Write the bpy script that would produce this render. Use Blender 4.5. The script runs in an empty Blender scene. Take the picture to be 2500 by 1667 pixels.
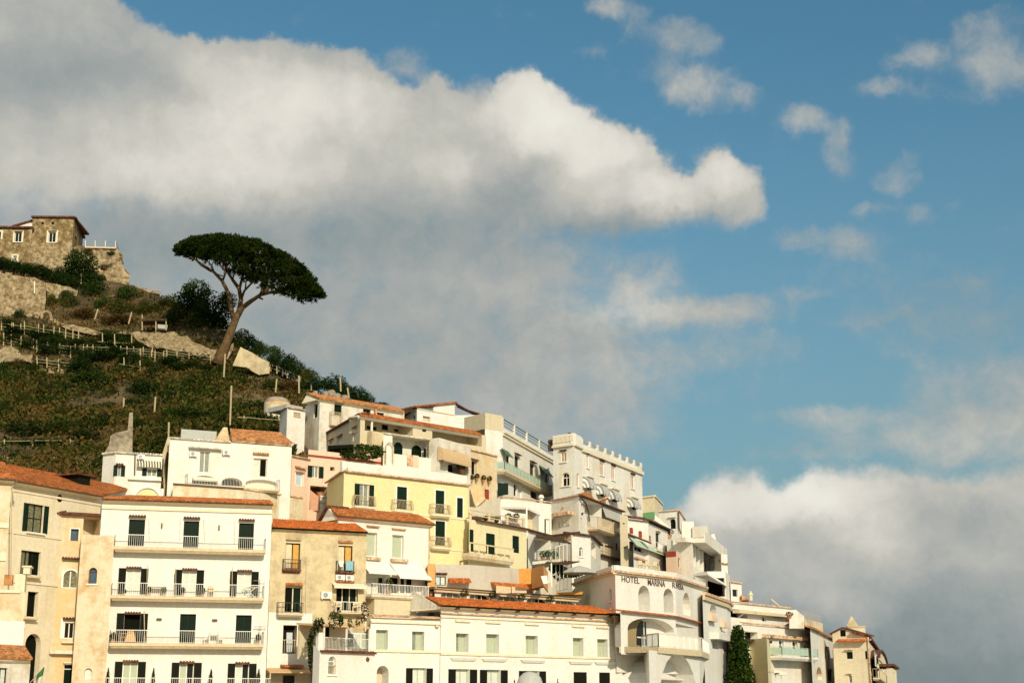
import bpy, math, random
import numpy as np
from mathutils import Vector, Matrix
random.seed(11)
RNG = np.random.default_rng(5)
sc = bpy.context.scene
COL = sc.collection
# ------------------------------------------------------------------ camera
FP, HZ, CX, CY = 3600.0, 1720.0, 1250.0, 833.5      # focal length / horizon of the photograph, in its pixels
PITCH = math.atan((HZ - CY) / FP)
CAM = Vector((0, 0, 5.0))
cp_, sp_ = math.cos(PITCH), math.sin(PITCH)

def ray(px, py):
    a, b = (px - CX) / FP, (CY - py) / FP
    return Vector((a, cp_ - b * sp_, sp_ + b * cp_))

def P(px, py, Y):
    v = ray(px, py)
    return CAM + v * (Y / v.y)

def hitz(px, py, z):
    v = ray(px, py)
    return CAM + v * ((z - CAM.z) / v.z)

class Z:                                               # enlarged view of a region of the photograph -> photograph pixels
    def __init__(s, x0, y0, k): s.x0, s.y0, s.k = x0, y0, k
    def __call__(s, x, y): return (s.x0 + x / s.k, s.y0 + y / s.k)
    def r(s, x0, y0, x1, y1): return s(x0, y0) + s(x1, y1)

R1 = Z(0, 500, 5.2267); R2 = Z(400, 540, 5.2267); R3 = Z(0, 780, 5.2267); R4 = Z(400, 780, 4.2727)
R5 = Z(0, 1040, 5.2267); R6 = Z(0, 1340, 4.7956)
G1 = Z(230, 1020, 5.2267); G2 = Z(240, 1220, 5.2267); G3 = Z(240, 1420, 5.2267); G4 = Z(640, 940, 5.2267)
G5 = Z(640, 1200, 5.2267); G6 = Z(640, 1400, 5.2267)
H1 = Z(1050, 980, 7.84); H2 = Z(1300, 1030, 6.8167); H3 = Z(1040, 1160, 5.2267); H4 = Z(1350, 1180, 5.2267)
H5 = Z(1040, 1420, 5.2267); H6 = Z(1400, 1367, 5.2267); H7 = Z(1740, 1380, 4.704)
J1 = Z(1500, 1180, 6.5333); J2 = Z(1300, 1180, 7.1267); J3 = Z(1860, 1440, 6.5333)
S0 = Z(0, 0, 0.9408)

cam = bpy.data.cameras.new('camera'); co = bpy.data.objects.new('camera', cam); COL.objects.link(co)
cam.sensor_width = 36; cam.lens = 36 * FP / 2500; cam.clip_end = 20000; cam.clip_start = 0.5
co.location = CAM; co.rotation_euler = (math.pi / 2 + PITCH, 0, 0)
sc.camera = co

# ------------------------------------------------------------------ materials
MATS = {}
def nt(name):
    m = bpy.data.materials.new(name); m.use_nodes = True
    t = m.node_tree; bs = t.nodes['Principled BSDF']
    MATS[name] = m
    return m, t, bs

def N(t, kind, **k):
    n = t.nodes.new(kind)
    for a, b in k.items():
        if a.startswith('i_'):
            key = a[2:]; key = int(key) if key.isdigit() else key
            n.inputs[key].default_value = b
        else: setattr(n, a, b)
    return n

def noise(t, vec, scale, detail=5, rough=.6):
    n = N(t, 'ShaderNodeTexNoise'); n.inputs['Scale'].default_value = scale; n.inputs['Detail'].default_value = detail
    n.inputs['Roughness'].default_value = rough
    t.links.new(vec, n.inputs['Vector']); return n.outputs['Fac']

def ramp(t, fac, stops):
    n = N(t, 'ShaderNodeValToRGB'); e = n.color_ramp.elements
    while len(e) < len(stops): e.new(.5)
    for q, (p, c) in zip(e, stops):
        q.position = p; q.color = (*c, 1) if len(c) == 3 else c
    t.links.new(fac, n.inputs[0]); return n.outputs[0]

def mixc(t, fac, a, b, mode='MIX'):
    n = N(t, 'ShaderNodeMix', data_type='RGBA', blend_type=mode)
    for sock, v in ((0, fac), (6, a), (7, b)):
        if isinstance(v, (int, float)): n.inputs[sock].default_value = v
        elif isinstance(v, tuple): n.inputs[sock].default_value = (*v, 1)
        else: t.links.new(v, n.inputs[sock])
    return n.outputs[2]

def mapr(t, fac, a, b, c=0., d=1.):
    n = N(t, 'ShaderNodeMapRange'); n.inputs[1].default_value = a; n.inputs[2].default_value = b
    n.inputs[3].default_value = c; n.inputs[4].default_value = d; t.links.new(fac, n.inputs[0]); return n.outputs[0]

def objvec(t, sc_=(1, 1, 1)):
    tc = N(t, 'ShaderNodeTexCoord'); mp = N(t, 'ShaderNodeMapping'); mp.inputs['Scale'].default_value = sc_
    t.links.new(tc.outputs['Object'], mp.inputs[0]); return mp.outputs[0]

def bump(t, bs, h, s, d=.05):
    b = N(t, 'ShaderNodeBump'); b.inputs['Strength'].default_value = s; b.inputs['Distance'].default_value = d
    t.links.new(h, b.inputs['Height']); t.links.new(b.outputs[0], bs.inputs['Normal'])

def plaster(name, c, stain, amt=.5, scale=.35, streak=.35, dirt=(.28, .22, .14), lo=.5, hi=.72, rough=.9):
    m, t, bs = nt(name)
    v = objvec(t)
    a = mapr(t, noise(t, v, scale, 9, .68), lo, hi, 0, amt)
    c1 = mixc(t, a, c, stain)
    s = mapr(t, noise(t, objvec(t, (1.6, 1.6, .13)), 1.0, 5, .6), .54, .8, 0, streak)
    c2 = mixc(t, s, c1, dirt)
    g = mapr(t, noise(t, v, 3.2, 5, .7), .3, .7, .86, 1.06)
    cm = N(t, 'ShaderNodeCombineColor'); [t.links.new(g, cm.inputs[q]) for q in range(3)]
    c3 = mixc(t, 1.0, c2, cm.outputs[0], 'MULTIPLY')
    t.links.new(c3, bs.inputs['Base Color']); bs.inputs['Roughness'].default_value = rough
    bs.inputs['Specular IOR Level'].default_value = .2
    bump(t, bs, noise(t, v, 7, 6, .7), .35, .04)
    return m

def flat(name, c, rough=.6, var=.18, spec=.4, scale=4., metal=0):
    m, t, bs = nt(name)
    g = mapr(t, noise(t, objvec(t), scale, 4), .3, .7, 1 - var, 1 + var)
    cm = N(t, 'ShaderNodeCombineColor'); [t.links.new(g, cm.inputs[q]) for q in range(3)]
    t.links.new(mixc(t, 1.0, c, cm.outputs[0], 'MULTIPLY'), bs.inputs['Base Color'])
    bs.inputs['Roughness'].default_value = rough; bs.inputs['Specular IOR Level'].default_value = spec
    bs.inputs['Metallic'].default_value = metal
    return m

def stone(name, cols, scale=.9, bs_=.8, joint=(.16, .12, .07), jt=.35):
    m, t, bs = nt(name); v = objvec(t)
    f = noise(t, v, scale, 9, .75)
    c = ramp(t, f, [(.39, cols[0]), (.5, cols[1]), (.61, cols[2])])
    vo = N(t, 'ShaderNodeTexVoronoi', feature='DISTANCE_TO_EDGE'); vo.inputs['Scale'].default_value = 2.1
    t.links.new(v, vo.inputs['Vector'])
    e = mapr(t, vo.outputs['Distance'], .0, .10, jt, 0)
    t.links.new(mixc(t, e, c, joint), bs.inputs['Base Color']); bs.inputs['Roughness'].default_value = .95
    bs.inputs['Specular IOR Level'].default_value = .1
    bump(t, bs, f, bs_, .25)
    return m

def tiles(name, a, b, c):
    m, t, bs = nt(name); v = objvec(t)
    f = noise(t, v, 2.2, 8, .8)
    vo = N(t, 'ShaderNodeTexVoronoi'); vo.inputs['Scale'].default_value = 3.6; t.links.new(v, vo.inputs['Vector'])
    col = ramp(t, f, [(.32, a), (.5, b), (.68, c)])
    g = N(t, 'ShaderNodeSeparateColor'); t.links.new(vo.outputs['Color'], g.inputs[0])
    gg = mapr(t, g.outputs[0], 0, 1, .6, 1.3)
    cm = N(t, 'ShaderNodeCombineColor'); [t.links.new(gg, cm.inputs[q]) for q in range(3)]
    t.links.new(mixc(t, 1.0, col, cm.outputs[0], 'MULTIPLY'), bs.inputs['Base Color'])
    bs.inputs['Roughness'].default_value = .85; bs.inputs['Specular IOR Level'].default_value = .2
    return m

def leaf(name, cols, scale=.6, trans=.25):
    m, t, bs = nt(name)
    t.nodes.remove(bs)
    v = objvec(t)
    geo = N(t, 'ShaderNodeNewGeometry')
    f = noise(t, v, scale, 4, .6)
    ad = N(t, 'ShaderNodeMath', operation='ADD'); t.links.new(f, ad.inputs[0])
    t.links.new(mapr(t, geo.outputs['Random Per Island'], 0, 1, -.17, .17), ad.inputs[1])
    c = ramp(t, ad.outputs[0], [(.3 + .4 * k / max(1, len(cols) - 1), q) for k, q in enumerate(cols)])
    d = N(t, 'ShaderNodeBsdfDiffuse'); tr = N(t, 'ShaderNodeBsdfTranslucent'); mx = N(t, 'ShaderNodeMixShader')
    t.links.new(c, d.inputs[0]); t.links.new(c, tr.inputs[0]); mx.inputs[0].default_value = trans
    t.links.new(d.outputs[0], mx.inputs[1]); t.links.new(tr.outputs[0], mx.inputs[2])
    t.links.new(mx.outputs[0], t.nodes['Material Output'].inputs[0])
    return m

def stripes(name, a, b, freq, axis=0):
    m, t, bs = nt(name); v = objvec(t)
    w = N(t, 'ShaderNodeTexWave', bands_direction='XYZ'[axis]); w.inputs['Scale'].default_value = freq
    t.links.new(v, w.inputs['Vector'])
    t.links.new(ramp(t, w.outputs['Fac'], [(.48, a), (.52, b)]), bs.inputs['Base Color']); bs.inputs['Roughness'].default_value = .8
    return m

plaster('white', (.77, .735, .66), (.60, .46, .27), .6, .3, .3, (.42, .33, .20), .48, .7)
plaster('white_clean', (.77, .745, .685), (.68, .57, .40), .55, .28, .22, (.50, .41, .27), .48, .72)
plaster('white_worn', (.74, .69, .59), (.46, .35, .2), .75, .45, .5, (.32, .24, .13), .46, .66)
plaster('cream', (.76, .66, .47), (.58, .43, .24), .5, .3, .3)
plaster('ochre', (.68, .50, .27), (.72, .64, .48), .8, .55, .5, (.38, .22, .08), .46, .62)
plaster('stained', (.72, .62, .44), (.52, .32, .12), .85, .6, .5, (.40, .26, .11), .46, .66)
plaster('tan', (.64, .52, .32), (.34, .26, .15), .75, .75, .45, (.30, .21, .11), .44, .66)
plaster('tan_side', (.62, .53, .36), (.55, .44, .28), .4, .3, .2)  # as the back of recesses this tan carries their warm shade
plaster('yellow', (.78, .67, .36), (.70, .55, .22), .5, .3, .18, (.5, .38, .16))
plaster('yellow_pale', (.76, .68, .42), (.66, .53, .3), .5, .35, .3)
plaster('pink', (.77, .55, .40), (.70, .50, .36), .4, .3, .2, (.5, .36, .25))
plaster('pink_dark', (.62, .34, .22), (.55, .3, .2), .4, .3, .2)
plaster('loggia_shade', (.36, .27, .14), (.28, .2, .1), .5, .5, .4, (.2, .14, .07))  # darker tan puts the shade of the hotel recesses into the colour
plaster('grey_wall', (.55, .50, .42), (.45, .38, .28), .5, .4, .4)
plaster('orange_wall', (.66, .36, .13), (.58, .30, .10), .5, .5, .4, (.3, .15, .06))
stone('stone_brown', [(.12, .078, .032), (.25, .17, .075), (.50, .40, .25)], .9, 1., jt=.25)
stone('stone_tan', [(.17, .11, .05), (.38, .28, .15), (.56, .45, .29)], 1.5, 1.2, jt=.5)
stone('stone_grey', [(.20, .16, .11), (.34, .28, .2), (.44, .37, .27)], .8)
stone('stone_dry', [(.22, .15, .07), (.36, .27, .15), (.50, .40, .25)], 1.6, 1.2)
tiles('roof_red', (.28, .085, .025), (.46, .155, .042), (.56, .25, .09))
tiles('roof_orange', (.38, .14, .045), (.52, .23, .085), (.62, .34, .15))
tiles('roof_bright', (.42, .11, .022), (.54, .15, .032), (.58, .21, .055))
tiles('coping_tile', (.50, .25, .13), (.62, .4, .25), (.68, .52, .36))
tiles('coping_white', (.60, .50, .36), (.72, .64, .5), (.78, .72, .6))
tiles('roof_dark', (.07, .025, .014), (.13, .045, .025), (.2, .09, .05))
flat('green', (.006, .020, .010), .6, .18, .12); flat('green_light', (.05, .13, .06), .6); flat('shutter_dark', (.009, .010, .005), .7, .2, .1)
flat('brown', (.10, .05, .022), .6); flat('wood', (.40, .24, .10), .7); flat('post_wood', (.44, .34, .19), .8)
flat('red', (.32, .05, .025), .6); flat('red_paint', (.30, .045, .02), .6); flat('shutter_tan', (.46, .28, .15), .6)
flat('trim', (.80, .77, .70), .7, .06); flat('trim_cream', (.74, .64, .46), .8, .1); flat('slab', (.62, .50, .32), .85, .15)
flat('glass', (.012, .014, .010), .2, .1, .2); flat('glass_blue', (.07, .10, .14), .12, .2, .5)
flat('glass_green', (.004, .012, .005), .3, .2, .12); flat('dark', (.006, .006, .003), .9, .2, .1)  # dark: near-black, standing for shade in openings; also gutters and black net
flat('interior_shade', (.014, .011, .006), .9, .4, .05)  # near-black colour stands in for the shade of rooms and recesses
flat('curtain', (.60, .63, .54), .6, .12, .3, 6); flat('blind_green', (.42, .46, .33), .6, .08); flat('blind_grey', (.24, .25, .20), .5, .2)
flat('blind_blue', (.50, .58, .62), .6, .1); flat('curtain_cream', (.70, .56, .36), .8, .1); flat('curtain_orange', (.62, .32, .07), .8, .15)
flat('pane_dusty', (.16, .15, .08), .5, .6, .4, 8)
flat('iron', (.05, .045, .035), .5); flat('rail_white', (.78, .74, .66), .5, .05); flat('rail_tan', (.50, .40, .24), .6)
flat('rail_wood', (.62, .5, .32), .7); flat('metal_grey', (.30, .30, .28), .45, .1, .5)
flat('ac_white', (.74, .72, .66), .5, .05); flat('cloth_white', (.78, .75, .68), .9, .05); flat('cloth_tan', (.60, .38, .18), .9, .1)
flat('cloth_blue', (.22, .44, .52), .9, .15); flat('awning_cream', (.74, .66, .50), .9, .08); flat('awning_grey', (.44, .43, .38), .9, .08)
flat('awning_green', (.42, .52, .40), .8, .1); flat('awning_tan', (.58, .40, .22), .9, .1); flat('cloth_orange', (.60, .28, .06), .9, .15)
flat('terracotta', (.44, .20, .09), .8); flat('tarp', (.42, .42, .38), .8, .1); flat('screen_green', (.16, .36, .17), .7, .15)
flat('letter', (.09, .05, .03), .6, .15); flat('flag_green', (.06, .22, .05), .8, .05); flat('flag_red', (.55, .03, .03), .8, .05)
flat('bark', (.12, .075, .034), .95, .5, .1, 3); flat('bark_dark', (.07, .045, .024), .95, .4, .1, 3)
flat('quay_stone', (.55, .44, .30), .9); flat('glass_rail', (.42, .52, .42), .3, .1, .5)
stripes('awning_stripe', (.12, .12, .12), (.74, .70, .62), .62); stripes('awning_stripe_green', (.06, .08, .04), (.72, .66, .5), 1.3)
leaf('leaf_dark', [(0.008, 0.019, 0.004), (0.016, 0.036, 0.008), (0.041, 0.065, 0.014)])
leaf('leaf_mid', [(0.014, 0.030, 0.005), (0.030, 0.057, 0.011), (0.074, 0.101, 0.020)])
leaf('leaf_olive', [(0.030, 0.038, 0.008), (0.061, 0.070, 0.014), (0.135, 0.121, 0.032)])
leaf('leaf_dry', [(0.061, 0.035, 0.009), (0.108, 0.059, 0.016), (0.176, 0.108, 0.035)])
leaf('leaf_pine', [(.009, .017, .003), (.018, .031, .005), (.038, .052, .009)], .35)
leaf('leaf_scrub', [(.014, .026, .005), (.034, .046, .009), (.072, .070, .015), (.12, .085, .024), (.14, .08, .026)], .09, .2)
m, t, bs = nt('hill_soil'); v = objvec(t)
t.links.new(ramp(t, noise(t, v, .22, 9, .75), [(.34, (.035, .030, .010)), (.48, (.09, .058, .020)), (.60, (.17, .11, .042)), (.74, (.34, .25, .13))]), bs.inputs['Base Color'])
bs.inputs['Roughness'].default_value = 1; bump(t, bs, noise(t, v, .9, 8, .75), 1., .5)
m, t, bs = nt('sea_water'); bs.inputs['Base Color'].default_value = (.02, .07, .09, 1); bs.inputs['Roughness'].default_value = .12
bump(t, bs, noise(t, objvec(t), .5, 6), .4, .3)

# ------------------------------------------------------------------ mesh builder
ROOT = {}                                              # object -> world matrix of its top-level thing
class MB:
    def __init__(s): s.v = []; s.f = []
    def face(s, *pts):
        k = len(s.v); s.v += [tuple(p) for p in pts]; s.f.append(tuple(range(k, k + len(pts))))
    def hexa(s, a, b):                                 # two rings of equal length -> closed prism
        n = len(a); k = len(s.v); s.v += [tuple(p) for p in a] + [tuple(p) for p in b]
        s.f.append(tuple(range(k + n - 1, k - 1, -1))); s.f.append(tuple(range(k + n, k + 2 * n)))
        for i in range(n):
            j = (i + 1) % n; s.f.append((k + i, k + j, k + n + j, k + n + i))
    def fbox(s, F, u0, u1, d0, d1, z0, z1):
        s.hexa([F.W(u0, d1, z0), F.W(u1, d1, z0), F.W(u1, d0, z0), F.W(u0, d0, z0)],
               [F.W(u0, d1, z1), F.W(u1, d1, z1), F.W(u1, d0, z1), F.W(u0, d0, z1)])
    def bar(s, a, b, w=.04, h=None):
        a, b = Vector(a), Vector(b); h = h or w; d = (b - a)
        if d.length < 1e-5: return
        d.normalize(); up = Vector((0, 0, 1)) if abs(d.z) < .95 else Vector((0, 1, 0))
        x = d.cross(up).normalized() * w / 2; y = d.cross(x).normalized() * h / 2
        s.hexa([a - x - y, a + x - y, a + x + y, a - x + y], [b - x - y, b + x - y, b + x + y, b - x + y])
    def tube(s, pts, rad, n=7):
        pts = [Vector(p) for p in pts]; rings = []
        for i, p in enumerate(pts):
            d = (pts[min(i + 1, len(pts) - 1)] - pts[max(i - 1, 0)]).normalized()
            up = Vector((0, 1, 0)) if abs(d.y) < .9 else Vector((1, 0, 0))
            x = d.cross(up).normalized(); y = d.cross(x).normalized(); r = rad[i] if isinstance(rad, (list, tuple)) else rad
            rings.append([p + (x * math.cos(q) + y * math.sin(q)) * r for q in [2 * math.pi * j / n for j in range(n)]])
        k = len(s.v)
        for r_ in rings: s.v += [tuple(p) for p in r_]
        for i in range(len(rings) - 1):
            for j in range(n):
                s.f.append((k + i * n + j, k + i * n + (j + 1) % n, k + (i + 1) * n + (j + 1) % n, k + (i + 1) * n + j))
        s.f.append(tuple(range(k + n - 1, k - 1, -1))); e = k + (len(rings) - 1) * n; s.f.append(tuple(range(e, e + n)))
    def lathe(s, c, prof, n=14):
        c = Vector(c); k = len(s.v)
        for r, z in prof:
            s.v += [tuple(c + Vector((r * math.cos(2 * math.pi * j / n), r * math.sin(2 * math.pi * j / n), z))) for j in range(n)]
        for i in range(len(prof) - 1):
            for j in range(n):
                s.f.append((k + i * n + j, k + i * n + (j + 1) % n, k + (i + 1) * n + (j + 1) % n, k + (i + 1) * n + j))
        s.f.append(tuple(range(k + n - 1, k - 1, -1))); e = k + (len(prof) - 1) * n; s.f.append(tuple(range(e, e + n)))
    def build(s, name, mat, parent=None, smooth=False, origin=None):
        me = bpy.data.meshes.new(name)
        o = bpy.data.objects.new(name, me); COL.objects.link(o)
        V = np.array(s.v, dtype=float).reshape(-1, 3)
        if parent is not None:
            M = ROOT[parent]; ROOT[o] = M; o.parent = parent
            Mi = np.array(M.inverted()); V = V @ Mi[:3, :3].T + Mi[:3, 3]
        else:
            if origin is None:
                origin = V.mean(0); origin[2] = V[:, 2].min()
            origin = np.array(origin, dtype=float); o.location = origin; V = V - origin
            ROOT[o] = Matrix.Translation(Vector(origin))
        me.from_pydata(V.tolist(), [], s.f)
        me.materials.append(MATS[mat] if isinstance(mat, str) else mat)
        if smooth: me.polygons.foreach_set('use_smooth', [True] * len(me.polygons))
        me.update()
        return o

def tag(o, label=None, cat=None, group=None, kind=None):
    for k, v_ in (('label', label), ('category', cat), ('group', group), ('kind', kind)):
        if v_: o[k] = v_
    return o

def thing(name, loc, label, cat, group=None, rz=0):
    o = bpy.data.objects.new(name, None); COL.objects.link(o); o.empty_display_size = .5
    o.location = loc; o.rotation_euler = (0, 0, rz)
    ROOT[o] = Matrix.Translation(Vector(loc)) @ Matrix.Rotation(rz, 4, 'Z')
    return tag(o, label, cat, group)

def copy_tree(o, parent=None, **k):
    c = o.copy(); COL.objects.link(c)
    if parent is not None: c.parent = parent
    for ch in list(o.children): copy_tree(ch, c)
    return c

class Fc:                                              # a vertical facade: u along it, d out of it, z up
    def __init__(s, a, b):
        s.O = Vector((a[0], a[1], 0)); e = Vector((b[0], b[1], 0)) - s.O
        s.L = e.length; s.uh = e.normalized(); s.n = Vector((s.uh.y, -s.uh.x, 0))
    def W(s, u, d, z): return Vector((s.O.x + s.uh.x * u + s.n.x * d, s.O.y + s.uh.y * u + s.n.y * d, z))
    def hit(s, px, py, d=0):
        v_ = ray(px, py); t_ = ((s.O + s.n * d) - CAM).dot(s.n) / v_.dot(s.n)
        p = CAM + v_ * t_
        return (p - s.O).dot(s.uh), p.z
    def rect(s, r, d=0):
        a = [s.hit(r[0], r[1], d), s.hit(r[2], r[1], d), s.hit(r[0], r[3], d), s.hit(r[2], r[3], d)]
        return ((a[0][0] + a[2][0]) / 2, (a[1][0] + a[3][0]) / 2, (a[2][1] + a[3][1]) / 2, (a[0][1] + a[1][1]) / 2)
# ------------------------------------------------------------------ building kit
def arch_curve(u0, u1, zs, rise, n=10):
    c, r = (u0 + u1) / 2, (u1 - u0) / 2
    return [(c - r * math.cos(math.pi * k / n), zs + rise * math.sin(math.pi * k / n)) for k in range(n + 1)]

def pierced(mb, F, u0, u1, z0, z1, holes, d=0.):
    """wall face with recessed openings; hole = (u0,u1,z0,z1,depth,arch_rise)"""
    hs = []
    for h in holes:
        a, b, c, e = max(h[0], u0 + .02), min(h[1], u1 - .02), max(h[2], z0), min(h[3], z1 - .02)
        if b - a > .05 and e - c > .05: hs.append((a, b, c, e, h[4], h[5]))
    us = sorted({u0, u1} | {x for h in hs for x in h[:2]}); zs = sorted({z0, z1} | {x for h in hs for x in h[2:4]})
    for i in range(len(us) - 1):
        for j in range(len(zs) - 1):
            cu, cz = (us[i] + us[i + 1]) / 2, (zs[j] + zs[j + 1]) / 2
            if any(h[0] < cu < h[1] and h[2] < cz < h[3] for h in hs): continue
            mb.face(F.W(us[i], d, zs[j]), F.W(us[i + 1], d, zs[j]), F.W(us[i + 1], d, zs[j + 1]), F.W(us[i], d, zs[j + 1]))
    for a, b, c, e, dp, ar in hs:
        zs_ = e - ar
        mb.face(F.W(a, d, c), F.W(a, d, zs_), F.W(a, d - dp, zs_), F.W(a, d - dp, c))
        mb.face(F.W(b, d, c), F.W(b, d - dp, c), F.W(b, d - dp, zs_), F.W(b, d, zs_))
        mb.face(F.W(a, d, c), F.W(a, d - dp, c), F.W(b, d - dp, c), F.W(b, d, c))
        if ar <= 0:
            mb.face(F.W(a, d, e), F.W(b, d, e), F.W(b, d - dp, e), F.W(a, d - dp, e))
        else:
            cv = arch_curve(a, b, zs_, ar)
            for (p, q), (r_, s_) in zip(cv, cv[1:]):
                mb.face(F.W(p, d, q), F.W(r_, d, s_), F.W(r_, d, e), F.W(p, d, e))
                mb.face(F.W(p, d, q), F.W(p, d - dp, q), F.W(r_, d - dp, s_), F.W(r_, d, s_))

class Bld:
    def __init__(s, name, label, cat, pts, Y, ref=0, mat='white', back=7., base=None, drop=14., closed=True):
        s.mat = mat; s.back = back; s.z = P(*pts[ref], Y).z; s.closed = closed
        s.c = [hitz(x, y, s.z) for x, y in pts]
        s.base = base if base is not None else max(-.5, s.z - drop)
        s.F = [Fc(a, b) for a, b in zip(s.c, s.c[1:])]
        s.holes = [[] for _ in s.F]; s.tops = {}
        f = s.F[min(ref, len(s.F) - 1)]
        s.root = thing(name, (s.c[ref].x, s.c[ref].y, s.base), label, cat, rz=math.atan2(f.uh.y, f.uh.x))
    def bk(s, p, back=None):
        q = Vector((p.x, p.y, 0)); return q + q.normalized() * (back or s.back)
    def finish(s, name='wall', lid=True):
        mb = MB()
        for i, F in enumerate(s.F): pierced(mb, F, 0, F.L, s.base, s.z, s.holes[i])
        fr = [Vector((p.x, p.y, 0)) for p in s.c]; bk_ = [s.bk(p) for p in s.c]
        up = lambda p, z: (p.x, p.y, z)
        for a, b in ((bk_[0], fr[0]), (fr[-1], bk_[-1])):
            mb.face(up(a, s.base), up(b, s.base), up(b, s.z), up(a, s.z))
        for a, b in zip(bk_, bk_[1:]): mb.face(up(b, s.base), up(a, s.base), up(a, s.z), up(b, s.z))
        for k in range(len(fr) - 1):
            for z in ((s.z,) if lid else ()): mb.face(up(fr[k], z), up(fr[k + 1], z), up(bk_[k + 1], z), up(bk_[k], z))
        s.wall = mb.build(name, s.mat, s.root)
        return s

def leafs(mb, F, u0, u1, z0, z1, d0, th=.045):          # one shutter leaf: rails, stiles and a louvred field
    w = u1 - u0; st = min(.07, w * .22)
    mb.fbox(F, u0, u0 + st, d0, d0 + th, z0, z1); mb.fbox(F, u1 - st, u1, d0, d0 + th, z0, z1)
    for a, b in ((z0, z0 + st), ((z0 + z1) / 2 - st / 2, (z0 + z1) / 2 + st / 2), (z1 - st, z1)):
        mb.fbox(F, u0 + st, u1 - st, d0, d0 + th - .004, a, b)
    mb.fbox(F, u0 + st, u1 - st, d0, d0 + .012, z0 + st, z1 - st)
    n = max(3, int((z1 - z0) / .13))
    for k in range(n):
        z = z0 + st + (z1 - z0 - 2 * st) * (k + .5) / n
        mb.hexa([F.W(u0 + st, d0 + .013, z), F.W(u1 - st, d0 + .013, z), F.W(u1 - st, d0 + .034, z - .045), F.W(u0 + st, d0 + .034, z - .045)],
                [F.W(u0 + st, d0 + .013, z + .012), F.W(u1 - st, d0 + .013, z + .012), F.W(u1 - st, d0 + .034, z - .033), F.W(u0 + st, d0 + .034, z - .033)])

def tile_strip(mb, F, u0, u1, z, d0, d1, fall=.12, pitch=.22, r=.085, thick=.04):
    n = max(2, int(round((u1 - u0) / pitch))); p = (u1 - u0) / n
    mb.hexa([F.W(u0, d0, z - thick), F.W(u1, d0, z - thick), F.W(u1, d1, z - fall - thick), F.W(u0, d1, z - fall - thick)],
            [F.W(u0, d0, z), F.W(u1, d0, z), F.W(u1, d1, z - fall), F.W(u0, d1, z - fall)])
    for k in range(n):
        c = u0 + (k + .5) * p
        A = [F.W(c + r * math.cos(q), d0, z + .003 + r * math.sin(q)) for q in [math.pi * j / 4 for j in range(5)]]
        B = [F.W(c + r * math.cos(q), d1 + .03, z + .003 - fall + r * math.sin(q)) for q in [math.pi * j / 4 for j in range(5)]]
        mb.hexa(A, B)

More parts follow.
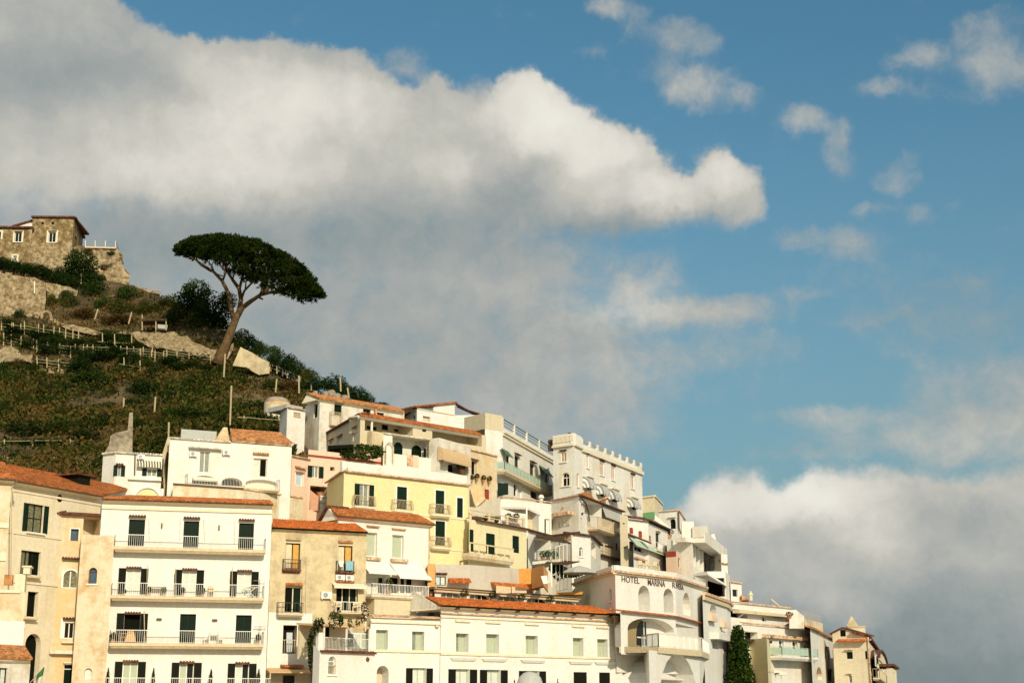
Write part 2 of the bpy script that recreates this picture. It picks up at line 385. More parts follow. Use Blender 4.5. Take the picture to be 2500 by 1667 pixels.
def win(b, i, r, d=.28, pane='glass', frame='trim', mull=1, bars=(), arch=0, shut=None, shm='shutter_dark', shw=None,
        hood=None, hm='roof_dark', trim=0, trm='trim', sill=0, slm='trim', name='window', hg=.22, hp=.3, grille=None, he=.12, leafw=None, pane2=None):
    F = b.F[i]; u0, u1, z0, z1 = F.rect(r); w = u1 - u0; h = z1 - z0
    rise = 0 if not arch else (w / 2 if arch is True else arch)
    rise = min(rise, h * .6)
    b.holes[i].append((u0, u1, z0, z1, d, rise))
    fr = MB(); t = min(.065, w * .12); D0, D1 = -d + .01, -d + .07
    fr.fbox(F, u0, u0 + t, D0, D1, z0, z1 - rise * .3); fr.fbox(F, u1 - t, u1, D0, D1, z0, z1 - rise * .3)
    fr.fbox(F, u0 + t, u1 - t, D0, D1 - .004, z0, z0 + t)
    if not rise: fr.fbox(F, u0 + t, u1 - t, D0, D1 - .004, z1 - t, z1)
    else:
        cv = arch_curve(u0 + .01, u1 - .01, z1 - rise, rise - .01)
        for (p, q), (x, y) in zip(cv, cv[1:]): fr.bar(F.W(p, D0 + .03, q), F.W(x, D0 + .03, y), .07)
        if h > w * 1.3: fr.fbox(F, u0 + t, u1 - t, D0, D1 - .004, z1 - rise - t / 2, z1 - rise + t / 2)
    for k in range(mull):
        c = u0 + w * (k + 1) / (mull + 1); fr.fbox(F, c - t * .6, c + t * .6, D0, D1 - .006, z0 + t, z1 - max(t, rise * .1))
    for q in bars:
        c = z0 + h * q; fr.fbox(F, u0 + t, u1 - t, D0, D1 - .008, c - t * .45, c + t * .45)
    W_ = fr.build(name, frame, b.root)
    pn = MB(); pm = (u0 + u1) / 2 if pane2 else u1
    pn.fbox(F, u0, pm, -d - .06, -d + .015, z0, z1); pn.build('window_pane', pane, W_)
    if pane2:
        pn = MB(); pn.fbox(F, pm, u1, -d - .06, -d + .015, z0, z1); pn.build('window_pane', pane2, W_)
    if shut:
        sw = shw or w * .5
        sides = [('L', u0 - sw, u0 - .01), ('R', u1 + .01, u1 + sw)] if shut == 'open' else [('L', u0 + .01, (u0 + u1) / 2 - .006), ('R', (u0 + u1) / 2 + .006, u1 - .01)]
        for _, a, c in sides:
            s_ = MB(); leafs(s_, F, a, c, z0 + .02, z1 - .02 - (rise * .2 if shut == 'closed' else 0), .03 if shut == 'open' else -.09)
            s_.build('shutter', shm, W_)
    if hood:
        hb = MB()
        if hood == 'tile': tile_strip(hb, F, u0 - he, u1 + he, z1 + hg, .004, hp)
        else: hb.fbox(F, u0 - he, u1 + he, .003, hp, z1 + hg - .05, z1 + hg + .05); hb.fbox(F, u0 - he + .06, u1 + he - .06, .003, hp * .6, z1 + hg - .12, z1 + hg - .052)
        hb.build('hood', hm, W_)
    if trim:
        tb = MB(); q = trim
        tb.fbox(F, u0 - q, u0 - .002, .002, .035, z0, z1 + (0 if rise else q)); tb.fbox(F, u1 + .002, u1 + q, .002, .035, z0, z1 + (0 if rise else q))
        if not rise: tb.fbox(F, u0, u1, .002, .033, z1 + .002, z1 + q)
        else:
            ci, cu = arch_curve(u0, u1, z1 - rise, rise), arch_curve(u0 - q, u1 + q, z1 - rise, rise + q)
            for k in range(len(ci) - 1):
                A = [F.W(*x) for x in ((ci[k][0], .002, ci[k][1]), (ci[k + 1][0], .002, ci[k + 1][1]), (cu[k + 1][0], .002, cu[k + 1][1]), (cu[k][0], .002, cu[k][1]))]
                tb.hexa(A, [p + F.n * .032 for p in A])
        tb.build('trim', trm, W_)
    if sill:
        sb = MB(); sb.fbox(F, u0 - .14, u1 + .14, .003, sill, z0 - .13, z0 - .01); sb.build('sill', slm, W_)
    if grille:
        gb = MB(); n = max(3, int(w / .15))
        for k in range(n + 1):
            u = u0 + w * k / n; gb.bar(F.W(u, -.02, z0), F.W(u, -.02, z0 + h * grille), .03)
        gb.bar(F.W(u0, -.02, z0 + h * grille), F.W(u1, -.02, z0 + h * grille), .05)
        gb.build('grille', 'rail_tan', W_)
    return W_, (u0, u1, z0, z1)

def cavity(b, i, r, depth=1.2, arch=0, mat=None, name='recess'):
    """deep recess with its own back wall"""
    F = b.F[i]; u0, u1, z0, z1 = F.rect(r); w = u1 - u0
    rise = 0 if not arch else (w / 2 if arch is True else arch)
    rise = min(rise, (z1 - z0) * .7)
    b.holes[i].append((u0, u1, z0, z1, depth, rise))
    mb = MB(); mb.fbox(F, u0, u1, -depth - .06, -depth + .01, z0, z1)
    o = mb.build(name, mat or b.mat, b.root)
    return o, (u0, u1, z0, z1)

def rail_bars(mb, A, B, h, gap=.14, w=.028, top=.05, post=0):
    A, B = Vector(A), Vector(B); n = max(2, int((B - A).length / gap)); up = Vector((0, 0, h))
    for k in range(n + 1):
        p = A.lerp(B, k / n); mb.bar(p, p + up, w if not post or k % post else w * 2.2)
    mb.bar(A + up, B + up, top); mb.bar(A + Vector((0, 0, .08)), B + Vector((0, 0, .08)), w)

def balcony(b, i, pl, pr, depth=.9, th=.25, rail=1., rm='rail_white', sm='slab', style='bars', gap=.15, round_=0, w=.028):
    F = b.F[i]; ua, za = F.hit(*pl, depth); ub, zb = F.hit(*pr, depth); z = (za + zb) / 2
    mb = MB(); mb.fbox(F, ua, ub, .003, depth, z - th * .55, z)
    mb.hexa([F.W(ua + .12, .003, z - th), F.W(ub - .12, .003, z - th), F.W(ub - .12, depth - .18, z - th), F.W(ua + .12, depth - .18, z - th)],
            [F.W(ua + .03, .003, z - th * .551), F.W(ub - .03, .003, z - th * .551), F.W(ub - .03, depth - .03, z - th * .551), F.W(ua + .03, depth - .03, z - th * .551)])
    s = mb.build('balcony', sm, b.root)
    if rail:
        rb = MB(); d = depth - .06; ua_, ub_ = ua + .05, ub - .05
        path = [F.W(ua_, .02, z), F.W(ua_, d, z), F.W(ub_, d, z), F.W(ub_, .02, z)]
        if style == 'bars':
            for A, B in zip(path, path[1:]): rail_bars(rb, A, B, rail, gap, w)
        elif style == 'belly':
            for A, B in zip(path, path[1:]):
                n = max(2, int((B - A).length / gap)); nn = Vector((0, 0, 1)).cross((B - A).normalized()) * -.16
                for k in range(n + 1):
                    p = A.lerp(B, k / n)
                    rb.tube([p, p + nn + Vector((0, 0, rail * .25)), p + nn * .7 + Vector((0, 0, rail * .5)), p + Vector((0, 0, rail))], .018, 4)
                rb.bar(A + Vector((0, 0, rail)), B + Vector((0, 0, rail)), .05)
        elif style == 'panel':
            for A, B in zip(path, path[1:]):
                n = max(1, int((B - A).length / 1.4))
                for k in range(n + 1):
                    p = A.lerp(B, k / n); rb.bar(p, p + Vector((0, 0, rail)), .06)
                rb.bar(A + Vector((0, 0, rail)), B + Vector((0, 0, rail)), .06)
                rb.bar(A + Vector((0, 0, rail * .5)), B + Vector((0, 0, rail * .5)), .02, rail * .8)
        rb.build('railing', rm, s)
    return s, F, ua, ub, z, depth

def tile_sheet(mb, e0, e1, r0, r1, pitch=.27, amp=.065, row=.45):
    e0, e1, r0, r1 = map(Vector, (e0, e1, r0, r1))
    nrm = (e1 - e0).cross(r0 - e0).normalized()
    if nrm.z < 0: nrm = -nrm
    n = max(3, int(max((e1 - e0).length, (r1 - r0).length) / pitch)); m = max(2, int((r0 - e0).length / row)); q = 4
    def line(t, lift):
        a, b = e0.lerp(r0, t), e1.lerp(r1, t); out = []
        for k in range(n * q + 1):
            hgt = amp * abs(math.sin(math.pi * k / q)) ** .7
            out.append(a.lerp(b, k / (n * q)) + nrm * (hgt + lift))
        return out
    L = [line(0, -.07)]
    jit = [random.uniform(-.008, .008) for _ in range(m)]
    for j in range(m): L += [line(j / m, .035 + jit[j]), line((j + 1) / m, 0)]
    k0 = len(mb.v); W_ = n * q + 1
    for l in L: mb.v += [tuple(p) for p in l]
    for i in range(len(L) - 1):
        for k in range(W_ - 1): mb.f.append((k0 + i * W_ + k, k0 + i * W_ + k + 1, k0 + (i + 1) * W_ + k + 1, k0 + (i + 1) * W_ + k))
    dn = nrm * -.13
    mb.hexa([e0 + dn, e1 + dn, r1 + dn, r0 + dn], [e0 - nrm * .02, e1 - nrm * .02, r1 - nrm * .02, r0 - nrm * .02])

def roof(b, i, e0, e1, r0, r1, oh=.35, run=4., mat='roof_red', soffit=True, name='roof', gutter=None):
    """tile slope on facade i: eave and ridge read off the photograph, at the overhang and at the run behind the wall"""
    F = b.F[i]; a, c = F.hit(*e0, oh), F.hit(*e1, oh); p, q = F.hit(*r0, -run), F.hit(*r1, -run)
    ze, zr = (a[1] + c[1]) / 2, (p[1] + q[1]) / 2
    mb = MB(); tile_sheet(mb, F.W(a[0], oh, ze), F.W(c[0], oh, ze), F.W(p[0], -run, zr), F.W(q[0], -run, zr))
    o = mb.build(name, mat, b.root)
    sb = MB(); sb.hexa([F.W(a[0] + .1, -.02, ze - .34), F.W(c[0] - .1, -.02, ze - .34), F.W(c[0] - .1, .06, ze - .34), F.W(a[0] + .1, .06, ze - .34)],
                       [F.W(a[0] + .1, -.02, ze - .15), F.W(c[0] - .1, -.02, ze - .15), F.W(c[0] - .1, oh - .05, ze - .15), F.W(a[0] + .1, oh - .05, ze - .15)])
    sb.hexa([F.W(a[0] + .15, -run, b.z - .05), F.W(c[0] - .15, -run, b.z - .05), F.W(c[0] - .15, -.05, b.z - .05), F.W(a[0] + .15, -.05, b.z - .05)],
            [F.W(p[0] + .15, -run, zr - .16), F.W(q[0] - .15, -run, zr - .16), F.W(c[0] - .15, -.05, ze - .12), F.W(a[0] + .15, -.05, ze - .12)])
    sb.build('cornice', soffit if isinstance(soffit, str) else b.mat, b.root)
    if gutter:
        gb = MB(); gb.tube([F.W(a[0], oh + .06, ze - .1), F.W(c[0], oh + .06, ze - .1)], .075, 8); gb.build('gutter', gutter, b.root)
    return o

def coping(b, i, z=None, u0=0, u1=None, mat='coping_tile', d0=-.25, d1=.16, lift=0., fall=.14, under=True):
    F = b.F[i]; u1 = F.L if u1 is None else u1; z = (b.z if z is None else z) + lift
    mb = MB(); tile_strip(mb, F, u0, u1, z + .12, d0, d1, fall)
    return mb.build('coping', mat, b.root)

def band(b, i, z0, z1, u0=0, u1=None, d=.05, mat=None, name='string_course'):
    F = b.F[i]; u1 = F.L if u1 is None else u1
    mb = MB(); mb.fbox(F, u0, u1, .002, d, z0, z1); return mb.build(name, mat or b.mat, b.root)

def zat(b, i, px, py, d=0): return b.F[i].hit(px, py, d)[1]
def uat(b, i, px, py, d=0): return b.F[i].hit(px, py, d)[0]

def aircon(b, i, r, d=.32):
    F = b.F[i]; u0, u1, z0, z1 = F.rect(r, d)
    mb = MB(); mb.fbox(F, u0, u1, .05, d, z0, z1)
    for u in (u0 + .1, u1 - .1): mb.fbox(F, u - .03, u + .03, .003, d, z0 - .08, z0 - .005)
    o = mb.build('air_conditioner', 'ac_white', b.root)
    g = MB(); c = u0 + (u1 - u0) * .4; rr = (z1 - z0) * .38; zc = (z0 + z1) / 2
    ring = lambda r_, dd: [F.W(c + r_ * math.cos(q), dd, zc + r_ * math.sin(q)) for q in [2 * math.pi * k / 14 for k in range(14)]]
    g.hexa(ring(rr, d + .002), ring(rr * .96, d + .02)); g.build('fan_grille', 'metal_grey', o)
    return o

def awning(b, i, r, proj=1.2, mat='awning_cream', val=.18, dome=False, frame=False):
    """fabric awning: r = top line at the wall to lower edge at the front (photograph rectangle of the fabric)"""
    F = b.F[i]
    ua, zt = F.hit(r[0], r[1]); ub, zt2 = F.hit(r[2], r[1]); uc, zb = F.hit(r[0], r[3], proj); ud, zb2 = F.hit(r[2], r[3], proj)
    zt = (zt + zt2) / 2; zb = (zb + zb2) / 2; u0 = (ua + uc) / 2; u1 = (ub + ud) / 2
    if zt < zb + .15: zt = zb + .15
    mb = MB(); n = 7 if dome else 1; pr = []
    for k in range(n + 1):
        q = math.pi / 2 * k / n
        pr.append((.02 + proj * math.sin(q), zb + (zt - zb) * math.cos(q)) if dome else ((.02, zt), (proj, zb))[k])
    for (d0, za), (d1, zc) in zip(pr, pr[1:]):
        A = [F.W(u0, d0, za), F.W(u1, d0, za), F.W(u1, d1, zc), F.W(u0, d1, zc)]
        mb.hexa(A, [p + Vector((0, 0, -.02)) for p in A])
    mb.fbox(F, u0, u1, proj - .012, proj, zb - val, zb - .022)
    if dome:
        for u in (u0, u1):
            mb.face(F.W(u, .02, zb), *[F.W(u, d_, z_) for d_, z_ in pr])
    o = mb.build('awning', mat, b.root)
    if dome and mat == 'awning_stripe':
        for k in range(5):                                 # hooped end panel, pale and dark by turns
            ra, rb_ = 1 - k / 5, 1 - (k + 1) / 5; e = MB(); u = u0 - .012
            for j in range(6):
                qa, qb = math.pi / 2 * j / 6, math.pi / 2 * (j + 1) / 6
                pt = lambda r_, q: F.W(u, .02 + proj * r_ * math.sin(q), zb + (zt - zb) * r_ * math.cos(q))
                e.face(pt(ra, qa), pt(ra, qb), pt(rb_, qb), pt(rb_, qa))
            e.build('end_stripe', 'cloth_white' if k % 2 else 'metal_grey', o)
    return o

def pipe(b, i, pts, r=.05, mat='trim_cream', d=.08, name='drainpipe'):
    F = b.F[i]; mb = MB(); q = []
    for x, y in pts:
        u, z = F.hit(x, y, d); q.append(F.W(u, d, z))
    mb.tube(q, r, 6); return mb.build(name, mat, b.root)

def prism_px(mb, pts, Y, depth, Yf=None):
    """an outline read off the photograph, standing at distance Y and running `depth` metres back as a true solid"""
    a = [P(x, y, Yf(x, y) if Yf else Y) for x, y in pts]
    mb.hexa(a, [p + Vector((p.x / p.y * depth, depth, 0)) for p in a])

# ------------------------------------------------------------------ small things
def potted(pos, h, label, leafm='leaf_mid', pot='terracotta', cone=False, group=None, r=None):
    pos = Vector(pos); r = r or h * .28
    t_ = thing('potted_plant', pos, label, 'potted plant', group)
    mb = MB(); pr = max(.12, r * .55); ph = min(.4, h * .3)
    mb.lathe(pos, [(pr * .7, 0), (pr, ph), (pr * 1.1, ph), (pr * 1.1, ph + .04), (pr * .8, ph + .04)], 10); mb.build('pot', pot, t_)
    lb = MB(); leaf_cloud(lb, pos + Vector((0, 0, ph + (h - ph) / 2)), r, r, (h - ph) / 2, int(90 + 120 * h), .13, cone=cone)
    lb.build('foliage', leafm, t_)
    return t_

def leaf_cloud(mb, c, rx, ry, rz, n, size, cone=False, fill=.55, lumps=0):
    V = RNG.normal(size=(n, 3)); V /= np.linalg.norm(V, axis=1)[:, None]
    rad = fill + (1 - fill) * RNG.random(n) ** .6
    if lumps:
        K = RNG.normal(size=(lumps, 3)); K /= np.linalg.norm(K, axis=1)[:, None]; K *= .62
        V = K[RNG.integers(0, lumps, n)] + V * rad[:, None] * RNG.uniform(.34, .52, (n, 1)); rad = np.ones(n)
    C = V * rad[:, None]
    if cone:
        tz = (C[:, 2] + 1) / 2; s_ = 1.15 * (1 - tz) + .08; C[:, 0] = C[:, 0] * s_; C[:, 1] = C[:, 1] * s_
    C = C * np.array([rx, ry, rz]) + np.array(c)
    A = RNG.normal(size=(n, 3)); A /= np.linalg.norm(A, axis=1)[:, None]
    Bv = np.cross(A, RNG.normal(size=(n, 3))); Bv /= np.linalg.norm(Bv, axis=1)[:, None]
    s_ = size * RNG.uniform(.6, 1.3, (n, 1))
    q = [C - A * s_ * .6, C + Bv * s_ * .34, C + A * s_ * .6, C - Bv * s_ * .34]
    k = len(mb.v); X = np.stack(q, 1).reshape(-1, 3); mb.v += X.tolist()
    mb.f += [(k + 4 * j, k + 4 * j + 1, k + 4 * j + 2, k + 4 * j + 3) for j in range(n)]

def chair(pos, rz, label, mat='cloth_white', group='chairs on the balconies and terraces'):
    pos = Vector(pos); t_ = thing('chair', pos, label, 'chair', group, rz)
    M = ROOT[t_]; W = lambda x, y, z: M @ Vector((x, y, z))
    def bx(mb, x0, x1, y0, y1, z0, z1):
        mb.hexa([W(x0, y0, z0), W(x1, y0, z0), W(x1, y1, z0), W(x0, y1, z0)], [W(x0, y0, z1), W(x1, y0, z1), W(x1, y1, z1), W(x0, y1, z1)])
    m1 = MB(); bx(m1, -.23, .23, -.23, .23, .42, .47); m1.build('seat', mat, t_)
    m2 = MB(); bx(m2, -.23, .23, .2, .24, .48, .9); m2.build('backrest', mat, t_)
    for x in (-.2, .2):
        for y in (-.2, .2):
            m3 = MB(); bx(m3, x - .025, x + .025, y - .025, y + .025, 0, .42); m3.build('leg', mat, t_)
    return t_

def table(pos, w, label, mat='cloth_white', cloth=None, rz=0, group='tables on the balconies and terraces'):
    pos = Vector(pos); t_ = thing('table', pos, label, 'table', group, rz)
    M = ROOT[t_]; W = lambda x, y, z: M @ Vector((x, y, z))
    def bx(mb, x0, x1, y0, y1, z0, z1):
        mb.hexa([W(x0, y0, z0), W(x1, y0, z0), W(x1, y1, z0), W(x0, y1, z0)], [W(x0, y0, z1), W(x1, y0, z1), W(x1, y1, z1), W(x0, y1, z1)])
    m1 = MB(); bx(m1, -w / 2, w / 2, -.32, .32, .7, .75); m1.build('tabletop', mat, t_)
    for x in (-w / 2 + .06, w / 2 - .06):
        for y in (-.26, .26):
            m3 = MB(); bx(m3, x - .03, x + .03, y - .03, y + .03, 0, .7); m3.build('leg', mat, t_)
    return t_

def antenna(pos, h, label, arms=4):
    pos = Vector(pos); t_ = thing('antenna', pos, label, 'antenna', 'television antennas on the roofs')
    mb = MB(); mb.tube([pos, pos + Vector((0, 0, h))], .03, 5); mb.build('mast', 'metal_grey', t_)
    ab = MB(); a = pos + Vector((-.5, 0, h - .1)); c = pos + Vector((.5, .2, h - .1)); ab.bar(a, c, .03)
    for k in range(arms):
        p = a.lerp(c, (k + .5) / arms); ab.bar(p + Vector((.05, -.3, 0)), p + Vector((-.05, .3, 0)), .02)
    ab.build('aerial', 'metal_grey', t_)
    return t_

def parasol(pos, h, r, label, mat='cloth_white', tilt=0, cl=False):
    pos = Vector(pos); t_ = thing('parasol', pos, label, 'parasol', 'parasols on the terraces')
    mb = MB(); mb.tube([pos, pos + Vector((0, 0, h))], .035, 6); mb.build('pole', 'rail_white', t_)
    cb = MB(); n = 8; top = pos + Vector((0, 0, h))
    if cl: cb.lathe(pos, [(.05, h * .35), (.16, h * .45), (.12, h * .8), (.02, h)], 10)
    else:
        ring = [pos + Vector((r * math.cos(2 * math.pi * (k + .5) / n), r * math.sin(2 * math.pi * (k + .5) / n), h - r * .36)) for k in range(n)]
        mid = [pos + Vector((r * .55 * math.cos(2 * math.pi * (k + .5) / n), r * .55 * math.sin(2 * math.pi * (k + .5) / n), h - r * .15)) for k in range(n)]
        for k in range(n):
            j = (k + 1) % n; cb.face(ring[k], ring[j], mid[j], mid[k]); cb.face(mid[k], mid[j], top)
            cb.face(ring[k], ring[j], ring[j] - Vector((0, 0, .15)), ring[k] - Vector((0, 0, .15)))
    cb.build('canopy', mat, t_)
    return t_

def pole(px, py, px2, py2, Y, r, label, mat='post_wood', name='pole', cat='pole', group='wooden poles on the hillside'):
    mb = MB(); mb.tube([P(px, py, Y), P(px2, py2, Y)], r, 6); return tag(mb.build(name, mat), label, cat, group)
# ------------------------------------------------------------------ sun, sky and clouds
SUN_EL, SUN_AZ = math.radians(27), math.radians(20)      # sun behind the photographer, a little to the right
sun = bpy.data.lights.new('sun', 'SUN'); so = bpy.data.objects.new('sun', sun); COL.objects.link(so)
sun.energy = 3.6; sun.angle = math.radians(.5); sun.color = (1.0, .875, .67)
sd = Vector((math.sin(SUN_AZ) * math.cos(SUN_EL), -math.cos(SUN_AZ) * math.cos(SUN_EL), math.sin(SUN_EL)))
so.rotation_euler = sd.to_track_quat('Z', 'Y').to_euler(); so.location = (0, -50, 120)

SKY_TINT = (.56, .96, .93)
AIR_LOW = (2.1, 2.95, 3.25)
CLOUD_RAMP = [(.0, (1.8, 2.1, 2.15)), (.12, (2.2, 2.58, 2.6)), (.24, (2.8, 3.18, 3.15)), (.38, (3.65, 3.8, 3.65)), (.56, (5.0, 4.9, 4.4)), (.76, (6.9, 6.6, 5.95)), (1., (8, 7.75, 7.0))]
world = bpy.data.worlds.new('World'); sc.world = world; world.use_nodes = True
wt = world.node_tree; bg = wt.nodes['Background']; bg.inputs['Strength'].default_value = .1
sky = N(wt, 'ShaderNodeTexSky', sky_type='NISHITA'); sky.sun_disc = False; sky.sun_elevation = SUN_EL
sky.sun_rotation = math.pi - SUN_AZ; sky.air_density = 1.0; sky.dust_density = 2.2; sky.ozone_density = 1.6
world.cycles.sampling_method = 'MANUAL'; world.cycles.sample_map_resolution = 256

def azel(px, py):
    v = ray(px, py); return math.atan2(v.x, v.y), math.atan2(v.z, math.hypot(v.x, v.y))

def mth(t, op, a, b=None, c=None):
    n = N(t, 'ShaderNodeMath', operation=op)
    for k, v in enumerate((a, b, c)):
        if v is None: continue
        if isinstance(v, (int, float)): n.inputs[k].default_value = v
        else: t.links.new(v, n.inputs[k])
    return n.outputs[0]

# Cloud cover and cloud light as two smooth maps over azimuth and elevation.  Each map is authored on a grid of sky
# directions and then carried by curve nodes as a sum of products  f(azimuth) * g(elevation).
GX, GY = np.meshgrid(np.linspace(-300, 2800, 260), np.linspace(-250, 1950, 200))     # photograph pixels naming sky directions
def sstep(a, b, x):
    t_ = np.clip((x - a) / (b - a), 0, 1); return t_ * t_ * (3 - 2 * t_)
def blob(x, y, rx, ry, p=1.):
    return np.clip(1 - ((GX - x) / rx) ** 2 - ((GY - y) / ry) ** 2, 0, 1) ** p
TOP = [(-400, -260), (0, -140), (240, -62), (282, 0), (340, 32), (351, 56), (393, 66), (425, 88), (505, 96), (664, 90), (707, 101), (797, 112), (898, 125), (935, 162), (985, 214), (1020, 190), (1063, 165), (1116, 200), (1169, 232), (1196, 210), (1222, 196), (1250, 168), (1303, 168), (1330, 202), (1372, 218), (1425, 271), (1473, 292), (1516, 295), (1569, 329), (1622, 377), (1672, 428), (1700, 410), (1712, 375), (1744, 360), (1787, 370), (1835, 404), (1864, 440), (1868, 520), (1900, 900), (2900, 1200)]
BOT = [(-400, 470), (0, 500), (300, 520), (500, 545), (700, 560), (1000, 560), (1250, 570), (1420, 572), (1560, 560), (1640, 540), (1700, 530), (1800, 535), (1868, 520), (2900, 400)]
SOFT = [(-400, 190), (500, 180), (1000, 150), (1400, 120), (1600, 80), (1900, 60), (2900, 60)]
ip = lambda L_, x: np.interp(x, [q[0] for q in L_], [q[1] for q in L_])
top, bot, soft = ip(TOP, GX), ip(BOT, GX), ip(SOFT, GX)
edge = sstep(-12, 24, GY - top); und = 1 - sstep(-.62, .62, (GY - bot) / soft)
bank = edge * und * (GX < 1890)
bank = np.maximum(bank, .62 * blob(990, 150, 60, 55, .7)); bank = np.maximum(bank, .6 * blob(1165, 225, 60, 50, .7))
A_ = bank.copy()
veil = (.75 * blob(250, 600, 1250, 340, .7) + .42 * blob(900, 700, 900, 280, .7) + .42 * blob(600, 900, 1100, 400, .7) + .50 * blob(1330, 980, 480, 230, .7)) * sstep(-10, 60, GY - top)
A_ = np.maximum(A_, np.clip(veil, 0, .78) * (1 - sstep(1500, 2000, GX)))
for x, y, rx, ry, w in [(1483, 20, 60, 34, .6), (1560, 62, 50, 60, .42), (1640, 95, 85, 55, .5), (1700, 105, 60, 40, .42), (1600, 165, 60, 50, .3), (1620, 175, 45, 45, .5), (1690, 215, 95, 58, .62), (1780, 240, 95, 40, .42), (1750, 200, 60, 45, .4),
    (1968, 292, 72, 34, .6), (2058, 335, 30, 50, .5), (2050, 395, 42, 62, .42), (2180, 440, 60, 42, .36), (2136, 512, 55, 15, .5), (2248, 525, 36, 27, .42), (2215, 390, 26, 28, .36), (2340, 505, 40, 50, .2), (1810, 435, 40, 12, .2),
    (2190, 155, 60, 26, .4), (2270, 140, 85, 50, .5), (2390, 80, 70, 60, .5), (2440, 150, 140, 85, .48), (2150, 215, 80, 28, .4), (2260, 225, 40, 36, .35), (2340, 235, 60, 30, .3), (2480, 40, 90, 40, .3), (1440, 125, 50, 18, .3), (2040, 48, 30, 14, .15), (2120, 85, 50, 14, .15),
    (1960, 583, 80, 34, .5), (2085, 595, 82, 52, .52), (2190, 570, 60, 22, .25),
    (1350, 600, 100, 55, .42), (1410, 660, 110, 60, .25), (1615, 670, 62, 62, .52), (1540, 705, 110, 80, .62), (1660, 765, 260, 52, .75), (1420, 790, 250, 70, .62), (1180, 850, 320, 80, .58), (1500, 870, 380, 60, .5), (1330, 915, 290, 50, .45), (1800, 765, 180, 34, .45), (1970, 722, 90, 22, .42), (2170, 775, 200, 30, .42), (2330, 690, 130, 22, .4), (1780, 850, 200, 52, .4), (1000, 915, 300, 70, .38), (1400, 945, 90, 50, .4), (1640, 960, 160, 50, .3),
    (2470, 940, 260, 90, .55), (2420, 1045, 320, 110, .66), (2100, 1020, 260, 34, .5), (2230, 1070, 320, 44, .5), (2000, 1105, 170, 26, .45),
    (2380, 800, 300, 120, .34), (1900, 920, 200, 40, .16), (2250, 700, 260, 90, .26)]:
    A_ = np.maximum(A_, w * blob(x, y, rx * 1.18, ry * 1.18, .75))
T2 = [(1550, 1400), (1640, 1230), (1680, 1190), (1720, 1160), (1775, 1140), (1820, 1140), (1880, 1165), (1930, 1175), (1960, 1150), (2010, 1130), (2060, 1125), (2130, 1140), (2200, 1135), (2300, 1150), (2420, 1150), (2600, 1110), (2900, 1100)]
low = sstep(-22, 60, GY - ip(T2, GX)) * (GX > 1560) * (1 - sstep(1330, 1640, GY) * .12)
A_ = np.maximum(A_, .88 * low)
A_ = np.maximum(A_, .6 * blob(2060, 1500, 180, 90, .7))
A_[GY > 1640] *= .9
# brightness of the cloud face
L_ = .40 + .10 * edge * (1 - sstep(0, 260, GY - top)) * (GX > 850)
for x, y, rx, ry, w in [(600, 330, 480, 240, .24), (640, 250, 260, 130, .14), (820, 240, 190, 110, .10), (1080, 400, 200, 170, .12), (560, 430, 320, 110, .10), (60, 380, 420, 150, .14), (300, 480, 700, 120, .06), (120, 60, 260, 130, .05), (470, 130, 130, 70, .08), (1300, 260, 150, 130, .34), (1390, 340, 170, 110, .24), (1500, 400, 180, 120, .22), (1630, 480, 100, 80, .26), (1770, 430, 110, 80, .26), (1440, 480, 160, 70, .14), (1090, 430, 110, 90, .10), (1300, 500, 100, 70, .05),
    (1830, 1210, 280, 90, .30), (1950, 1330, 420, 150, .19), (2250, 1450, 420, 220, .10), (2050, 1190, 220, 90, .30), (1720, 1210, 90, 70, .15), (2350, 1190, 200, 60, .12), (2480, 1060, 200, 60, .1), (2120, 1300, 160, 70, .12), (2060, 1490, 150, 70, .24), (2400, 1370, 120, 40, .12), (1550, 730, 150, 70, .16), (1620, 680, 60, 50, .1), (1600, 770, 250, 40, .12), (1450, 900, 180, 40, .08), (1700, 210, 140, 70, .12), (1490, 20, 70, 40, .1), (2300, 150, 240, 110, .06), (1970, 295, 80, 36, .12)]:
    L_ = L_ + w * blob(x, y, rx, ry, 1.)
for x, y, rx, ry, w in [(150, 180, 300, 120, .10), (330, 190, 160, 80, .06), (440, 225, 90, 45, .10), (880, 560, 900, 130, .16), (200, 590, 500, 120, .10), (1250, 470, 120, 60, .10), (1480, 450, 80, 50, .08), (1600, 560, 300, 60, .10), (2150, 1430, 500, 170, .16), (1850, 1330, 250, 60, .06), (2300, 1280, 130, 50, .08), (2200, 1640, 700, 220, .34), (2380, 740, 400, 160, .16), (500, 850, 900, 260, .10)]:
    L_ = L_ - w * blob(x, y, rx, ry, 1.)
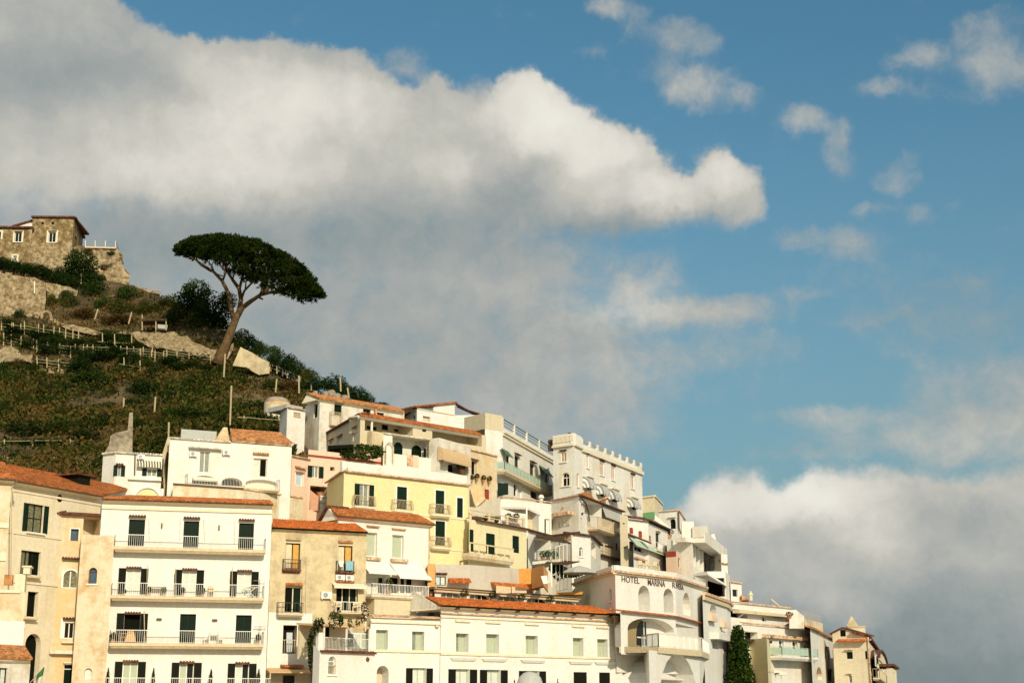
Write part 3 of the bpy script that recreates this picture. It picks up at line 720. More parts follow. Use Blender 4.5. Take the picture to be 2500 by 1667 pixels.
# the same grid as azimuth / elevation
fx, fy = (GX - CX) / FP, (CY - GY) / FP
dy_, dz_ = cp_ - fy * sp_, sp_ + fy * cp_
AZg, ELg = np.arctan2(fx, dy_), np.arctan2(dz_, np.hypot(fx, dy_))
az0, az1, el0, el1 = -.40, .40, -.06, .53
na, ne = 220, 170
ta, te = np.linspace(az0, az1, na), np.linspace(el0, el1, ne)
TA, TE = np.meshgrid(ta, te)                           # resample by inverse projection
ux, uy, uz = np.sin(TA) * np.cos(TE), np.cos(TA) * np.cos(TE), np.sin(TE)
fwd = uy * cp_ + uz * sp_; rx_, up_ = ux / fwd, (-uy * sp_ + uz * cp_) / fwd
PX, PY = CX + rx_ * FP, CY - up_ * FP
def resample(G):
    i = np.clip((PX - GX[0, 0]) / (GX[0, 1] - GX[0, 0]), 0, G.shape[1] - 1.001); j = np.clip((PY - GY[0, 0]) / (GY[1, 0] - GY[0, 0]), 0, G.shape[0] - 1.001)
    i0, j0 = i.astype(int), j.astype(int); a, b = i - i0, j - j0
    return (G[j0, i0] * (1 - a) + G[j0, i0 + 1] * a) * (1 - b) + (G[j0 + 1, i0] * (1 - a) + G[j0 + 1, i0 + 1] * a) * b
def factor(G, rank):
    U, S, V = np.linalg.svd(G, full_matrices=False)
    f = [V[k] * math.sqrt(S[k]) for k in range(rank)]; g_ = [U[:, k] * math.sqrt(S[k]) for k in range(rank)]
    return f, g_
def mth(t, op, a, b=None, c=None):
    n = N(t, 'ShaderNodeMath', operation=op)
    for k, v in enumerate((a, b, c)):
        if v is None: continue
        if isinstance(v, (int, float)): n.inputs[k].default_value = v
        else: t.links.new(v, n.inputs[k])
    return n.outputs[0]
tc = N(wt, 'ShaderNodeTexCoord'); sx = N(wt, 'ShaderNodeSeparateXYZ'); wt.links.new(tc.outputs['Generated'], sx.inputs[0])
X, Y_, Z_ = sx.outputs
AZ = mth(wt, 'ARCTAN2', X, Y_)
EL = mth(wt, 'ARCTAN2', Z_, mth(wt, 'SQRT', mth(wt, 'ADD', mth(wt, 'MULTIPLY', X, X), mth(wt, 'MULTIPLY', Y_, Y_))))
cv = N(wt, 'ShaderNodeCombineXYZ'); wt.links.new(AZ, cv.inputs[0]); wt.links.new(EL, cv.inputs[1])
PV = cv.outputs[0]
def wnoise(vec, scale, detail, rough, col=False):
    n = N(wt, 'ShaderNodeTexNoise'); n.inputs['Scale'].default_value = scale; n.inputs['Detail'].default_value = detail
    n.inputs['Roughness'].default_value = rough; wt.links.new(vec, n.inputs['Vector'])
    return n.outputs['Color' if col else 'Fac']
def vop(op, a, b, c=None):
    n = N(wt, 'ShaderNodeVectorMath', operation=op)
    for k, v in enumerate((a, b, c)):
        if v is None: continue
        if isinstance(v, tuple): n.inputs[k].default_value = v
        else: wt.links.new(v, n.inputs[k])
    return n.outputs['Value' if op == 'DOT_PRODUCT' else 'Vector']
W1 = vop('MULTIPLY_ADD', wnoise(PV, 26, 3.5, .62, col=True), (.021, .018, 0), (-.0105, -.009, 0))
W2 = vop('MULTIPLY_ADD', wnoise(PV, 95, 4, .62, col=True), (.011, .011, 0), (-.0055, -.0055, 0))
Q = vop('ADD', vop('ADD', PV, W1), W2)
Qn = vop('MULTIPLY_ADD', Q, (1 / (az1 - az0), 1 / (el1 - el0), 0), (-az0 / (az1 - az0), -el0 / (el1 - el0), 0))
sq = N(wt, 'ShaderNodeSeparateXYZ'); wt.links.new(Qn, sq.inputs[0])
def trio(axis, fs):
    """three 1D tables in one curves node, scaled into 0..1 and back"""
    n = N(wt, 'ShaderNodeRGBCurve'); cc_ = N(wt, 'ShaderNodeCombineXYZ')
    for k in range(3): wt.links.new(axis, cc_.inputs[k])
    wt.links.new(cc_.outputs[0], n.inputs['Color'])
    sc3, of3 = [], []
    n.mapping.use_clip = True
    for k in range(3):
        f = fs[k]; lo, hi = float(f.min()), float(f.max()); d = max(hi - lo, 1e-6); sc3.append(d); of3.append(lo)
        cu = n.mapping.curves[k]; v = (f - lo) / d; m_ = len(f)
        step = max(1, m_ // 110); idx = list(range(0, m_, step));
        if idx[-1] != m_ - 1: idx.append(m_ - 1)
        cu.points[0].location = (0, float(v[0])); cu.points[1].location = (1, float(v[-1]))
        for i in idx[1:-1]: cu.points.new(i / (m_ - 1), float(v[i]))
        for p in cu.points: p.handle_type = 'VECTOR'
    n.mapping.update()
    return vop('MULTIPLY_ADD', n.outputs[0], tuple(sc3), tuple(of3))
def field(G, sets):
    f, g_ = factor(resample(G), sets * 3); acc = None
    for s_ in range(sets):
        d = vop('DOT_PRODUCT', trio(sq.outputs[0], f[3 * s_:3 * s_ + 3]), trio(sq.outputs[1], g_[3 * s_:3 * s_ + 3]))
        acc = d if acc is None else mth(wt, 'ADD', acc, d)
    return acc
fb = wnoise(vop('ADD', PV, W1), 34, 8, .64)
FA = field(A_, 9); FL = field(L_, 5)
# within the mapped part of the sky the clouds of the photograph, elsewhere added unseen bright cloud that lifts and warms the shade
inx = mth(wt, 'MULTIPLY', mth(wt, 'LESS_THAN', mth(wt, 'ABSOLUTE', AZ), .395), mth(wt, 'LESS_THAN', EL, .52))
far = mth(wt, 'MULTIPLY_ADD', wnoise(tc.outputs['Generated'], 2.2, 6, .6), 3.2, -1.2)
FA2 = mth(wt, 'ADD', mth(wt, 'MULTIPLY', FA, inx), mth(wt, 'MULTIPLY', far, mth(wt, 'SUBTRACT', 1., inx)))
D0 = mth(wt, 'ADD', FA2, mth(wt, 'MULTIPLY_ADD', fb, .84, -.42))
AL = N(wt, 'ShaderNodeMapRange', interpolation_type='SMOOTHSTEP'); wt.links.new(D0, AL.inputs[0])
AL.inputs[1].default_value = .06; AL.inputs[2].default_value = .84; AL.inputs[3].default_value = 0; AL.inputs[4].default_value = .985
FL = mth(wt, 'ADD', mth(wt, 'MULTIPLY', FL, inx), mth(wt, 'MULTIPLY', .82, mth(wt, 'SUBTRACT', 1., inx)))
LT = mth(wt, 'ADD', FL, mth(wt, 'MULTIPLY_ADD', fb, .36, -.18))
skyc = mixc(wt, 1.0, sky.outputs[0], SKY_TINT, 'MULTIPLY')
HZF = N(wt, 'ShaderNodeMapRange', interpolation_type='SMOOTHSTEP'); wt.links.new(EL, HZF.inputs[0])
HZF.inputs[1].default_value = .0; HZF.inputs[2].default_value = .46; HZF.inputs[3].default_value = .72; HZF.inputs[4].default_value = 0
skyh = mixc(wt, HZF.outputs[0], skyc, AIR_LOW)
rn = N(wt, 'ShaderNodeValToRGB'); e_ = rn.color_ramp.elements
while len(e_) < len(CLOUD_RAMP): e_.new(.5)
for q_, (p_, c_) in zip(e_, CLOUD_RAMP): q_.position = p_; q_.color = tuple(x / 8 for x in c_) + (1,)
wt.links.new(LT, rn.inputs[0])
cgain = mixc(wt, 1.0, rn.outputs[0], (8., 8., 8.), 'MULTIPLY')
for n in wt.nodes:
    if n.bl_idname == 'ShaderNodeMix': n.clamp_result = False
wt.links.new(mixc(wt, AL.outputs[0], skyh, cgain), bg.inputs[0])

vs = sc.view_settings; vs.view_transform = 'Standard'; vs.look = 'None'; vs.exposure = .12; vs.gamma = 1

# ------------------------------------------------------------------ hillside, quay and sea
XS = [-900, -250, 0, 110, 200, 290, 330, 400, 450, 560, 640, 740, 830, 920, 1020, 1120, 1240, 1350, 1400, 1480, 1560, 1650, 1700, 1760, 1800, 1900, 2050, 2180, 2260, 2330]
ROWS = {   # (photograph px, py, distance) along each terrace line of the hill
 'S': [(-900, 420, 250), (-250, 560, 240), (0, 640, 236), (110, 660, 233), (290, 690, 226), (330, 700, 223), (400, 728, 217), (450, 745, 212), (560, 815, 204), (640, 880, 199), (740, 945, 192), (830, 985, 187), (920, 1010, 182), (1020, 1060, 190), (1240, 1200, 196), (1400, 1290, 200), (1560, 1390, 206), (1700, 1490, 212), (1800, 1580, 218), (1900, 1590, 218), (2050, 1640, 226), (2180, 1700, 232), (2260, 1745, 236), (2330, 1790, 240)],
 'A': [(-900, 640, 216), (-250, 730, 212), (0, 790, 209), (130, 800, 208), (250, 815, 206), (330, 830, 204), (450, 850, 201), (540, 885, 198), (640, 940, 193), (740, 985, 185), (830, 1060, 178), (920, 1150, 176), (1240, 1300, 180), (1400, 1370, 182), (1560, 1470, 190), (1700, 1590, 196), (1800, 1660, 202), (2050, 1670, 214), (2180, 1725, 222), (2330, 1800, 232)],
 'B': [(-900, 780, 204), (-250, 860, 201), (0, 905, 198), (250, 915, 196), (420, 918, 194), (560, 935, 191), (640, 975, 186), (740, 1040, 176), (830, 1110, 170), (920, 1200, 166), (1240, 1360, 172), (1400, 1430, 174), (1560, 1540, 182), (1700, 1650, 190), (1800, 1700, 196), (2050, 1720, 205), (2330, 1810, 224)],
 'C': [(-900, 1000, 176), (-250, 1060, 172), (0, 1090, 169), (250, 1085, 168), (420, 1060, 168), (560, 1045, 169), (640, 1080, 163), (740, 1130, 155), (920, 1290, 153), (1240, 1440, 160), (1400, 1520, 164), (1560, 1630, 172), (1700, 1710, 182), (1800, 1720, 180), (2050, 1760, 196), (2330, 1820, 216)],
 'D': [(-900, 1240, 150), (-250, 1260, 148), (0, 1280, 147), (250, 1290, 146), (640, 1300, 146), (920, 1420, 143), (1240, 1570, 146), (1400, 1640, 150), (1560, 1730, 160), (1700, 1760, 160), (1800, 1780, 168), (2050, 1800, 186), (2330, 1830, 206)],
 'E': [(-900, 1870, 132), (0, 1870, 128), (640, 1870, 128), (1240, 1870, 128), (1560, 1870, 132), (1800, 1870, 148), (2050, 1870, 172), (2330, 1870, 192)]}
def rowat(k, px):
    r = ROWS[k]; xs = [q[0] for q in r]
    return float(np.interp(px, xs, [q[1] for q in r])), float(np.interp(px, xs, [q[2] for q in r]))
def hillY(px, py):
    ks = 'SABCDE'; pv = [rowat(k, px) for k in ks]
    ys = [q[0] for q in pv]; return float(np.interp(py, ys, [q[1] for q in pv]))
mb = MB(); cols = np.linspace(-900, 2330, 240); SUB = 9
grid = []
from mathutils import noise as mnoise
for px in cols:
    line = []
    # behind the crest the hill climbs on to the left and falls away to the right
    s = rowat('S', px); ps = P(px, s[0], s[1])
    for back, dz in ((160, -30 if px > 700 else 12), (60, -8), (20, -2.5)):
        line.append(ps + Vector((ps.x / ps.y * back, back, dz if ps.z + dz > -2 else -2 - ps.z)))
    prev = None
    for k in 'SABCDE':
        y, Yd = rowat(k, px); p = P(px, y, Yd)
        if prev is not None:
            for j in range(1, SUB + 1):
                q = prev.lerp(p, j / SUB)
                amp = .55 if k in 'ABC' else .3
                q = q + Vector((0, 0, amp * mnoise.fractal(q * .35, .9, 2.1, 4)))
                line.append(q)
        else: line.append(p)
        prev = p
    grid.append(line)
R_ = len(grid[0]); mb.v = [tuple(p) for l in grid for p in l]
for i in range(len(grid) - 1):
    for j in range(R_ - 1): mb.f.append((i * R_ + j, (i + 1) * R_ + j, (i + 1) * R_ + j + 1, i * R_ + j + 1))
hill = mb.build('hillside', 'hill_soil', smooth=True, origin=(0, 180, 0)); tag(hill, kind='structure')
mb = MB(); mb.hexa([(-140, 25, -3), (80, 25, -3), (80, 134, -3), (-140, 134, -3)], [(-140, 25, 0), (80, 25, 0), (80, 134, 0), (-140, 134, 0)])
tag(mb.build('quay', 'quay_stone', origin=(0, 90, 0)), kind='structure')
mb = MB(); mb.face((-9000, -9000, -1.2), (9000, -9000, -1.2), (9000, 9000, -1.2), (-9000, 9000, -1.2))
tag(mb.build('sea', 'sea_water', origin=(0, 0, -1.2)), kind='structure')
# ------------------------------------------------------------------ front row of houses along the shore, left to right
A = lambda z, *p: [z(*q) for q in p]
# cream house with the long red roof
h = Bld('house', 'cream house under a long red tiled roof, big dark arch at its foot', 'house',
        [R5(-330, 655), R5(150, 735), R5(1290, 935)], 121, ref=2, mat='cream', back=10, base=-.3)
win(h, 1, R5.r(350, 995, 550, 1358), d=.22, pane='pane_dusty', frame='green', mull=1, bars=(.5,), shut='open', shw=.5, shm='green', trim=.18, trm='trim_cream', sill=.25)
win(h, 1, R6.r(236, 22, 470, 298), d=.25, pane='pane_dusty', frame='green', mull=2, trim=.2, trm='trim_cream', pane2='dark')
balcony(h, 1, R6(318, 302), R6(490, 330), .5, .22, rail=0)
win(h, 1, R6.r(315, 497, 440, 790), d=.4, pane='dark', frame='shutter_dark', mull=0, trim=.2, trm='trim_cream')
balcony(h, 1, R6(300, 792), R6(450, 815), .45, .2, rail=0)
cavity(h, 1, R6.r(262, 985, 448, 2100), .5, arch=True, mat='dark', name='archway_shade')  # near-black panel close behind the arch stands for the passage shade
for y0, y1 in ((840, 862), (905, 930), (1420, 1450)):
    zc = zat(h, 1, *R5(760, (y0 + y1) / 2)); band(h, 1, zc - .09, zc + .09, d=.07, mat='trim_cream')
zc = zat(h, 1, *R6(420, 385)); band(h, 1, zc - .2, zc + .2, d=.08, mat='trim_cream')
F = h.F[1]; u, z = F.hit(*R5(760, 920)); mb = MB()
mb.hexa([F.W(u + .3 * math.cos(q), .02, z + .3 * math.sin(q)) for q in [math.pi * k / 6 for k in range(12)]], [F.W(u + .24 * math.cos(q), .06, z + .24 * math.sin(q)) for q in [math.pi * k / 6 for k in range(12)]])
mb.build('round_vent', 'dark', h.root)
roof(h, 1, R5(-20, 640), R5(1312, 893), R5(95, 478), R5(1685, 800), oh=.6, run=5.5, mat='roof_red', soffit='trim_cream', gutter='brown')
roof(h, 0, R5(-330, 560), R5(160, 655), R5(-330, 380), R5(60, 480), oh=.5, run=4, mat='roof_red')
F = h.F[1]; mb = MB(); ua, ub = F.hit(*R5(925, 700), -3)[0], F.hit(*R5(1075, 760), -3)[0]; zt, zl = F.hit(*R5(1000, 640), -3)[1], F.hit(*R5(1000, 765), -3)[1]
mb.fbox(F, ua, ub, -4.4, -2.4, zl, zt); db = mb.build('dormer', 'shutter_dark', h.root)
mb = MB(); mb.fbox(F, ua - .4, ub + .5, -4.6, -2.1, zt + .003, zt + .14); mb.build('dormer_roof', 'roof_dark', db)
pipe(h, 1, [R5(165, 770), R5(160, 1567), R6(130, 300), R6(105, 800)], mat='trim_cream')
h.finish()
# pale strip house at the frame edge, with the lower houses below it
h = Bld('house', 'pale stained house cut off by the left edge of the photo, drainpipe at its corner', 'house',
        [R5(-420, 700), R5(152, 742)], 110, ref=1, mat='stained', back=6, base=-.3)
band(h, 0, zat(h, 0, *R5(60, 1265)) - .2, zat(h, 0, *R5(60, 1265)) + .2, d=.1, mat='trim_cream')
band(h, 0, zat(h, 0, *R6(60, 90)) - .3, zat(h, 0, *R6(60, 90)) + .3, d=.12, mat='trim_cream')
roof(h, 0, R5(-420, 628), R5(215, 672), R5(-420, 560), R5(120, 600), oh=.55, run=2.5, mat='roof_red', gutter='brown')
pipe(h, 0, [R5(215, 690), R5(150, 780), R5(146, 1567), R6(125, 320)], mat='rail_tan')
h.finish()
h = Bld('house', 'low cream house with a chimney stub at the lower left edge of the photo', 'house',
        [R6(-380, 490), R6(300, 500)], 106, ref=1, mat='stained', back=4, base=-.3)
F = h.F[0]; mb = MB(); u0, z0 = F.hit(*R6(165, 500)); u1, z1 = F.hit(*R6(300, 290)); mb.fbox(F, u0, u1, -1.2, .002, z0, z1); ch = mb.build('chimney', 'cream', h.root)
mb = MB(); u0, z0 = F.hit(*R6(255, 290)); u1, z1 = F.hit(*R6(355, 215)); mb.fbox(F, u0 + .1, u1, -1.0, .12, z0, z1); mb.fbox(F, u0, u1 + .1, -1.1, .2, z1, z1 + .12); mb.build('chimney_cap', 'cream', ch)
mb = MB(); u0, z0 = F.hit(*R6(45, 415)); u1, z1 = F.hit(*R6(150, 300)); mb.fbox(F, u0, u1, -.5, .03, z0, z1); mb.build('tile_panel', 'roof_orange', h.root)
mb = MB(); u0, z0 = F.hit(*R6(-380, 505)); u1, z1 = F.hit(*R6(240, 495)); mb.fbox(F, u0, u1, .003, .12, z0, z1 + .1); mb.build('cornice', 'trim_cream', h.root)
mb = MB(); u0, z0 = F.hit(*R6(-380, 1125)); u1, z1 = F.hit(*R6(292, 845)); mb.fbox(F, u0, u1, .003, .05, z0 - .3, z1); mb.build('whitewash', 'white_clean', h.root)
h.finish()
h = Bld('house', 'small white house with a patch of orange tiles in the bottom left corner', 'house',
        [R6(-380, 1235), R6(362, 1262)], 103, ref=1, mat='white_worn', back=4, base=-.3)
roof(h, 0, R6(-380, 1265), R6(385, 1262), R6(-380, 1110), R6(290, 1125), oh=.35, run=2.2, mat='roof_orange')
win(h, 0, R6.r(-60, 1388, 82, 1640), d=.2, pane='curtain', frame='shutter_dark', mull=1, hood='ledge', hg=.5, hp=.25, hm='trim_cream')
h.finish()
# narrow ochre house with the arched white window
h = Bld('house', 'narrow ochre stained house with an arched white window, set back beside the tall white block', 'house',
        [R5(650, 1205), R5(742, 1128), R5(1285, 1160)], 117, ref=1, mat='ochre', back=6, base=-.3)
win(h, 1, R5.r(900, 1310, 1003, 1462), d=.28, pane='glass_blue', frame='brown', mull=0, trim=.08)
win(h, 1, R6.r(738, 245, 915, 455), d=.2, pane='pane_dusty', frame='trim', mull=1, arch=True, trim=.12, trm='trim')
mb = MB(); F = h.F[1]; u0, z0 = F.hit(*R6(722, 105)); u1, _ = F.hit(*R6(960, 110)); tile_strip(mb, F, u0, u1, z0 + .05, .003, .32); mb.build('hood', 'roof_dark', h.root)
win(h, 1, R6.r(752, 860, 868, 1045), d=.18, pane='glass', frame='trim', mull=1, trim=.3, hood='tile', hg=.36, he=.2)
mb = MB(); F = h.F[1]; u0, z0 = F.hit(*R6(715, 1080)); u1, _ = F.hit(*R6(920, 1080)); mb.fbox(F, u0, u1, .003, .3, z0 - .12, z0); mb.build('ledge', 'trim_cream', h.root)
win(h, 1, R6.r(742, 1345, 862, 1680), d=.3, pane='glass_green', frame='trim', mull=0, bars=(.83,), hood='ledge', hg=.12, hp=.2, hm='trim_cream', name='door')
u0, z0 = F.hit(*R6(570, 1185)); u1, _ = F.hit(*R6(920, 1150)); z1 = F.hit(*R6(740, 1150))[1]
mb = MB(); mb.fbox(F, u0, u1, .003, .5, z0 - .25, z0); mb.build('porch_ledge', 'white_worn', h.root)
cavity(h, 1, R5.r(1062, 1168, 1283, 1386), 2.2, mat='interior_shade', name='loggia')
mb = MB(); 
for s_ in (0, 1):
    f = h.F[s_]; o_ = .4
    mb.hexa([f.W(-.1, -.6, h.z), f.W(f.L + (.2 if s_ == 0 else 0), -.6, h.z), f.W(f.L + (.25 if s_ == 0 else 0), o_, h.z), f.W(-.2 if s_ == 0 else -.15, o_, h.z)],
            [f.W(-.1, -.6, h.z + .35), f.W(f.L + .2 * (s_ == 0), -.6, h.z + .35), f.W(f.L + .25 * (s_ == 0), o_, h.z + .14), f.W(-.2, o_, h.z + .14)])
mb.build('roof', 'roof_dark', h.root)
h.finish()
# slim stained house flush with the white block
h = Bld('house', 'slim stained house with two tiny arched openings, flush left of the tall white block', 'house',
        [R6(955, -165), R6(1342, -163)], 116.3, ref=0, mat='stained', back=6, base=-.3)
win(h, 0, R6.r(1037, 215, 1135, 402), d=.3, pane='glass_blue', frame='brown', mull=0, arch=True, sill=.1)
cavity(h, 0, R6.r(985, 1390, 1078, 1522), .25, arch=True, mat='white', name='niche')
h.finish()
# tall white block with three long balconies
w = Bld('apartment_block', 'white four storey block with three long balconies and green balcony doors, lower left', 'building',
        [G1(105, 1040), G1(2272, 1112)], 118, mat='white_clean', back=10, base=-.3)
roof(w, 0, G1(95, 1012), G1(2285, 1103), G1(470, 985), G1(2240, 1055), oh=.45, run=3.2, mat='roof_red', soffit='trim_cream', gutter='roof_dark')
zc = w.z - .62; band(w, 0, zc - .12, zc + .12, d=.12, mat='trim_cream')
for r_ in ((385, 248, 590, 590), (1085, 270, 1282, 612), (1790, 296, 1982, 636)):
    win(w, 0, G2.r(*r_), d=.22, pane='glass_green', frame='green', mull=1, hood='tile', hg=.3, hp=.25, he=.05, name='balcony_door')
for k, r_ in enumerate(((350, 868, 537, 1208), (1066, 888, 1250, 1226), (1770, 908, 1950, 1240))):
    win(w, 0, G2.r(*r_), d=.18, pane='curtain', frame='trim', mull=1, shut='open', shw=.58, hood='tile', hg=.06, hp=.22, he=.04, name='balcony_door')
win(w, 0, G3.r(325, 397, 530, 775), d=.5, pane='dark', frame='shutter_dark', mull=0, shut='open', shw=.58, hood='tile', hg=.05, hp=.2, he=.02, name='balcony_door')
win(w, 0, G3.r(1037, 408, 1240, 780), d=.2, pane='glass_green', frame='green', mull=1, trim=.05, name='balcony_door')
win(w, 0, G3.r(1752, 422, 1952, 784), d=.2, pane='glass_green', frame='green', mull=1, trim=.05, name='balcony_door')
win(w, 0, G3.r(305, 1012, 500, 1370), d=.18, pane='blind_green', frame='trim', mull=1, shut='open', shw=.6, hood='tile', hg=.05, hp=.22, he=.03, name='balcony_door')
win(w, 0, G3.r(1030, 1024, 1215, 1382), d=.2, pane='blind_green', pane2='glass', frame='trim', mull=1, shut='open', shw=.6, hood='tile', hg=.05, hp=.22, he=.03, name='balcony_door')
win(w, 0, G3.r(1742, 1036, 1920, 1394), d=.2, pane='curtain', pane2='glass', frame='trim', mull=1, shut='open', shw=.58, hood='tile', hg=.05, hp=.22, he=.03, name='balcony_door')
b1 = balcony(w, 0, G2(200, 586), G2(2140, 640), .95, .42, rail=.95, rm='rail_white', w=.02, gap=.16)
b2 = balcony(w, 0, G2(160, 1205), G2(2120, 1252), 1.0, .42, rail=.98, rm='rail_white', w=.02, gap=.16)
b3 = balcony(w, 0, G3(140, 766), G3(2112, 798), 1.0, .42, rail=.98, rm='rail_white', w=.02, gap=.16)
F = w.F[0]
for (x, y) in ((810, 330), (1540, 355)):
    mb = MB(); u, z = F.hit(*G2(x, y)); mb.fbox(F, u - .05, u + .05, .003, .15, z - .2, z + .2); mb.build('wall_lamp', 'brown', w.root)
for (x, y) in ((775, 475), (1485, 488)):
    mb = MB(); u, z = F.hit(*G3(x, y)); mb.fbox(F, u - .2, u + .2, .003, .15, z - .08, z + .08); mb.build('wall_lamp', 'brown', w.root)
for a_, b_ in (((645, 235), (650, 520)), ((1045, 250), (1040, 520)), ((1345, 250), (1355, 530)), ((1745, 270), (1735, 560))):
    pipe(w, 0, [G2(*a_), G2(*b_)], r=.02, mat='rail_tan', d=.03, name='cable')
for a_, b_ in (((625, 830), (620, 1200)), ((990, 870), (985, 1220)), ((1710, 850), (1706, 1230))):
    pipe(w, 0, [G2(*a_), G2(*b_)], r=.03, mat='rail_tan', d=.75, name='awning_pole')
pipe(w, 0, [G3(585, 370), G3(590, 770)], r=.035, mat='rail_tan', d=.8, name='awning_pole')
w.finish()
def onbal(bal, zf, x, dd=.5):                           # a spot on a balcony floor under a photograph pixel
    s_, F_, ua, ub, z, dp = bal; u = F_.hit(*zf(x, 0), dd)[0]
    u = min(max(u, ua + .3), ub - .3); return F_.W(u, dd, z + .002)
rzW = math.atan2(F.uh.y, F.uh.x)
table(onbal(b3, G3, 400), .9, 'brown table beside the draped cloth at the left end of the bottom balcony', 'wood', rz=rzW)
chair(onbal(b3, G3, 350, .45), rzW + 1.6, 'brown wooden chair at the left end of the bottom balcony of the white block', 'wood')
ps = onbal(b3, G3, 455, .75); mb = MB()
mb.hexa([ps + F.uh * a_ + Vector((0, 0, .1)) for a_ in (-.42, .42)] + [ps + F.uh * a_ + F.n * .1 + Vector((0, 0, .1)) for a_ in (.42, -.42)],
        [ps + F.uh * a_ + Vector((0, 0, 1.0)) for a_ in (-.25, .2)] + [ps + F.uh * a_ + F.n * .05 + Vector((0, 0, 1.0)) for a_ in (.2, -.25)])
tag(mb.build('draped_cloth', 'cloth_tan'), 'tan cloth hung over a chair on the left end of the bottom balcony', 'cloth')
table(onbal(b3, G3, 1505), .8, 'white plastic table between two chairs on the bottom balcony of the white block', rz=rzW)
chair(onbal(b3, G3, 1420), rzW - 1.57, 'white chair left of the plastic table on the bottom balcony of the white block')
chair(onbal(b3, G3, 1590), rzW + 1.57, 'white chair right of the plastic table on the bottom balcony of the white block')
for x, lb in ((1140, 'spiky potted plant before the middle balcony door, second balcony'), (1390, 'potted plant right of the middle balcony door, second balcony'), (710, 'potted plant left of centre on the second balcony'), (900, 'potted plant beside the middle shutters, second balcony'), (400, 'small potted plant before the left balcony door, second balcony')):
    potted(onbal(b2, G2, x, .7), .75 if x != 400 else .5, lb, 'leaf_olive', group='potted plants on the balconies', r=.22)
table(onbal(b2, G2, 800), 1.3, 'pale table between potted plants on the second balcony of the white block', 'slab', rz=rzW)
chair(onbal(b2, G2, 1495), rzW, 'chair standing alone on the second balcony between the middle and right doors', 'slab')
mb = MB(); q = onbal(b2, G2, 1980, .6)
for a_, b_ in (((-.5, 0, 0), (.5, 0, .85)), ((.5, 0, 0), (-.5, 0, .85)), ((-.55, 0, .85), (.6, 0, .85)), ((-.55, .3, .85), (.6, .3, .85))): mb.bar(q + Vector(a_), q + Vector(b_), .05)
dr = thing('drying_rack', q, 'folding drying rack at the right end of the second balcony', 'drying rack'); mb.build('frame', 'rail_white', dr)
mb = MB(); mb.bar(q + Vector((-.3, .15, .82)), q + Vector((.35, .15, .78)), .3, .04); mb.build('laundry', 'cloth_tan', dr)
for bl, zf, x, lb in ((b2, G2, 2100, 'bracket antenna at the right end of the second balcony of the white block'), (b3, G3, 2100, 'bracket antenna at the right end of the bottom balcony of the white block')):
    antenna(onbal(bl, zf, x, .5), 1.5, lb)
potted(onbal(b3, G3, 2070, .7), .8, 'potted plant at the right end of the bottom balcony of the white block', 'leaf_olive', group='potted plants on the balconies')
potted(onbal(b3, G3, 180, .7), .8, 'potted plant at the far left end of the bottom balcony of the white block', 'leaf_olive', group='potted plants on the balconies')
b4 = balcony(w, 0, G3(60, 1378), G3(2200, 1400), 1.1, .42, rail=.98, w=.02, gap=.16)
for x, lb in ((140, 'slim cypress in a pot left of the lowest left door'), (770, 'slim cypress in a pot between the lowest left and middle doors'), (1495, 'slim cypress in a pot between the lowest middle and right doors'), (2095, 'slim cypress in a pot right of the lowest right door')):
    potted(onbal(b4, G3, x, .7), 1.75, lb, 'leaf_olive', cone=True, group='slim potted cypresses along the lowest balcony', r=.17)
# tan weathered house with a red roof
h = Bld('house', 'weathered tan house with peeling plaster and a red roof, right of the white block', 'house',
        [G5(122, 468), G5(1338, 528)], 122.6, mat='tan', back=8, base=-.3)
roof(h, 0, G5(128, 440), G5(1345, 515), G5(140, 335), G5(1180, 415), oh=.3, run=3.6, mat='roof_bright', gutter='dark')
for x0, y0, x1, y1, hm_ in ((297, 655, 482, 985, 'tan'), (967, 688, 1150, 1012, 'roof_orange')):
    win(h, 0, G5.r(x0, y0, x1, y1), d=.2, pane='curtain_cream', pane2='curtain_orange', frame='shutter_dark', mull=1, trim=.08, trm='tan_side', hood='tile', hg=.4, hp=.2, he=.02, hm=hm_)
bl_a = balcony(h, 0, G5(265, 985), G5(500, 990), .35, .28, rail=.8, rm='iron', sm='roof_dark', gap=.14, w=.025)
bl_b = balcony(h, 0, G5(948, 1010), G5(1182, 1018), .35, .28, rail=.85, rm='iron', sm='roof_dark', gap=.14, w=.025)
F = h.F[0]; u0, z0 = F.hit(*G5(1070, 1000), .42); u1, z1 = F.hit(*G5(1165, 885), .42); mb = MB()
n_ = 8; mb.hexa([F.W(u0 + (u1 - u0) * k / n_, .38 + .02 * (k % 2), z0) for k in range(n_ + 1)] + [F.W(u1, .34, z0), F.W(u0, .34, z0)], [F.W(u0 + (u1 - u0) * k / n_, .38, z1) for k in range(n_ + 1)] + [F.W(u1, .34, z1), F.W(u0, .34, z1)])
tag(mb.build('towel', 'cloth_blue'), 'pale blue towel hung over the iron railing of the tan house', 'towel')
u0, z0 = F.hit(*G5(975, 950), .4); u1, z1 = F.hit(*G5(1045, 880), .4); mb = MB(); mb.hexa([F.W(u0 + .1, .4, z0), F.W((u0 + u1) / 2, .4, z0 - .05), F.W(u1 - .1, .4, z0), F.W(u1, .4, z1), F.W(u0, .4, z1)], [F.W(u0 + .1, .37, z0), F.W((u0 + u1) / 2, .37, z0 - .05), F.W(u1 - .1, .37, z0), F.W(u1, .37, z1), F.W(u0, .37, z1)])
tag(mb.build('shirt', 'cloth_white'), 'white shirt hung on the railing next to the blue towel', 'laundry')
win(h, 0, G5.r(290, 1212, 510, 1540), d=.35, pane='dark', pane2='glass_green', frame='trim_cream', mull=1, hood='tile', hg=.28, hp=.25, he=.0, hm='roof_red', name='balcony_door')
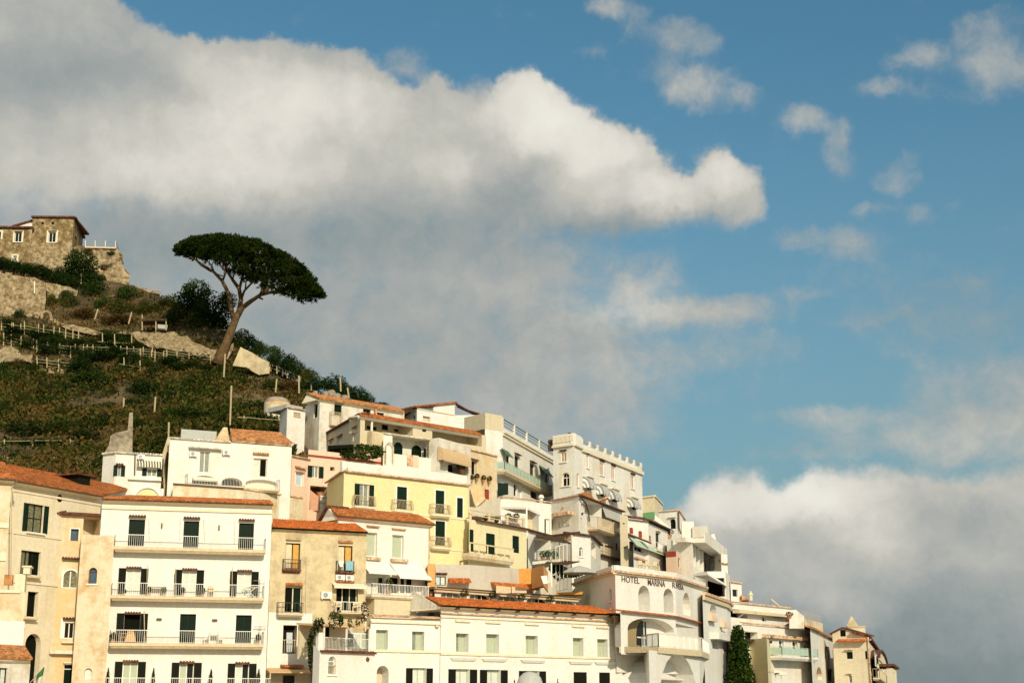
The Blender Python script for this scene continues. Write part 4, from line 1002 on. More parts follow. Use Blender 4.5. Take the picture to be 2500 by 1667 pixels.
win(h, 0, G5.r(945, 1215, 1222, 1518), d=.45, pane='dark', frame='trim_cream', mull=2, name='balcony_door', pane2='glass_green')
mb = MB(); u0, z0 = F.hit(*G5(945, 1128)); u1, _ = F.hit(*G5(1172, 1150)); tile_strip(mb, F, u0, u1, z0, .003, .28); mb.build('hood', 'roof_red', h.root)
bl_c = balcony(h, 0, G6(205, 500), G6(530, 505), .7, .3, rail=.85, rm='iron', gap=.3, w=.03)
bl_d = balcony(h, 0, G6(900, 480), G6(1310, 500), .8, .2, rail=.85, rm='rail_white', gap=.3, w=.025)
aircon(h, 0, G5.r(942, 1057, 1058, 1122)); aircon(h, 0, G5.r(1068, 1062, 1168, 1128)); aircon(h, 0, G5.r(757, 1272, 892, 1360))
awning(h, 0, G5.r(905, 1165, 1310, 1205), .75, 'awning_cream')
pipe(h, 0, [G5(568, 830), G5(560, 1560)], r=.05, mat='tan_side')
chair(onbal(bl_d, G6, 985), 0, 'pale chair at the left on the cream awning balcony of the tan house', 'slab'); chair(onbal(bl_d, G6, 1200), 0, 'pale chair at the right on the cream awning balcony of the tan house', 'slab')
win(h, 0, G6.r(262, 655, 440, 1018), d=.7, pane='interior_shade', frame='brown', mull=0, grille=.48, name='balcony_door')
u0, z0 = F.hit(*G6(300, 1000), -.68); u1, z1 = F.hit(*G6(385, 750), -.68); mb = MB(); mb.fbox(F, u0, u1, -.66, -.6, z0, z1); mb.build('door_leaf', 'blind_blue', h.root)
mb = MB(); ua, za = F.hit(*G6(70, 1660)); ub, zb = F.hit(*G6(640, 505)); mb.fbox(F, ua, ub, .003, .05, za - 3, zb)
h.holes[0][-1] = h.holes[0][-1]
u0, u1, z0, z1 = F.rect(G6.r(262, 655, 440, 1018)); mb = MB(); pierced(mb, F, 0.0, ub, za - 3, zb, [(u0, u1, z0, z1, .055, 0)], d=.05); mb.build('whitewash', 'white_clean', h.root)
h.finish()
# wooden canopy low on its front
cn = thing('canopy', F.W(.5, 1, 0), 'wooden lean to canopy with a tiled edge below the tan house, bottom of the photo', 'canopy')
mb = MB(); u0, z0 = F.hit(*G6(95, 1250), 1.6); u1, _ = F.hit(*G6(708, 1265), 1.6); zt = z0 + .35
mb.hexa([F.W(u0, 1.6, z0 - .08), F.W(u1, 1.6, z0 - .08), F.W(u1, .1, zt - .08), F.W(u0, .1, zt - .08)], [F.W(u0, 1.6, z0), F.W(u1, 1.6, z0), F.W(u1, .1, zt), F.W(u0, .1, zt)]); mb.build('roof', 'cloth_tan', cn)
mb = MB(); uu = F.hit(*G6(235, 1215), .3)[0]; tile_strip(mb, F, uu, uu + 1.9, zt + .22, .06, .6); mb.build('tile_edge', 'roof_red', cn)
for x in (u0 + .1, u1 - .1):
    mb = MB(); mb.bar(F.W(x, 1.5, 0), F.W(x, 1.5, z0 - .08), .09); mb.build('post', 'rail_wood', cn)
mb = MB(); mb.fbox(F, u0 + .15, u1 - .15, .06, .12, 0, z0 - .15); mb.build('back_panel', 'tan_side', cn)
mb = MB(); a_ = F.hit(*G6(270, 1290), .2)[0]; c_ = F.hit(*G6(410, 1390), .2)[0]; mb.fbox(F, a_, c_, .125, .2, 0, z0 - .25); mb.build('window', 'glass', cn)
# white terrace house with the brown pergola
h = Bld('house', 'white terrace house with a brown pergola and one slim arched window, bottom centre left', 'house',
        [G6(655, 905), G6(735, 992), G6(1440, 1018)], 118, ref=1, mat='white_clean', back=6, base=-.3)
win(h, 1, G6.r(845, 1052, 940, 1282), d=.25, pane='blind_grey', frame='trim', mull=0, bars=(.5,), arch=True, grille=.5, sill=.12)
mb = MB(); F = h.F[1]
coping(h, 1, mat='roof_dark', d0=-.15, d1=.22)
u, z = F.hit(*G6(1345, 1092)); mb.hexa([F.W(u + .2 * math.cos(q), .01, z + .2 * math.sin(q)) for q in [math.pi * k / 6 for k in range(12)]], [F.W(u + .15 * math.cos(q), .08, z + .15 * math.sin(q)) for q in [math.pi * k / 6 for k in range(12)]]); mb.build('round_vent', 'brown', h.root)
zd = h.z; D_ = -2.6
mb = MB(); ua = F.hit(*G6(730, 760), 0)[0]; zt = F.hit(*G6(1000, 700), -.2)[1]
mb.fbox(F, ua + .3, F.L - .1, D_ - .2, D_, zd - .5, zt + .4); bw = mb.build('terrace_wall', 'tan_side', h.root)
for x0, x1, y0, y1, m_ in ((790, 855, 680, 800, 'dark'), (1085, 1345, 745, 955, 'blind_grey')):
    mb = MB(); u0, z1 = F.hit(*G6(x0, y0), D_ + .05); u1, z0 = F.hit(*G6(x1, y1), D_ + .05); mb.fbox(F, u0, u1, D_ + .003, D_ + .05, max(z0, zd), z1)
    q_ = mb.build('window', 'trim' if m_ != 'dark' else 'dark', h.root)
    if m_ != 'dark':
        for k in range(3):
            p_ = MB(); a_ = u0 + (u1 - u0) * (k + .08) / 3; p_.fbox(F, a_, a_ + (u1 - u0) * .28, D_ + .051, D_ + .07, max(z0, zd) + .1, z1 - .1); p_.build('window_pane', ('blind_grey', 'curtain', 'blind_green')[k], q_)
mb = MB(); ua = F.hit(*G6(735, 650), .1)[0]; ub = F.hit(*G6(1372, 680), .1)[0]; zt = F.hit(*G6(1000, 655), .1)[1]
mb.hexa([F.W(ua, .1, zt - .15), F.W(ub, .1, zt - .15), F.W(ub, D_, zt + .05), F.W(ua, D_, zt + .05)], [F.W(ua, .1, zt), F.W(ub, .1, zt), F.W(ub, D_, zt + .2), F.W(ua, D_, zt + .2)]); pg = mb.build('pergola', 'cloth_tan', h.root)
for x in (785, 1072, 1365):
    mb = MB(); u = F.hit(*G6(x, 900), -.1)[0]; mb.fbox(F, u - .06, u + .06, -.16, -.04, zd, zt - .15); mb.build('post', 'rail_white', pg)
rb = MB(); ua = F.hit(*G6(790, 900), -.1)[0]; rail_bars(rb, F.W(ua, -.1, zd), F.W(F.L - .1, -.1, zd), zat(h, 1, *G6(900, 815), -.1) - zd, .15, .022); rb.build('railing', 'rail_white', h.root)
mb = MB(); u0, z1 = F.hit(*G6(722, 745), 0); u1, _ = F.hit(*G6(785, 745), 0); mb.fbox(F, u0, u1, -.3, -.01, zd, z1); mb.build('parapet_pier', 'white_clean', h.root)
h.finish()
# long white house with the orange red roof: left wing, then the main range
L1 = Bld('house', 'white wing with a tiled coping, between the brown pergola and the orange roofed house', 'house',
         [G6(1385, 556), G6(2272, 588)], 124, mat='white_clean', back=6, base=-.3)
win(L1, 0, G6.r(1450, 715, 1603, 968), d=.45, pane='blind_green', frame='blind_green', mull=0, trim=.1)
win(L1, 0, G6.r(1910, 735, 2067, 978), d=.45, pane='blind_grey', frame='blind_green', mull=1, trim=.1, pane2='blind_green')
cavity(L1, 0, G6.r(1457, 1170, 1612, 1760), 1.2, arch=True, mat='tan_side', name='niche')
win(L1, 0, G6.r(1915, 1200, 2092, 1540), d=.35, pane='curtain', frame='blind_green', mull=1, shut='open', shw=.62, shm='shutter_dark')
coping(L1, 0, mat='coping_tile', d0=-.3, d1=.3, lift=.1); band(L1, 0, L1.z - .42, L1.z - .28, d=.16, mat='trim_cream')
L1.finish()
L = Bld('house', 'long white house with an orange red tiled roof and green blinds, bottom centre', 'house',
        [H5(188, 340), H6(612, 735)], 128, mat='white_clean', back=9, base=-.3)
roof(L, 0, H5(190, 286), H6(590, 690), H5(-10, 192), H6(240, 585), oh=.55, run=4.0, mat='roof_bright', soffit='trim_cream', gutter='dark')
F = L.F[0]
mb = MB(); mb.hexa([F.W(-.1, .2, L.z), F.W(-.1, -4, L.z + .0), F.W(-.1, -7.5, L.z)], [F.W(.1, .2, L.z), F.W(.1, -4, L.z + 1.7), F.W(.1, -7.5, L.z)]); mb.build('gable', 'white_worn', L.root)
for zz, m_ in ((.3, 'coping_tile'), (.62, 'trim_cream')): band(L, 0, L.z - zz - .12, L.z - zz, d=.2 if m_ == 'coping_tile' else .12, mat=m_, name='cornice_band')
for k in range(9):
    mb = MB(); u = F.L * (k + .6) / 9.5; mb.fbox(F, u, u + .35, .01, .5, L.z - .02, L.z + .1); mb.build('rafter_end', 'roof_dark', L.root)
WN = [(H5, 380, 655, 542, 892), (H5, 765, 664, 932, 910), (H5, 1268, 684, 1425, 920), (H5, 1872, 712, 2008, 948), (H6, 302, 1005, 435, 1240)]
for k, (zf, x0, y0, x1, y1) in enumerate(WN):
    win(L, 0, zf.r(x0, y0, x1, y1), d=.55, pane='blind_grey' if k == 0 else 'blind_green', frame='blind_green', mull=1 if k in (0, 2) else 0, bars=(.72,) if k > 2 else (), trim=.06, pane2='blind_green' if k == 0 else None)
    u0, u1, z0, z1 = F.rect(zf.r(x0, y0, x1, y1)); mb = MB(); mb.fbox(F, u0 - .12, u1 + .12, .003, .16, L.z - 1.05, L.z - .86); mb.build('ledge', 'trim_cream', L.root)
    
    for a_, b_ in ((u0 - .18, u0 - .02), (u1 + .02, u1 + .18)):
        mb = MB(); mb.fbox(F, a_, b_, .003, .03, z1 + .08, L.z - 1.06); mb.build('pilaster', 'white_clean', L.root)
za = zat(L, 0, *H5(1200, 940)); band(L, 0, za - .1, za + .1, d=.12, mat='trim_cream')
zl = zat(L1, 0, *G6(1900, 990)); band(L1, 0, zl - .1, zl + .1, d=.12, mat='trim_cream')
for zf, x0, y0, x1, y1, st in ((H5, 375, 1110, 556, 1480, 'open'), (H5, 775, 1118, 950, 1490, 'open'), (H5, 1270, 1132, 1443, 1500, 'open'), (H5, 1885, 1148, 2055, 1510, 'closed'), (H6, 330, 1430, 470, 1790, 'closed')):
    win(L, 0, zf.r(x0, y0, x1, y1), d=.4, pane='curtain', frame='blind_green', mull=1, shut=st, shw=.78, shm='shutter_dark')
    u0, u1, z0, z1 = F.rect(zf.r(x0, y0, x1, y1)); mb = MB(); zq = z1 + .85
    mb.hexa([F.W(u0 - .4, .003, zq - .15), F.W(u1 + .4, .003, zq - .15), F.W(u1 + .4, .12, zq - .15), F.W(u0 - .4, .12, zq - .15)], [F.W(u0 - .62, .003, zq + .08), F.W(u1 + .62, .003, zq + .08), F.W(u1 + .62, .26, zq + .08), F.W(u0 - .62, .26, zq + .08)]); mb.build('hood', 'trim', L.root)
for x, y in ((188, 1440), (0, 0)):
    pass
L.finish()
F1 = L1.F[0]; u, z = F1.hit(*G6(1980, 700), 0)
mb = MB(); q = F.W(-.6, .3, L.z - 1.6); lt = thing('roof_floodlight', q, 'pale bracket lamp at the left corner of the orange roofed house', 'lamp')
mb.lathe(q, [(.16, 0), (.2, .12), (.1, .2)], 10); mb.build('lamp_head', 'slab', lt)
mb = MB(); mb.bar(q + Vector((0, 0, .1)), F.W(.1, .01, L.z - 1.45), .05); mb.build('arm', 'slab', lt)
# closed parasols and potted cypress before the long house
pp = F.W(F.hit(*H5(1325, 1250), 3)[0], 3, 0); zt = F.hit(*H5(1325, 1140), 3)[1]
pr_ = thing('parasol', pp, 'large grey domed parasol before the shuttered windows at the bottom edge', 'parasol')
mb = MB(); mb.lathe(pp, [(.1, 0), (.1, zt - .1)], 8); mb.build('pole', 'metal_grey', pr_)
mb = MB(); mb.lathe(pp, [(1.35, zt - 1.9), (1.2, zt - 1.2), (.95, zt - .5), (.55, zt - .12), (.05, zt)], 14); mb.build('canopy', 'tarp', pr_, smooth=True)
for x, lb in ((1130, 'tip of a slim cypress left of the big grey parasol'), (1680, 'tip of a slim cypress right of the big grey parasol')):
    u = F.hit(*H5(x, 1250), 1.2)[0]; zt_ = F.hit(*H5(x, 1225), 1.2)[1]; potted(F.W(u, 1.2, zt_ - 3.2), 3.2, lb, 'leaf_olive', cone=True, r=.25, group='slim potted cypresses before the long house')
# ------------------------------------------------------------------ second row and the houses climbing the hill
# white house with two air conditioners
h = Bld('house', 'white house with a half tiled roof and two air conditioners on its front', 'house',
        [G1(965, 262), R4(1335, 1330)], 133, mat='white', back=8)
F = h.F[0]
win(h, 0, G1.r(1342, 430, 1475, 695), d=.2, pane='blind_grey', frame='trim', mull=1, trim=.05, name='balcony_door')
u0, z0 = F.hit(*G1(1200, 388)); u1, _ = F.hit(*G1(1622, 400)); mb = MB(); tile_strip(mb, F, u0, u1, z0 + .15, .003, .5, .1); mb.build('hood', 'coping_white', h.root)
aircon(h, 0, G1.r(1218, 425, 1318, 486)); aircon(h, 0, G1.r(1642, 408, 1745, 468))
win(h, 0, G1.r(2030, 518, 2205, 748), d=.25, pane='curtain', pane2='dark', frame='trim_cream', mull=1, hood='tile', hg=.52, hp=.25, hm='roof_orange', name='balcony_door')
bl = balcony(h, 0, G1(1190, 708), R4(1210, 1880), 1.3, .3, rail=.95, rm='rail_white', w=.02, gap=.14)
u0, z0 = F.hit(*G1(985, 830), .35); u1, _ = F.hit(*R4(1250, 1920), .35); zt = bl[4] - .3
for x0, x1, y0, y1 in ((1252, 1575, 735, 850), (1628, 1890, 762, 870)):
    cavity(h, 0, G1.r(x0, y0, x1, y1), 1.0, arch=.45, mat='interior_shade', name='arched_opening')
for x0, x1, y0, y1 in ((1932, 2350, 785, 900),):
    cavity(h, 0, G1.r(x0, y0, x1, y1), .5, arch=.4, mat='awning_cream', name='arched_opening')
awning(h, 0, G1.r(1260, 755, 1570, 795), .5, 'awning_cream', .08)
# roof: tiled on the right half, flat with a coping on the left
um = F.hit(*G1(1745, 270))[0]
coping(h, 0, z=h.z + .05, u1=um, mat='coping_white', d0=-.4, d1=.2)
roof(h, 0, R4(705, 1235), R4(1340, 1280), R4(690, 1130), R4(1215, 1185), oh=.3, run=3.2, mat='roof_orange', soffit='coping_tile')
mb = MB(); ua, ub = F.hit(*R4(180, 1190), -1.5)[0], F.hit(*R4(550, 1200), -1.5)[0]; zt = F.hit(*R4(180, 1140), -1.5)[1]; mb.fbox(F, ua, ub, -1.6, -1.5, h.z, zt); mb.build('roof_screen', 'tarp', h.root)
mb = MB(); ua, ub = F.hit(*R4(520, 1210), -.8)[0], F.hit(*R4(690, 1230), -.8)[0]; zt = F.hit(*R4(600, 1120), -.8)[1]
mb.hexa([F.W(ua, -.6, h.z), F.W(ub, -.6, h.z), F.W(ub, -1.4, h.z), F.W(ua, -1.4, h.z)], [F.W(ua + .9, -.8, zt), F.W(ub - .3, -.8, zt), F.W(ub - .3, -1.3, zt), F.W(ua + .9, -1.3, zt)]); mb.build('chimney', 'stained', h.root)
h.finish()
# terrace wall in front of it
tw = Bld('terrace_wall', 'pale stained terrace wall under the house with two air conditioners', 'wall',
         [G1(1005, 842), G1(1905, 905), G4(520, 1440)], 130.5, mat='stained', back=3)
band(tw, 0, tw.z - .06, tw.z + .08, d=.12, mat='brown', name='ledge'); band(tw, 1, tw.z - .06, tw.z + .08, d=.1, mat='coping_tile', name='ledge'); tw.finish()
# white house with the small striped awning
h = Bld('house', 'white house with a small striped awning and a yellow arched door', 'house',
        [G1(115, 462), G1(280, 442), G1(872, 475)], 130, ref=1, mat='white', back=7)
F = h.F[1]
win(h, 0, (G1(252, 605) + G1(262, 640)), d=.1, pane='dark', mull=0) if False else None
win(h, 1, G1.r(298, 602, 340, 745), d=.2, pane='blind_grey', frame='trim', mull=0, shut='open', shw=.36, shm='green', hood='tile', hg=.12, hp=.3, he=.2)
win(h, 1, G1.r(672, 645, 800, 745), d=.2, pane='blind_grey', frame='trim', mull=1, shut='open', shw=.42, shm='green')
awning(h, 1, G1.r(548, 548, 862, 600), .55, 'awning_stripe_green', .2)
aircon(h, 1, G1.r(552, 466, 645, 520))
pipe(h, 1, [G1(522, 470), G1(515, 730)], r=.06, mat='brown'); pipe(h, 1, [G1(880, 520), G1(872, 745)], r=.06, mat='brown')
win(h, 1, G1.r(512, 892, 848, 1180), d=.15, pane='yellow', frame='yellow', mull=3, arch=True, trim=.22, name='arched_door')
for i in (0, 1): coping(h, i, mat='coping_white', d0=-.4, d1=.2)
mb = MB(); u0, z0 = F.hit(*G1(435, 760), .3); mb.fbox(F, u0, F.L, .01, .3, z0 - .15, z0); mb.build('ledge', 'white', h.root)
h.finish()
# stair and side wall between the two
mb = MB(); prism_px(mb, [G1(870, 455), G1(945, 220), G1(975, 250), G1(965, 560), G1(905, 1000), G1(890, 1000)], 134.5, 4)
tag(mb.build('side_wall', 'tan'), 'narrow brown stained wall in the gap between the two white houses', 'wall')
mb = MB(); prism_px(mb, [G1(905, 540), G1(925, 430), G1(950, 440), G1(950, 700), G1(925, 860)], 133.8, .4); tag(mb.build('shadow_strip', 'shutter_dark'), 'dark strip standing for the shadow in the gap between the two white houses', 'door')  # dark sliver put where only shadow fills the gap
mb = MB(); prism_px(mb, [R3(1390, 1600), R3(1410, 1480), R3(1480, 1440), R3(1630, 1410), R3(1650, 1190), R3(1697, 1180), R3(1690, 1600), R3(1690, 1700), R3(1330, 1700)], 140, 1.5)
tag(mb.build('ruined_wall', 'stone_grey'), 'grey ruined stone wall with a tall stub, on the slope behind the white houses', 'wall')
# pale narrow house and pink house
h = Bld('house', 'narrow cream house with a white blind, between the white house and the pink house', 'house',
        [G4(378, 905), G4(605, 950)], 141, mat='pink', back=6)
win(h, 0, G4.r(425, 1125, 517, 1285), d=.15, pane='blind_blue', frame='trim', mull=0, hood='ledge', hg=.15, hp=.2, hm='coping_tile', trim=.1)
F = h.F[0]
for y in (1030,):
    mb = MB(); u0, z0 = F.hit(*G4(415, y)); u1, _ = F.hit(*G4(545, y + 8)); tile_strip(mb, F, u0, u1, z0, .003, .3); mb.build('hood', 'coping_tile', h.root)
coping(h, 0, mat='coping_tile', d0=-.3, d1=.2); h.finish()
h = Bld('house', 'pink house with dark green shutters behind the yellow house', 'house', [G4(590, 820), G4(1530, 922)], 143, mat='pink', back=7)
F = h.F[0]
win(h, 0, G4.r(635, 1030, 722, 1182), d=.2, pane='blind_grey', frame='trim', mull=1, shut='open', shw=.5, shm='green')
cavity(h, 0, G4.r(868, 1042, 925, 1092), .6, mat='interior_shade', name='small_opening')
cavity(h, 0, G4.r(607, 1288, 828, 1600), 1.6, mat='red_paint', name='loggia')
zc = zat(h, 0, *G4(1050, 940)); band(h, 0, zc - .1, zc + .06, d=.12, mat='red_paint')
mb = MB(); prism_px(mb, [G4(610, 1330), G4(725, 1425), G4(725, 1600), G4(610, 1600)], 143.4, .3); mb.build('stair_wall', 'pink_dark', h.root)
mb = MB(); ua, za = F.hit(*G4(730, 1530), -.1); ub, zb = F.hit(*G4(826, 1430), -.1)
for k in range(6):
    u = ua + (ub - ua) * (k + .5) / 6; mb.lathe(F.W(u, -.1, za), [(.08, 0), (.04, .15), (.09, .35), (.04, .7), (.08, zb - za)], 8)
mb.fbox(F, ua, ub, -.2, 0, zb, zb + .12); mb.fbox(F, ua, ub, -.22, .02, za - .6, za); mb.build('balustrade', 'white', h.root)
h.finish()
potted(F.W(F.hit(*G4(735, 1420), -.6)[0], -.6, zat(h, 0, *G4(735, 1425), -.6)), 2.0, 'bushy plant in the red loggia beside the yellow house', 'leaf_mid', r=.7)
# white house with the gabled red roof
h = Bld('house', 'small white house with a red gabled roof and two awnings below the yellow house', 'house',
        [G5(740, 395), G5(975, 348), G5(2135, 452)], 128, ref=1, mat='white_clean', back=6, base=-.3)
F = h.F[1]
roof(h, 1, G5(965, 292), G5(2205, 415), G5(840, 185), G5(1990, 292), oh=.4, run=2.6, mat='roof_red', soffit='trim_cream', gutter='brown')
f0 = h.F[0]; zr = F.hit(*G5(845, 195), -2.6)[1]; mb = MB()
mb.hexa([f0.W(0, .02, h.z - .1), f0.W(f0.L, .02, h.z - .1), f0.W(f0.L * .45, .02, zr - .25)], [f0.W(0, -.3, h.z - .1), f0.W(f0.L, -.3, h.z - .1), f0.W(f0.L * .45, -.3, zr - .25)]); mb.build('gable', 'white_worn', h.root)
mb = MB(); mb.hexa([f0.W(-.1, .25, h.z - .1), f0.W(f0.L * .45, .25, zr - .15), f0.W(f0.L * .45, .25, zr + .05), f0.W(-.3, .25, h.z - .05)], [f0.W(-.1, -2, h.z - .1), f0.W(f0.L * .45, -2, zr - .15), f0.W(f0.L * .45, -2, zr + .05), f0.W(-.3, -2, h.z - .05)]); mb.build('roof_verge', 'roof_dark', h.root)
for x0, y0, x1, y1 in ((1335, 520, 1467, 822), (1660, 552, 1805, 845)):
    win(h, 1, G5.r(x0, y0, x1, y1), d=.35, pane='blind_green', frame='trim', mull=0, hood='ledge', hg=.55, hp=.25, hm='coping_tile', sill=0, name='window')
for x0, y0, x1, y1 in ((1345, 832, 1520, 870), (1655, 855, 1868, 893)):
    mb = MB(); u0, u1, z0, z1 = F.rect(G5.r(x0, y0, x1, y1), .3); mb.fbox(F, u0, u1, .003, .3, z0, z1); mb.build('flower_box', 'coping_tile', h.root)
pipe(h, 1, [G5(2195, 425), G5(2135, 470), G5(2130, 1000)], r=.05, mat='coping_tile')
awning(h, 1, G5.r(1300, 890, 1660, 1030), 1.6, 'cloth_white', .12); awning(h, 1, G5.r(1690, 930, 2100, 1095), 1.7, 'cloth_white', .12)
for x0, x1, m_ in ((1345, 1470, 'curtain'), (1480, 1555, 'glass_green'), (1625, 1750, 'dark'), (1765, 1830, 'interior_shade'), (1838, 1925, 'dark')):
    win(h, 1, G5.r(x0, 1085, x1, 1300), d=.2, pane=m_, frame='trim', mull=1 if m_ == 'curtain' else 0, name='veranda_door')
bl = balcony(h, 1, G5(1395, 1296), G5(2150, 1362), 1.5, .3, rail=.95, rm='rail_white', w=.03, gap=.16, sm='stained')
mb = MB(); u0, z0 = F.hit(*G5(1430, 1560), 1.2); u1, z1 = F.hit(*G5(1975, 1345), 1.2); mb.fbox(F, u0, u1, .01, 1.2, z0 - 4, bl[4] - .31); mb.build('base_wall', 'tan_side', h.root)
h.finish()
potted(onbal(bl, G5, 1640, 1.1), 1.5, 'bushy green plant on the veranda under the two white awnings', 'leaf_olive', r=.45)
potted(F.W(F.hit(*G5(2150, 1200), .5)[0], .5, zat(h, 1, *G5(2150, 1330), .5)), 2.2, 'spiky dry palm at the right corner of the white house with awnings', 'leaf_olive', r=.5)
# orange side strip house right of it, low rendered wall with windows
# yellow house
h = Bld('house', 'yellow house with closed green shutters and curved iron balconies, centre of the town', 'house',
        [G4(832, 1258), G4(1045, 1108), H3(548, 138)], 134, ref=1, mat='yellow', back=8)
F = h.F[1]
bs_ = []
win(h, 1, G4.r(1238, 1262, 1362, 1542), d=.2, pane='blind_grey', frame='trim', mull=1, shut='open', shw=.52, shm='green', trim=.16, trm='trim_cream', name='balcony_door')
def sh(r, **k): return win(h, 1, r, d=.14, pane='dark', frame='trim', mull=0, shut='closed', shm='green', trim=.13, trm='trim', **k)
sh(G4(1718, 1296) + G5(1846, 222)); sh(H3.r(120, 193, 233, 487)); sh(H3.r(394, 288, 470, 537)); sh(H3.r(118, 583, 242, 893))
for k, (a_, b_) in enumerate(((G5(1190, 180), G5(1450, 190)), (G5(1690, 232), G5(1930, 240)), (H3(85, 485), H3(320, 512)), (H3(85, 903), H3(325, 928)))):
    balcony(h, 1, a_, b_, .6, .3, rail=.95, rm='rail_tan', sm='trim_cream', style='belly', gap=.15)
zc = zat(h, 1, *H3(480, 965)); band(h, 1, zc - .06, zc + .1, d=.06, mat='trim_cream')
zc = zat(h, 1, *H3(250, 540)); band(h, 1, zc - .06, zc + .1, d=.06, mat='trim_cream')
for i in (0, 1): coping(h, i, mat='coping_tile', d0=-.2, d1=.28, lift=.05)
mb = MB()
zp = F.hit(*G4(1060, 970), -.35)[1]; zq = h.z + .1
mb.fbox(F, 0, F.L, -.75, -.35, zq, zp); f0 = h.F[0]; mb.fbox(f0, 0, f0.L, -.75, -.35, zq, zp - .6); mb.build('parapet', 'white', h.root)
pipe(h, 1, [H3(545, 130), H3(552, 1130)], r=.06, mat='trim_cream')
h.finish()
# pale yellow annex with the posts on top
h = Bld('house', 'pale yellow annex with three closed green shutters under a posted roof terrace', 'house',
        [H3(552, 558), H3(1285, 688)], 141, mat='yellow_pale', back=6)
F = h.F[0]
def sh2(r): return win(h, 0, r, d=.14, pane='dark', frame='green', mull=0, shut='closed', shm='green')
sh2(H3.r(556, 690, 610, 968)); sh2(H3.r(766, 742, 881, 1000)); sh2(H3.r(1104, 772, 1190, 988))
bl = balcony(h, 0, H3(565, 990), H3(1128, 1062), 1.0, .6, rail=0, sm='stained')
rb = MB(); s_, F_, ua, ub, z, dp = bl
for k in range(6):
    u = ua + .1 + (ub - ua - .2) * k / 5; rb.bar(F.W(u, dp - .1, z), F.W(u, dp - .1, z + .95), .12)
rb.bar(F.W(ua, dp - .1, z + .95), F.W(ub, dp - .1, z + .95), .12); rb.build('railing', 'rail_wood', s_)
mb = MB(); tile_strip(mb, F, F.hit(*H3(650, 555), .2)[0], F.L, h.z + .08, -.3, .4, .12); mb.build('coping', 'roof_dark', h.root)
rb = MB()
for x in (565, 805, 1035, 1245):
    u = F.hit(*H3(x, 520), -.2)[0]; zt = F.hit(*H3(x, 455 + (x - 560) * .11), -.2)[1]; rb.lathe(F.W(u, -.2, h.z), [(.14, 0), (.14, zt - h.z - .3), (.2, zt - h.z - .28), (.2, zt - h.z - .15), (.05, zt - h.z)], 8)
for f_ in (.95, .5):
    rb.bar(F.W(F.hit(*H3(565, 520), -.2)[0], -.2, h.z + f_), F.W(F.hit(*H3(1245, 520), -.2)[0], -.2, h.z + f_), .09)
rb.build('terrace_railing', 'rail_wood', h.root)
h.finish()
for x, lb in ((760, 'pale potted plant at the left on the posted roof terrace'), (900, 'dry potted plant at the middle of the posted roof terrace')):
    potted(F.W(F.hit(*H3(x, 540), -.8)[0], -.8, h.z), .8, lb, 'leaf_olive')
# grey rendered wall below the yellow houses, with a window and two short red roofs
h = Bld('house', 'long grey rendered wall house below the yellow houses, one white window at its left end', 'house',
        [H3(125, 1132), H3(560, 1140), H3(1360, 1205)], 138, ref=1, mat='grey_wall', back=5)
win(h, 0, H3.r(118, 1285, 252, 1402), d=.18, pane='blind_blue', pane2='curtain', frame='shutter_dark', mull=1, hood='ledge', hg=.25, hp=.25, hm='roof_dark')
for i, (x0, x1, y0, y1) in ((0, (285, 560, 1312, 1355)), (1, (825, 1365, 1362, 1430))):
    f = h.F[i]; u0, zt = f.hit(*H3(x0, y0), .02); u1, _ = f.hit(*H3(x1, y0 + 25), .02); zb = f.hit(*H3((x0 + x1) / 2, y1), .9)[1]
    mb = MB(); tile_sheet(mb, f.W(u0, .9, zb), f.W(u1, .9, zb), f.W(u0, .03, zt), f.W(u1, .03, zt)); mb.build('lean_to_roof', 'roof_bright', h.root)
h.finish()
mb = MB(); prism_px(mb, [H3(20, 1125), H3(122, 1130), H3(118, 1420), H3(20, 1420)], 132.4, 3); tag(mb.build('side_wall', 'orange_wall'), 'narrow orange wall between the white house with awnings and the grey wall', 'wall')
for x0, x1 in ((895, 1085), (1095, 1285)):
    mb = MB(); prism_px(mb, [H3(x0, 1405 + (x0 - 895) * .06), H3(x1, 1412 + (x1 - 895) * .06), H3(x1, 1500), H3(x0, 1500)], 137, .12)
    tag(mb.build('screen_panel', 'slab'), 'pale roof terrace screen, %s of the pair above the veranda windows' % ('left' if x0 < 1000 else 'right'), 'screen', 'pale screens over the veranda')
mb = MB(); prism_px(mb, [H3(1180, 1190), H3(1345, 1185), H3(1342, 1385), H3(1190, 1380)], 136, .2); prism_b = tag(mb.build('tarpaulin', 'cloth_orange'), 'orange cloth sheet hung on the terrace below the pale yellow annex', 'tarpaulin')
hb = Bld('shed', 'small orange shed with a sloping top, right of the hung orange cloth', 'shed', [H3(1350, 1190), H3(1500, 1145), H3(1555, 1230)], 138, ref=1, mat='orange_wall', back=2, drop=1.9); hb.finish()
mb = MB(); prism_px(mb, [H3(1465, 1285), H3(1545, 1275), H3(1555, 1375), H3(1500, 1385)], 135, .1); tag(mb.build('sheet', 'cloth_white'), 'white sheet hung beside the small orange shed', 'laundry')
